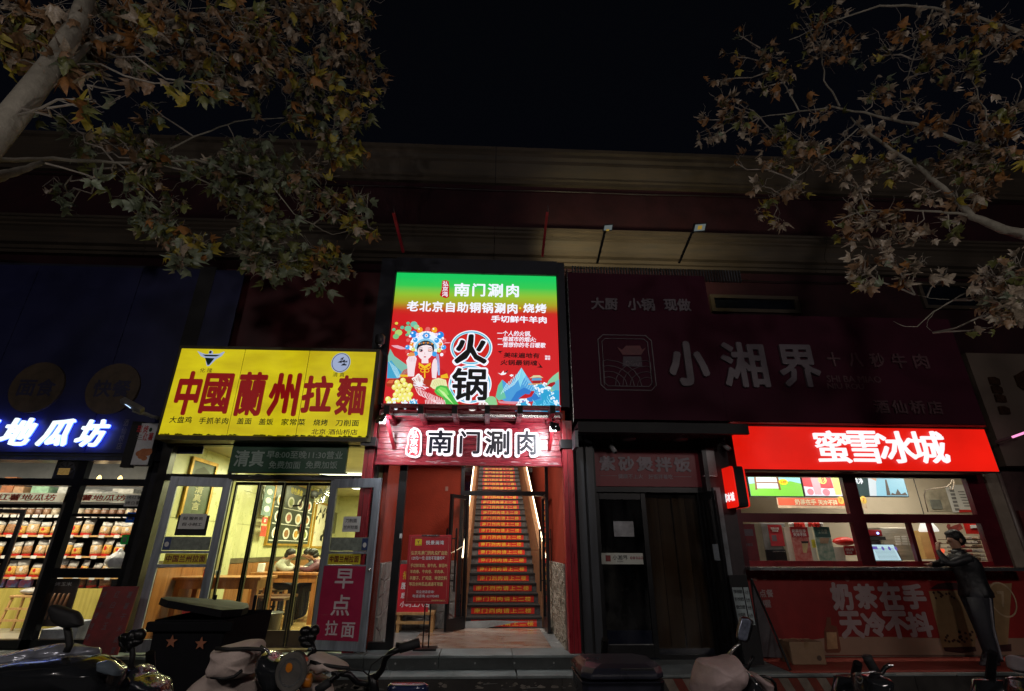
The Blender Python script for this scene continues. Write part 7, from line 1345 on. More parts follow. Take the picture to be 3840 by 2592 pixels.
# ---------------------------------------------------------------- two wheelers
TYRE = mat('tyre_rubber', (.015, .015, .015), .8); BODY = mat('dark_scooter_paint', (.02, .022, .026), .18, coat=.4, sc=2); QUILT = mat('beige_quilted_cloth', (.62, .50, .45), .85, bump=.5, bsc=14, sc=5, var=.15); QSIL = mat('silver_lined_cloth', (.40, .42, .50), .22, metal=.35, bump=1, bsc=7, sc=4)
PVC = mat('crumpled_dark_film', (.03, .032, .045), .15, bump=1, bsc=9, coat=.5); TRIM = mat('black_piping', (.008, .008, .009), .6)
def rideable(t, x, y, ang=0, bike=False, hz_=1.02):
    M = Matrix.Translation((x, y, 0)) @ Matrix.Rotation(ang, 4, 'Z'); R_ = .33 if bike else .22
    for yy in (.38, -.72 if bike else -.82):
        m_ = MB(M); m_.tube([V3((0, yy + (R_ - .03) * math.cos(q), R_ + (R_ - .03) * math.sin(q))) for q in [2 * math.pi * k / 24 for k in range(25)]], .022 if bike else .045, 8, False); w_ = m_.build('wheel', TYRE, t, smooth=True)
        MB(M).tube([V3((-.05, yy, R_)), V3((.05, yy, R_))], .05, 12).build('hub', STEEL, w_)
        if bike:
            s_ = MB(M)
            for k in range(10): q = k * math.pi / 5; s_.tube([V3((0, yy, R_)), V3((0, yy + .3 * math.cos(q), R_ + .3 * math.sin(q)))], .002, 3)
            s_.build('spokes', STEEL, w_)
    MB(M).tube([V3((0, .38, R_)), V3((0, .26, .72)), V3((0, .12, hz_ - .03))], .024, 8).build('steering_column', BLACK, t)
    if bike:
        MB(M).tube([V3((0, .24, .74)), V3((0, -.22, .35)), V3((0, -.72, R_))], .018, 8).tube([V3((0, -.22, .35)), V3((0, -.34, .80))], .016, 8).tube([V3((0, -.34, .75)), V3((0, -.72, R_))], .012, 6).tube([V3((0, .22, .66)), V3((0, -.33, .72))], .016, 8).build('bicycle_frame', BLACK, t, smooth=True); MB(M).ell((0, -.36, .82), (.08, .13, .035), 12, 8).build('saddle', BLACKM, t, smooth=True)
    else:
        MB(M).box(-.14, .14, -.95, -.35, .42, .68).build('seat_body', BODY, t, bevel=.05); MB(M).ell((0, -.65, .70), (.14, .34, .06), 14, 8).build('seat', BLACKM, t, smooth=True); MB(M).box(-.13, .13, -.38, .12, .26, .31).build('footboard', BLACK, t, bevel=.02)
        MB(M).loft([[V3((a_ * math.cos(q), .22 + dy + b_ * math.sin(q), z)) for q in [2 * math.pi * k / 14 for k in range(14)]] for z, a_, b_, dy in ((.32, .12, .07, .02), (.5, .17, .08, .0), (.72, .18, .09, -.04), (.84, .13, .08, -.06))]).build('front_shield', BODY, t, smooth=True)
    return M
def blob(t, name, m, k, pts, Y, depth, puff=.06, fold=.012, seed=1, n=5):
    # a padded cloth piece: outline measured on the plane at depth Y, given real thickness
    random.seed(seed); pl = FP(Y); uv = pp(pl, k, pts); cx = sum(a for a, b in uv) / len(uv); cy = sum(b for a, b in uv) / len(uv)
    dense = []
    for (a, b), (c, d) in zip(uv, uv[1:] + uv[:1]):
        for q in range(n): dense.append((a + (c - a) * q / n, b + (d - b) * q / n))
    rings = []
    for s, wv in ((.12, depth * .5 + puff), (.35, depth * .5 + puff * .93), (.55, depth * .5 + puff * .78), (.74, depth * .5 + puff * .5), (.9, depth * .45), (1.0, 0), (.9, -depth * .5), (.3, -depth * .5 - puff * .4)):
        rings.append([pl.p(cx + (a - cx) * s, cy + (b - cy) * s, wv) for i, (a, b) in enumerate(dense)])
    from mathutils import noise as nz
    rings = [[p + pl.N * fold * (2.4 * nz.noise(p * 9 + V3((seed, 0, 0))) - 2.6 * abs(nz.noise(V3((p.x * 7, p.y * 7, p.z * 16)) + V3((seed, 3, 0))))) + V3((1, 0, .6)) * fold * 1.2 * nz.noise(p * 18 + V3((0, seed, 0))) for p in r] for r in rings]
    return MB().loft(rings).build(name, m, t, smooth=True, sub=1)
def pipe(t, name, m, k, pts, Y, r): return MB().tube([W(k, x, y, Y if not hasattr(Y, '__len__') else Y[i]) for i, (x, y) in enumerate(pts)], r, 8).build(name, m, t, smooth=True)
# left scooter
p = W('M', 350, 400, 3.05); t = thing('scooter', 'dark scooter at bottom left with silver lined wind cover and a big black mirror', 'scooter', (p.x, p.y, 0), 'two wheelers parked along the street'); rideable(t, p.x, p.y)
blob(t, 'mirror_head', BLACKM, 'M', [(250, 118), (262, 92), (290, 90), (405, 128), (425, 165), (430, 200), (400, 213), (322, 212), (268, 178)], 2.95, .05, .012, .001); pipe(t, 'mirror_stem', BLACKM, 'M', [(345, 208), (352, 250), (358, 300), (340, 335)], 2.98, .016)
blob(t, 'wind_cover', QSIL, 'M', [(-60, 400), (0, 352), (120, 322), (240, 296), (330, 288), (440, 300), (505, 315), (522, 352), (400, 362), (200, 370), (0, 420)], 3.1, .12, .05, .014, seed=3)
blob(t, 'front_cowl', BODY, 'M', [(-80, 560), (-60, 400), (100, 368), (350, 345), (520, 350), (590, 385), (640, 425), (625, 480), (600, 560)], 3.0, .2, .08, .002, seed=4)
blob(t, 'headlight', mat('smoky_lens', (.12, .15, .18), .08, coat=1), 'M', [(500, 385), (570, 370), (635, 425), (620, 460), (560, 450), (500, 430)], 2.86, .05, .02, .001)
t2 = thing('scooter', 'black scooter with clustered handlebar controls and crumpled dark film cover before the red menu board', 'scooter', (W('M', 690, 400, 3.3).x, 3.3, 0), 'two wheelers parked along the street'); rideable(t2, W('M', 690, 400, 3.3).x, 3.3)
blob(t2, 'crumpled_cover', PVC, 'M', [(640, 560), (645, 440), (665, 405), (720, 400), (745, 450), (800, 455), (850, 500), (870, 560)], 3.2, .14, .07, .02, seed=7); pipe(t2, 'mirror_stem', BLACKM, 'M', [(676, 300), (680, 350), (672, 410)], 3.2, .014)
random.seed(17)
for i in range(8): p = W('M', U(640, 722), U(235, 300), 3.2); MB().ell(p, (U(.018, .04), .03, U(.018, .035)), 9, 7).build('handle_control', BLACK, t2, smooth=True)
pipe(t2, 'hand_grip', BLACKM, 'M', [(620, 300), (690, 245), (735, 232)], 3.2, .018); pipe(t2, 'brake_lever', BLACK, 'M', [(640, 330), (615, 290), (612, 255)], 3.15, .006)
# centre scooter with quilted muffs
p = W('M', 1440, 420, 3.05); t = thing('scooter', 'scooter with puffy beige quilted handle muffs and round headlight at bottom centre left', 'scooter', (p.x, 3.05, 0), 'two wheelers parked along the street'); rideable(t, p.x, 3.05)
blob(t, 'lap_apron', QUILT, 'M', [(930, 560), (985, 500), (1070, 430), (1100, 420), (1340, 430), (1400, 470), (1400, 560)], 3.1, .10, .07, .012, seed=11)
blob(t, 'left_muff', QUILT, 'M', [(1100, 318), (1150, 300), (1270, 268), (1330, 275), (1345, 300), (1350, 330), (1300, 395), (1330, 440), (1240, 470), (1120, 470), (1085, 460), (1080, 420), (1095, 350)], 3.0, .16, .08, .010, seed=12)
pipe(t, 'muff_piping', TRIM, 'M', [(1105, 318), (1180, 322), (1270, 318), (1340, 322), (1352, 335)], 2.87, .009); pipe(t, 'muff_piping', TRIM, 'M', [(1082, 462), (1140, 474), (1200, 462), (1240, 430)], 2.88, .008)
blob(t, 'right_muff', QUILT, 'M', [(1575, 360), (1600, 338), (1640, 332), (1700, 358), (1790, 412), (1785, 428), (1700, 425), (1640, 445), (1590, 400)], 3.0, .13, .05, .008, seed=13); pipe(t, 'muff_piping', TRIM, 'M', [(1590, 385), (1650, 400), (1730, 412), (1795, 420)], 2.9, .008)
blob(t, 'right_apron', QUILT, 'M', [(1530, 440), (1620, 440), (1700, 470), (1715, 560), (1540, 560)], 3.1, .08, .04, .010, seed=15)
blob(t, 'dash_cowl', BODY, 'M', [(1340, 345), (1365, 325), (1400, 330), (1440, 355), (1520, 360), (1560, 390), (1570, 440), (1520, 480), (1440, 560), (1400, 560), (1340, 480), (1320, 400)], 2.95, .16, .05, .002, seed=14)
hl = W('M', 1485, 440, 2.82); MB().lathe((hl.x, hl.y, hl.z), [(.06, 0)], 4).v
hd_ = FP(2.82); cu, cv = hd_.uv('M', 1490, 440); MB().drum(hd_, cu, cv, .075, .085, -.05, .0, 24).build('headlight', mat('headlight_glass', (.14, .13, .12), .06, coat=1), t, bevel=.008); MB().ring(hd_, cu, cv, .055, .06, .008, .002, 24).build('headlight_ring', STEEL, t); MB().disc(hd_, cu - .01, cv + .02, .016, .02, .003, 12).build('amber_reflection', mat('amber_plastic_and_reflection', (.8, .25, .02), .2), t)  # amber disc paints an orange reflection onto the headlight
blob(t, 'dash_glass', mat('dash_gloss', (.03, .04, .06), .05, coat=1), 'M', [(1432, 352), (1500, 355), (1540, 385), (1510, 395), (1440, 388)], 2.86, .02, .008, .001); pipe(t, 'turn_signal', mat('amber_plastic_and_reflection', (.8, .25, .02), .2), 'M', [(1555, 485), (1595, 480)], 2.88, .03)
for i in range(7): p = W('M', U(1560, 1632), U(225, 300), 2.98); MB().ell(p, (U(.016, .034), .028, U(.016, .032)), 9, 7).build('phone_holder', BLACK, t, smooth=True)
pipe(t, 'holder_stem', BLACK, 'M', [(1600, 290), (1612, 330), (1575, 365)], 2.98, .013); pipe(t, 'handlebar', BLACK, 'M', [(1340, 330), (1390, 380), (1480, 400), (1560, 380), (1600, 350)], 3.02, .016); pipe(t, 'brake_lever', STEEL, 'M', [(1335, 305), (1370, 325), (1400, 380)], 2.9, .007)
# bicycle
p = W('M', 1910, 470, 2.7); t = thing('bicycle', 'bicycle with bare curved black handlebars in front of the central steps', 'bicycle', (p.x, 2.7, 0), 'two wheelers parked along the street'); rideable(t, p.x, 2.62, .15, True, 1.0)
pipe(t, 'handlebar', BLACK, 'M', [(1655, 515), (1700, 478), (1738, 445), (1790, 450), (1830, 490), (1885, 498), (1930, 462), (1962, 420), (1975, 370), (2005, 338), (2060, 315)], [2.62, 2.62, 2.62, 2.62, 2.65, 2.68, 2.65, 2.62, 2.6, 2.58, 2.55], .013)
pipe(t, 'grip', BLACKM, 'M', [(2048, 318), (2100, 303), (2150, 288)], 2.55, .019); pipe(t, 'grip', BLACKM, 'M', [(1625, 535), (1690, 488)], 2.6, .019); pipe(t, 'brake_lever', BLACK, 'M', [(2070, 335), (2060, 300), (2030, 296)], 2.56, .01); pipe(t, 'brake_lever', BLACK, 'M', [(1735, 470), (1722, 440), (1700, 445)], 2.58, .008)
pipe(t, 'stem', BLACK, 'M', [(1905, 450), (1915, 500), (1925, 600)], 2.66, .022); pipe(t, 'brake_cable', BLACKM, 'M', [(2035, 338), (1960, 360), (1905, 400), (1890, 445), (1900, 480)], 2.56, .003); pipe(t, 'brake_cable', BLACKM, 'M', [(1740, 450), (1800, 425), (1860, 430), (1895, 460)], 2.6, .003)
blob(t, 'display_pod', mat('pod_blue_black', (.02, .03, .09), .2, coat=1), 'M', [(1985, 505), (2000, 492), (2180, 492), (2200, 505), (2205, 570), (1980, 570)], 2.7, .06, .015, .0005)
# delivery box scooter
p = W('N', 790, 1000, 3.35); t = thing('scooter_with_top_box', 'scooter with a large dark grey top box at bottom centre right', 'scooter', (p.x, 3.35, 0), 'two wheelers parked along the street'); rideable(t, p.x, 4.0 - .3, math.pi * .0)
BXM = mat('dark_box_plastic', (.028, .03, .045), .3, sc=3); pl = FP(3.3)
def bring(k, xs0, xs1, y, Y0, Y1, ch=.03):
    a = W(k, xs0, y, Y0); b = W(k, xs1, y, Y0); z = (a.z + b.z) / 2; x0, x1 = a.x, b.x
    return [V3(q) for q in ((x0 + ch, Y0, z), (x1 - ch, Y0, z), (x1, Y0 + ch, z), (x1, Y1 - ch, z), (x1 - ch, Y1, z), (x0 + ch, Y1, z), (x0, Y1 - ch, z), (x0, Y0 + ch, z))]
R1 = [bring('N', 385, 1225, 1330, 3.2, 3.6), bring('N', 372, 1225, 1160, 3.2, 3.6), bring('N', 362, 1232, 1120, 3.18, 3.62)]; MB().loft(R1).build('box_base', BXM, t, bevel=.006)
R2 = [bring('N', 362, 1232, 1095, 3.17, 3.63, .05), bring('N', 362, 1228, 1040, 3.17, 3.63, .05), bring('N', 385, 1205, 975, 3.2, 3.6, .06), bring('N', 430, 1130, 925, 3.26, 3.55, .07), bring('N', 520, 1000, 895, 3.34, 3.5, .05)]; MB().loft(R2).build('box_lid', BXM, t, bevel=.008)
rectp(FP(3.19), 'N', 760, 990, 1105, 1075, mat('box_recess', (.014, .015, .02), .4), t, 'recess_panel', -.02, .003); rectp(FP(3.185), 'N', 765, 978, 1105, 984, STEEL, t, 'trim_line', -.01, .002)
# right scooter with muff and mirror
p = W('N', 1880, 1100, 3.0); t = thing('scooter', 'scooter with a pale pinkish handle muff and rectangular mirror right of the top box', 'scooter', (p.x, 3.0, 0), 'two wheelers parked along the street'); rideable(t, p.x, 3.0)
QP = mat('pinkish_cloth', (.50, .38, .37), .6, bump=.7, bsc=9, sc=5, var=.15)
blob(t, 'left_muff', QP, 'N', [(1490, 1240), (1495, 1110), (1530, 1000), (1555, 905), (1600, 875), (1760, 862), (1880, 832), (1930, 840), (1960, 900), (2020, 970), (2010, 1060), (1990, 1150), (1900, 1240)], 3.0, .18, .08, .012, seed=22)
blob(t, 'right_muff', QP, 'N', [(2075, 1020), (2120, 1012), (2180, 1060), (2240, 1100), (2270, 1130), (2265, 1200), (2200, 1240), (2130, 1150)], 3.02, .1, .05, .010, seed=23)
blob(t, 'dash_cowl', BODY, 'N', [(2010, 1000), (2060, 1010), (2120, 1080), (2170, 1170), (2180, 1260), (1960, 1260), (1990, 1160)], 2.95, .12, .04, .001, seed=24); pipe(t, 'chrome_trim', STEEL, 'N', [(2022, 1000), (2060, 1030), (2110, 1085), (2150, 1150), (2170, 1215)], 2.86, .006); pipe(t, 'cable_hoop', BLACK, 'N', [(2180, 1060), (2240, 1060), (2300, 1085), (2340, 1130), (2350, 1210)], 3.0, .008)
blob(t, 'mirror_head', BLACK, 'N', [(1985, 440), (2070, 445), (2112, 475), (2105, 560), (2070, 690), (2045, 715), (1960, 700), (1940, 660), (1955, 560)], 2.95, .04, .01, .0005); blob(t, 'mirror_glass', mat('dirty_mirror', (.32, .36, .48), .12, metal=.6, sc=26, col2=(.06, .07, .1)), 'N', [(1998, 458), (2065, 460), (2098, 485), (2090, 560), (2058, 680), (2040, 700), (1968, 685), (1955, 655), (1970, 560)], 2.905, .008, .002, .0003)
pipe(t, 'mirror_stem', STEEL, 'N', [(1990, 705), (1930, 765), (1870, 832)], 2.96, .008); pipe(t, 'brake_lever', BLACK, 'N', [(2050, 1000), (2085, 920), (2120, 850)], 2.92, .008)
# small handlebar, right
p = W('K', 1180, 1000, 3.3); t = thing('scooter', 'small black scooter front with one upright grip and chrome rim before the counter', 'scooter', (p.x, 3.3, 0), 'two wheelers parked along the street'); rideable(t, p.x, 3.3, hz_=.95)
pipe(t, 'grip', BLACKM, 'K', [(1120, 832), (1135, 870), (1165, 920), (1190, 960)], 3.2, .026); pipe(t, 'mirror_stem', BLACK, 'K', [(1195, 1010), (1240, 960), (1262, 925), (1300, 905)], 3.25, .012); rectp(FP(3.2), 'K', 1278, 900, 1322, 918, STEEL, t, 'lever_tip', 0, .01, .003)
blob(t, 'cowl', BODY, 'K', [(1030, 985), (1060, 968), (1180, 958), (1250, 985), (1270, 1010), (1260, 1090), (1270, 1180), (1060, 1180), (1045, 1080)], 3.2, .14, .05, .001, seed=31); pipe(t, 'chrome_rim', STEEL, 'K', [(1035, 985), (1080, 968), (1170, 958), (1240, 978)], 3.08, .006); MB().ring(FP(3.07), *FP(3.07).uv('K', 1064, 1006), .02, .025, .005, .0, 16).build('round_button', STEEL, t)
p = W('K', 2290, 1000, 3.2); t = thing('scooter', 'scooter with a grey pouch cut off by the far right edge', 'scooter', (p.x, 3.2, 0), 'two wheelers parked along the street'); rideable(t, p.x, 3.2)
blob(t, 'handle_pouch', mat('grey_pouch', (.34, .31, .34), .6, bump=.5, bsc=9), 'K', [(2225, 835), (2260, 828), (2330, 850), (2380, 900), (2370, 970), (2280, 965), (2240, 940)], 3.1, .1, .04, .006, seed=33); blob(t, 'cowl', BODY, 'K', [(2235, 1010), (2260, 995), (2400, 990), (2400, 1180), (2240, 1180), (2232, 1070)], 3.1, .12, .04, .001, seed=34)
# ---------------------------------------------------------------- plane trees
BARK = mat('pale_plane_bark', (.21, .19, .155), .8, sc=5, bump=.7, bsc=16, col2=(.10, .09, .07)); TWIG = mat('twig_bark', (.22, .19, .16), .8, sc=9, var=.2)
LM = [mat('leaf_brown', (.24, .14, .075), .45, sc=14, var=.3, trans=.15), mat('leaf_grey_brown', (.34, .27, .20), .4, sc=14, var=.3, trans=.12), mat('leaf_olive', (.15, .16, .05), .4, sc=14, var=.3, trans=.2), mat('leaf_grey_green', (.17, .20, .13), .38, sc=14, var=.2, trans=.2), mat('leaf_yellow', (.42, .30, .04), .5, sc=12, trans=.35, col2=(.2, .2, .03)), mat('leaf_rust', (.30, .13, .035), .6, sc=14, var=.2, trans=.25)]
def leafpts(curl, seed):
    random.seed(seed); O = [(0, 0), (.16, -.06), (.50, .10), (.30, .22), (.58, .48), (.46, .52), (.30, .48), (.22, .60), (.16, .78), (0, 1.0), (-.14, .76), (-.24, .62), (-.30, .50), (-.48, .55), (-.60, .46), (-.32, .22), (-.48, .12), (-.14, -.05)]
    P = []
    for x, y in O:
        x *= U(.88, 1.1); y *= U(.92, 1.08); P.append(V3((x, y, -curl * (x * x * 1.6) - curl * .5 * (y - .3) ** 2 + U(-.06, .06) * (1 + curl))))
    P += [V3((0, .22, .06)), V3((0, .55, .05 - curl * .1)), V3((.0, -.45, U(-.1, .1))), V3((.025, -.45, 0))]
    F = [(18, i, i + 1) for i in (0, 1, 2, 3)] + [(18, 4, 5), (18, 5, 6), (18, 6, 19), (19, 6, 7), (19, 7, 8), (19, 8, 9), (19, 9, 10), (19, 10, 11), (19, 11, 12), (18, 19, 12), (18, 12, 13), (18, 13, 14), (18, 14, 15), (18, 15, 16), (18, 16, 17), (18, 17, 0), (0, 20, 21)]
    return P, F
LP = [leafpts(c, 50 + i) for i, c in enumerate((.3, .7, 1.1, 1.6, .9, 1.4, .5, 2.0))]
LME = {}
def leafmesh(i, m):
    if (i, m) not in LME:
        me = bpy.data.meshes.new('leaf'); me.from_pydata(LP[i][0], [], LP[i][1]); me.materials.append(LM[m]); me.shade_smooth(); LME[i, m] = me
    return LME[i, m]
def leafmat_at(c, s, face):
    z = V3((U(-.5, .5), U(-.5, .5), -1)).normalized() if rnd() < .75 else V3((U(-1, 1), U(-1, 1), U(-.6, 1))).normalized()
    n = V3((U(-1, 1), U(-1, .6), U(-.7, .7))); n = (n - z * n.dot(z)).normalized(); x = z.cross(n)
    return Matrix((x, z, n)).transposed().to_4x4() @ Matrix.Scale(s, 4), c
def grow(tree, name, polys, sprays, seed, mixf, smul, twigden):
    random.seed(seed); limbs = []; allp = []
    for pts, r0, r1 in polys:
        P = [W('', x, y, Y) if not isinstance(x, V3) else x for (x, y, Y) in pts] ; Q = []
        for a, b in zip(P, P[1:]):
            for k in range(4): Q.append(a.lerp(b, k / 4) + V3((U(-1, 1), U(-1, 1), U(-1, 1))) * (a - b).length * .022)
        Q.append(P[-1]); n = len(Q); R_ = [r0 + (r1 - r0) * i / (n - 1) for i in range(n)]; R_ = [r * U(.92, 1.08) for r in R_]
        MB().tube(Q, R_, 10).build('limb', BARK, tree, smooth=True); allp += Q
    tw = MB(); leaves = []
    def wob(a, b, n, amt):
        out = [a]; d = (b - a)
        for i in range(1, n): out.append(a + d * (i / n) + V3((U(-1, 1), U(-1, 1), U(-1, .6))) * d.length * amt)
        return out + [b]
    for sp in sprays:
        cx, cy, r, n, Y, mx = sp; c = W('', cx, cy, Y); rw = r / FPX * (c - EYE).dot(fw); base = min(allp, key=lambda p: (p - c).length + .25 * abs(p.z - c.z))
        L = (c - base).length; B = wob(base, c, max(3, int(L / .18)), .06 if L > .3 else .1); tw.tube(B, [.011 * (1 - .55 * i / len(B)) * (1 if L > .4 else .7) for i in range(len(B))], 5, False)
        nt_ = max(3, int(n * twigden)); ends = []
        for k in range(nt_):
            a = random.choice(B[-max(2, len(B) // 2):]); e = c + V3((U(-1, 1), U(-.7, .7), U(-1, 1))) * rw; T = wob(a, e, 4, .12); tw.tube(T, [.005, .004, .0032, .0025, .0015], 3, False); ends.append(T)
            if rnd() < .7:
                s0 = T[2]; e2 = s0 + V3((U(-1, 1), U(-1, 1), U(-1, .7))) * rw * .45; T2 = wob(s0, e2, 3, .15); tw.tube(T2, [.003, .0025, .002, .0012], 3, False); ends.append(T2)
        for k in range(int(n * (.54 if name == 'l' else .88))):
            T = random.choice(ends); i = random.randrange(1, len(T)); p = T[i] + V3((U(-1, 1), U(-1, 1), U(-1, .4))) * .07
            leaves.append((p, U(.07, .135) * smul, random.randrange(8), random.choices(range(6), mixf[mx])[0]))
    tag(tw.build('twigs', TWIG, tree, smooth=True), kind='stuff')
    leaves.sort(key=lambda l: -l[1] / (l[0] - EYE).length); L0 = LOC[tree.name]; mb = MB()
    mb.M = None
    for i, (p, s, g, m) in enumerate(leaves):
        Mx, _ = leafmat_at(p, s, 0)
        if i < 300:
            o = bpy.data.objects.new('leaf', leafmesh(g, m)); COL.objects.link(o); o.parent = tree; o.matrix_local = Matrix.Translation(p - L0) @ Mx
        else:
            mb.cur = m; MM = Matrix.Translation(p) @ Mx; mb.add([MM @ q for q in LP[g][0]], LP[g][1])
    tag(mb.build('leaves', LM, tree, smooth=True), kind='stuff'); return len(leaves)
t = thing('plane_tree', 'plane tree at upper left with thick pale limb and dense brown, olive and yellow leaves', 'tree', (-4.3, 3.0, 0), 'plane trees')
MB().tube([V3((-4.35, 3.0, 0)), V3((-4.3, 3.02, 1.2)), V3((-4.2, 3.0, 2.2)), W('', -260, 900, 3.0), W('', -60, 560, 3.0), W('', 60, 420, 3.0), W('', 190, 250, 3.0), W('', 290, 90, 3.05), W('', 360, -120, 3.1)], [.15, .13, .12, .11, .10, .09, .08, .07, .055], 16).build('trunk', BARK, t, smooth=True)
PL = [([(90, 370, 3.0), (240, 200, 3.2), (420, 140, 3.6), (620, 135, 4.0), (870, 185, 4.4), (1180, 230, 4.8), (1330, 240, 5.0)], .035, .008),
      ([(60, 430, 3.0), (330, 180, 3.3), (700, 60, 3.7), (1000, 30, 4.2), (1300, 60, 4.6)], .03, .008),
      ([(-120, 600, 3.4), (0, 602, 3.8), (200, 598, 4.2), (430, 607, 4.6), (740, 602, 5.0), (960, 660, 5.2), (1150, 700, 5.4)], .026, .007),
      ([(560, 605, 4.8), (700, 640, 5.0), (860, 740, 5.2), (1000, 860, 5.4), (1150, 960, 5.5), (1260, 1000, 5.5)], .012, .004), ([(440, 607, 4.6), (520, 690, 4.8), (600, 760, 4.9), (680, 860, 5.0)], .010, .004),
      ([(640, 560, 4.7), (760, 500, 4.8), (880, 455, 4.9), (1100, 440, 5.0), (1300, 480, 5.2)], .012, .004), ([(-150, 700, 3.0), (0, 660, 3.3), (80, 640, 3.5), (160, 610, 3.7)], .05, .02), ([(-60, 30, 2.8), (100, 32, 3.0), (260, 40, 3.1)], .022, .01), ([(960, 620, 5.1), (1100, 800, 5.3), (1250, 880, 5.4), (1380, 850, 5.5)], .008, .003)]
mixL = {'t': (6, 4, 1, 1, 1.6, 3), 'm': (4, 3, 3, 2, 2.4, 2), 'g': (.6, 2, 5, 7, .5, .2), 'y': (1, 1, 3, 2, 4, 1)}
SL = [(150, 60, 150, 95, 3.0, 't'), (300, 130, 160, 110, 3.3, 't'), (480, 60, 170, 110, 3.4, 't'), (480, 200, 150, 75, 3.5, 't'), (650, 90, 170, 120, 3.7, 't'), (760, 210, 150, 95, 4.0, 't'), (850, 60, 180, 120, 3.8, 't'), (1000, 150, 180, 130, 4.2, 't'), (1150, 60, 170, 130, 4.4, 't'), (1280, 60, 130, 90, 4.4, 't'), (1380, 20, 90, 40, 4.2, 'm'),
      (1290, 190, 160, 130, 4.7, 't'), (1370, 250, 90, 55, 4.9, 't'), (1370, 340, 80, 40, 5.0, 'm'), (1180, 290, 150, 120, 4.7, 'm'), (1000, 290, 150, 90, 4.6, 'm'), (850, 280, 110, 60, 4.4, 'm'), (1250, 380, 110, 75, 5.0, 'm'), (1300, 450, 120, 80, 5.1, 'm'), (1130, 420, 110, 50, 4.9, 'm'), (1340, 540, 60, 30, 5.2, 'y'), (1240, 520, 110, 60, 5.2, 'm'),
      (430, 340, 60, 9, 2.4, 'y'), (360, 380, 50, 5, 2.6, 't'), (250, 250, 80, 25, 3.0, 't'), (680, 310, 60, 12, 3.4, 'y'), (820, 320, 50, 8, 3.6, 'g'), (560, 390, 90, 18, 4.6, 'm'), (60, 120, 110, 50, 3.0, 't'), (30, 220, 70, 16, 3.1, 't'), (180, 400, 60, 10, 4.5, 'g'),
      (290, 490, 80, 24, 4.9, 'g'), (420, 500, 90, 35, 4.9, 'm'), (500, 520, 60, 20, 4.8, 'm'), (340, 560, 60, 20, 5.0, 'g'), (560, 600, 90, 45, 4.7, 'm'), (620, 560, 80, 30, 5.0, 'g'), (470, 690, 70, 20, 4.4, 'g'), (390, 680, 35, 8, 3.9, 'g'), (540, 660, 70, 35, 4.8, 'm'), (900, 560, 110, 60, 5.1, 'g'), (780, 620, 90, 45, 5.1, 'g'), (1000, 620, 120, 65, 5.2, 'g'), (1160, 620, 110, 70, 5.3, 'm'), (1250, 590, 80, 40, 5.3, 'y'),
      (520, 790, 70, 50, 4.9, 'g'), (600, 830, 80, 65, 4.9, 'g'), (690, 880, 80, 60, 5.0, 'm'), (760, 910, 60, 35, 5.0, 'y'), (690, 980, 50, 25, 4.8, 'g'), (640, 740, 60, 30, 4.9, 'g'), (850, 690, 100, 60, 5.2, 'g'), (960, 750, 110, 95, 5.3, 'g'), (1050, 690, 90, 60, 5.3, 'g'), (930, 850, 90, 80, 5.3, 'g'), (1030, 880, 110, 110, 5.4, 'g'), (940, 950, 70, 55, 5.3, 'g'), (1010, 1000, 70, 45, 5.3, 'g'), (1110, 960, 80, 60, 5.5, 'g'), (1190, 960, 80, 65, 5.5, 'm'), (1270, 980, 60, 45, 5.5, 'y'), (1200, 1060, 45, 25, 5.5, 'g'), (1290, 1000, 45, 25, 5.5, 'g'),
      (1170, 760, 80, 50, 5.4, 'g'), (1260, 770, 80, 45, 5.4, 'm'), (1340, 750, 60, 30, 5.4, 'g'), (1340, 840, 60, 45, 5.5, 'y'), (1400, 860, 30, 15, 5.5, 'y'), (1380, 730, 30, 10, 5.5, 'g'), (160, 700, 70, 14, 5.4, 'g'), (250, 760, 60, 8, 5.6, 'g')]
n1 = grow(t, 'l', PL, SL, 5, mixL, 1.22, .3)
t = thing('plane_tree', 'plane tree at upper right with bare twigs and sparse curled brown leaves', 'tree', (6.2, 3.6, 0), 'plane trees')
MB().tube([V3((6.2, 3.6, 0)), V3((6.15, 3.6, 1.6)), V3((6.0, 3.6, 2.8)), W('', 4300, 820, 3.6), W('', 4100, 500, 3.7), W('', 4000, 100, 3.9)], [.18, .16, .15, .13, .11, .08], 16).build('trunk', BARK, t, smooth=True)
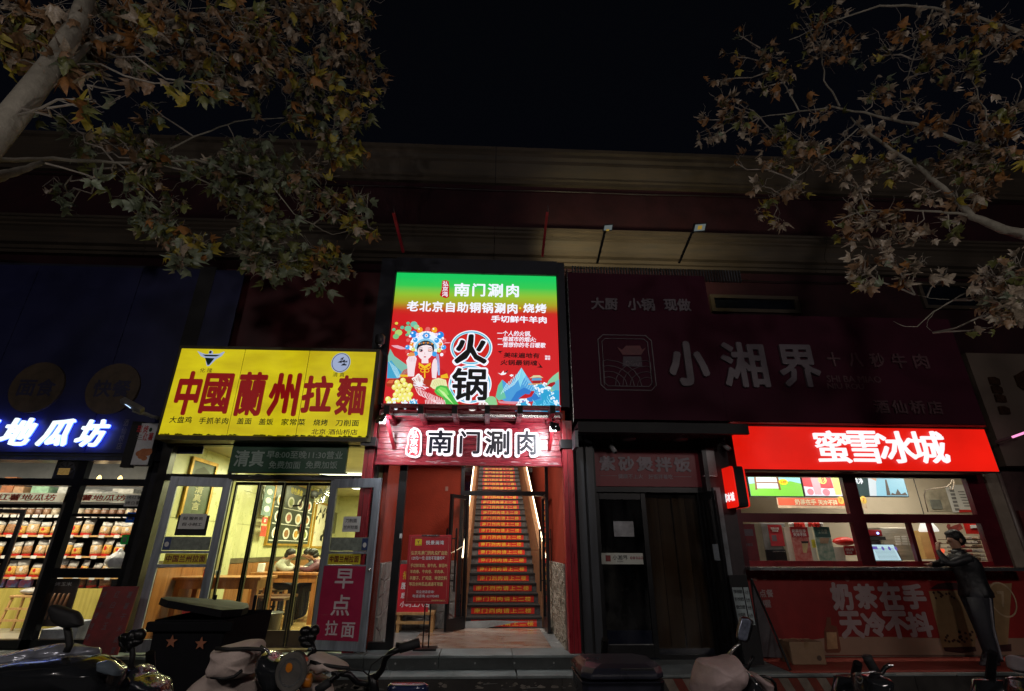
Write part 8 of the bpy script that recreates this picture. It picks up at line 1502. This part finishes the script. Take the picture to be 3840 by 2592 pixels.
PR = [([(4260, 860, 3.6), (4000, 880, 3.7), (3860, 885, 3.8), (3760, 860, 3.9), (3650, 815, 4.0), (3560, 730, 4.1), (3470, 650, 4.2), (3370, 580, 4.3), (3270, 510, 4.4), (3190, 440, 4.5)], .06, .010), ([(4200, 640, 3.7), (3950, 620, 3.8), (3780, 580, 3.9), (3600, 530, 4.1), (3430, 465, 4.3), (3280, 432, 4.5), (3120, 400, 4.6), (2990, 420, 4.7), (2850, 440, 4.8)], .035, .005),
      ([(3660, 810, 4.0), (3520, 795, 4.1), (3400, 790, 4.2), (3250, 790, 4.4), (3120, 830, 4.5)], .016, .004), ([(4080, 300, 3.8), (3900, 150, 3.8), (3720, 80, 3.9), (3500, 30, 4.0), (3300, 20, 4.2), (3120, 80, 4.4), (2960, 150, 4.6)], .03, .005), ([(3150, 400, 4.5), (3090, 300, 4.6), (3080, 180, 4.7), (3000, 60, 4.8)], .012, .004), ([(3000, 420, 4.7), (2950, 330, 4.7), (2900, 250, 4.8), (2850, 180, 4.9)], .01, .003),
      ([(4100, 1000, 3.6), (3860, 1030, 3.9), (3720, 1060, 4.0), (3600, 1110, 4.1), (3500, 1170, 4.2), (3440, 1225, 4.3), (3390, 1225, 4.35), (3350, 1205, 4.4)], .012, .002), ([(3505, 1168, 4.2), (3480, 1200, 4.2), (3475, 1225, 4.2), (3500, 1248, 4.2)], .003, .001), ([(3560, 1125, 4.15), (3490, 1118, 4.2), (3430, 1105, 4.3)], .003, .001), ([(3500, 30, 4.0), (3450, 150, 4.2), (3400, 300, 4.3), (3450, 420, 4.4)], .012, .004), ([(3780, 580, 3.9), (3700, 450, 3.9), (3650, 300, 4.0), (3680, 160, 4.0)], .012, .004), ([(3220, 480, 4.4), (3130, 560, 4.6), (3040, 620, 4.7), (2960, 700, 4.8), (2900, 760, 4.9)], .008, .002)]
mixR = {'b': (7, 4, 1, .3, .6, 3), 'o': (3, 4, 3, 1, 2, 1), 'p': (3, 9, 1, .5, .3, .5)}
SR_ = [(2760, 130, 60, 5, 4.8, 'b'), (2760, 215, 60, 8, 4.8, 'o'), (2880, 210, 90, 22, 4.7, 'o'), (2920, 270, 70, 22, 4.7, 'o'), (2700, 300, 50, 9, 4.9, 'b'), (2820, 330, 80, 14, 4.8, 'b'), (2680, 370, 50, 8, 4.9, 'b'), (2640, 450, 50, 9, 4.9, 'b'), (2650, 520, 50, 12, 4.9, 'p'), (2750, 440, 70, 16, 4.8, 'b'), (2810, 500, 70, 12, 4.8, 'p'), (2900, 510, 80, 16, 4.7, 'o'), (3000, 520, 90, 26, 4.6, 'o'), (3040, 560, 90, 20, 4.6, 'p'),
      (3070, 90, 100, 22, 4.7, 'o'), (3080, 190, 110, 34, 4.6, 'b'), (3180, 170, 100, 26, 4.6, 'b'), (3130, 60, 90, 14, 4.7, 'b'), (3300, 180, 90, 16, 4.2, 'o'), (3420, 130, 100, 26, 4.1, 'b'), (3500, 200, 110, 30, 4.1, 'b'), (3610, 250, 90, 24, 4.0, 'o'), (3720, 90, 130, 38, 3.8, 'b'), (3560, 60, 90, 20, 3.9, 'b'), (3820, 130, 90, 20, 3.6, 'b'), (3450, 270, 80, 12, 4.2, 'o'), (3300, 350, 80, 22, 4.4, 'o'), (3400, 390, 80, 14, 4.3, 'b'), (3640, 380, 90, 14, 4.0, 'b'),
      (3780, 400, 90, 12, 3.4, 'o'), (3830, 330, 60, 8, 3.2, 'p'), (3700, 480, 100, 22, 3.8, 'b'), (3650, 560, 90, 24, 4.0, 'o'), (3800, 560, 90, 22, 3.7, 'b'), (3740, 640, 80, 18, 3.9, 'b'), (3580, 580, 70, 18, 4.1, 'o'), (3620, 650, 70, 16, 4.1, 'o'), (3490, 470, 80, 14, 4.2, 'b'), (3280, 480, 80, 14, 4.4, 'p'), (3350, 520, 70, 14, 4.3, 'o'), (3320, 600, 70, 20, 4.3, 'o'), (3370, 640, 60, 14, 4.3, 'p'), (3240, 640, 70, 16, 4.5, 'b'), (3130, 640, 80, 14, 4.6, 'b'),
      (2960, 580, 80, 20, 4.7, 'b'), (2890, 610, 60, 14, 4.8, 'p'), (2970, 680, 60, 18, 4.8, 'o'), (2900, 730, 60, 12, 4.8, 'o'), (2860, 700, 50, 5, 4.9, 'b'), (2850, 780, 40, 6, 4.9, 'b'), (2920, 830, 50, 8, 4.9, 'o'), (2760, 610, 40, 3, 4.9, 'b'), (3210, 700, 70, 16, 4.5, 'p'), (3200, 780, 60, 14, 4.5, 'b'), (3250, 830, 70, 22, 4.4, 'p'), (3330, 800, 60, 12, 4.3, 'b'), (3350, 880, 70, 16, 4.3, 'p'), (3180, 870, 50, 10, 4.4, 'o'), (3440, 870, 70, 16, 4.2, 'p'), (3560, 850, 60, 10, 4.1, 'o'), (3470, 720, 70, 14, 4.1, 'p'), (3600, 740, 70, 22, 4.0, 'o'), (3700, 720, 60, 8, 4.0, 'b'),
      (3300, 930, 40, 6, 4.2, 'p'), (3240, 1020, 60, 24, 4.1, 'p'), (3420, 990, 55, 20, 4.0, 'p'), (3530, 1020, 30, 5, 4.0, 'p'), (3740, 1050, 70, 32, 3.8, 'p'), (3790, 1120, 90, 46, 3.7, 'p'), (3700, 1110, 60, 16, 3.8, 'p'), (3780, 1170, 50, 16, 3.7, 'p'), (3690, 1235, 26, 4, 3.8, 'p'), (3810, 960, 80, 14, 3.7, 'p'), (3500, 640, 90, 10, 4.2, 'b'), (3060, 440, 90, 14, 4.6, 'b'), (3160, 500, 90, 12, 4.6, 'p'), (2760, 380, 80, 8, 4.8, 'b')]
n2 = grow(t, 'r', PR, SR_, 8, mixR, 1.0, .55)
print('leaves', n1, n2)
# ---------------------------------------------------------------- lamps of the street: three posts behind the viewer, uplights added for the trees
for i, (x, y, z, e, lb) in enumerate(((-5.5, -4.2, 5.8, 330, 'street lamp post behind the viewer, the one furthest left'), (1.2, -5.0, 5.8, 300, 'street lamp post behind the viewer, the middle one'), (7.0, -3.8, 5.8, 330, 'street lamp post behind the viewer, the one furthest right'))):
    q = thing('street_lamp', lb, 'street lamp', (x, y - .5, 0), 'street lamps beside the road'); MB().tube([V3((x, y - .5, 0)), V3((x, y - .5, z - .2)), V3((x, y - .3, z)), V3((x, y, z + .05))], [.09, .06, .045, .04], 12).build('pole', CHAR, q, smooth=True); MB().box(x - .12, x + .12, y - .1, y + .3, z + .03, z + .1).build('lamp_head', CHAR, q, bevel=.02)
    MB().box(x - .1, x + .1, y - .06, y + .26, z + .015, z + .028).build('lens', em('street_lamp_lens', (1, .9, .78), 6, False), q); lamp('POINT', 'street_light', (x, y + .1, z - .45), (x, y, 0), e, (1, .9, .84), .32)
for x, y, tx, ty, tz, e, lb in ((-1.9, .6, -2.9, 2.3, 6.8, 220, 'unseen ground uplight added to light the left plane tree'), (3.2, .8, 4.4, 2.7, 6.6, 170, 'unseen ground uplight added to light the right plane tree')):
    q = thing('added_tree_uplight', lb, 'uplight', (x, y, 0), 'added uplights at the plane trees'); d = (V3((tx, ty, tz)) - V3((x, y, .2))).normalized(); p = V3((x, y, .2)); MB().tube([p - d * .12, p], [.05, .07], 14, False).build('can', BLACKM, q); MB().tube([V3((x, y, 0)), V3((x, y, .12))], .02, 8).build('spike', BLACKM, q)
    lamp('SPOT', 'uplight', p, (tx, ty, tz), e, (1, .94, .86), .05, spot=80)
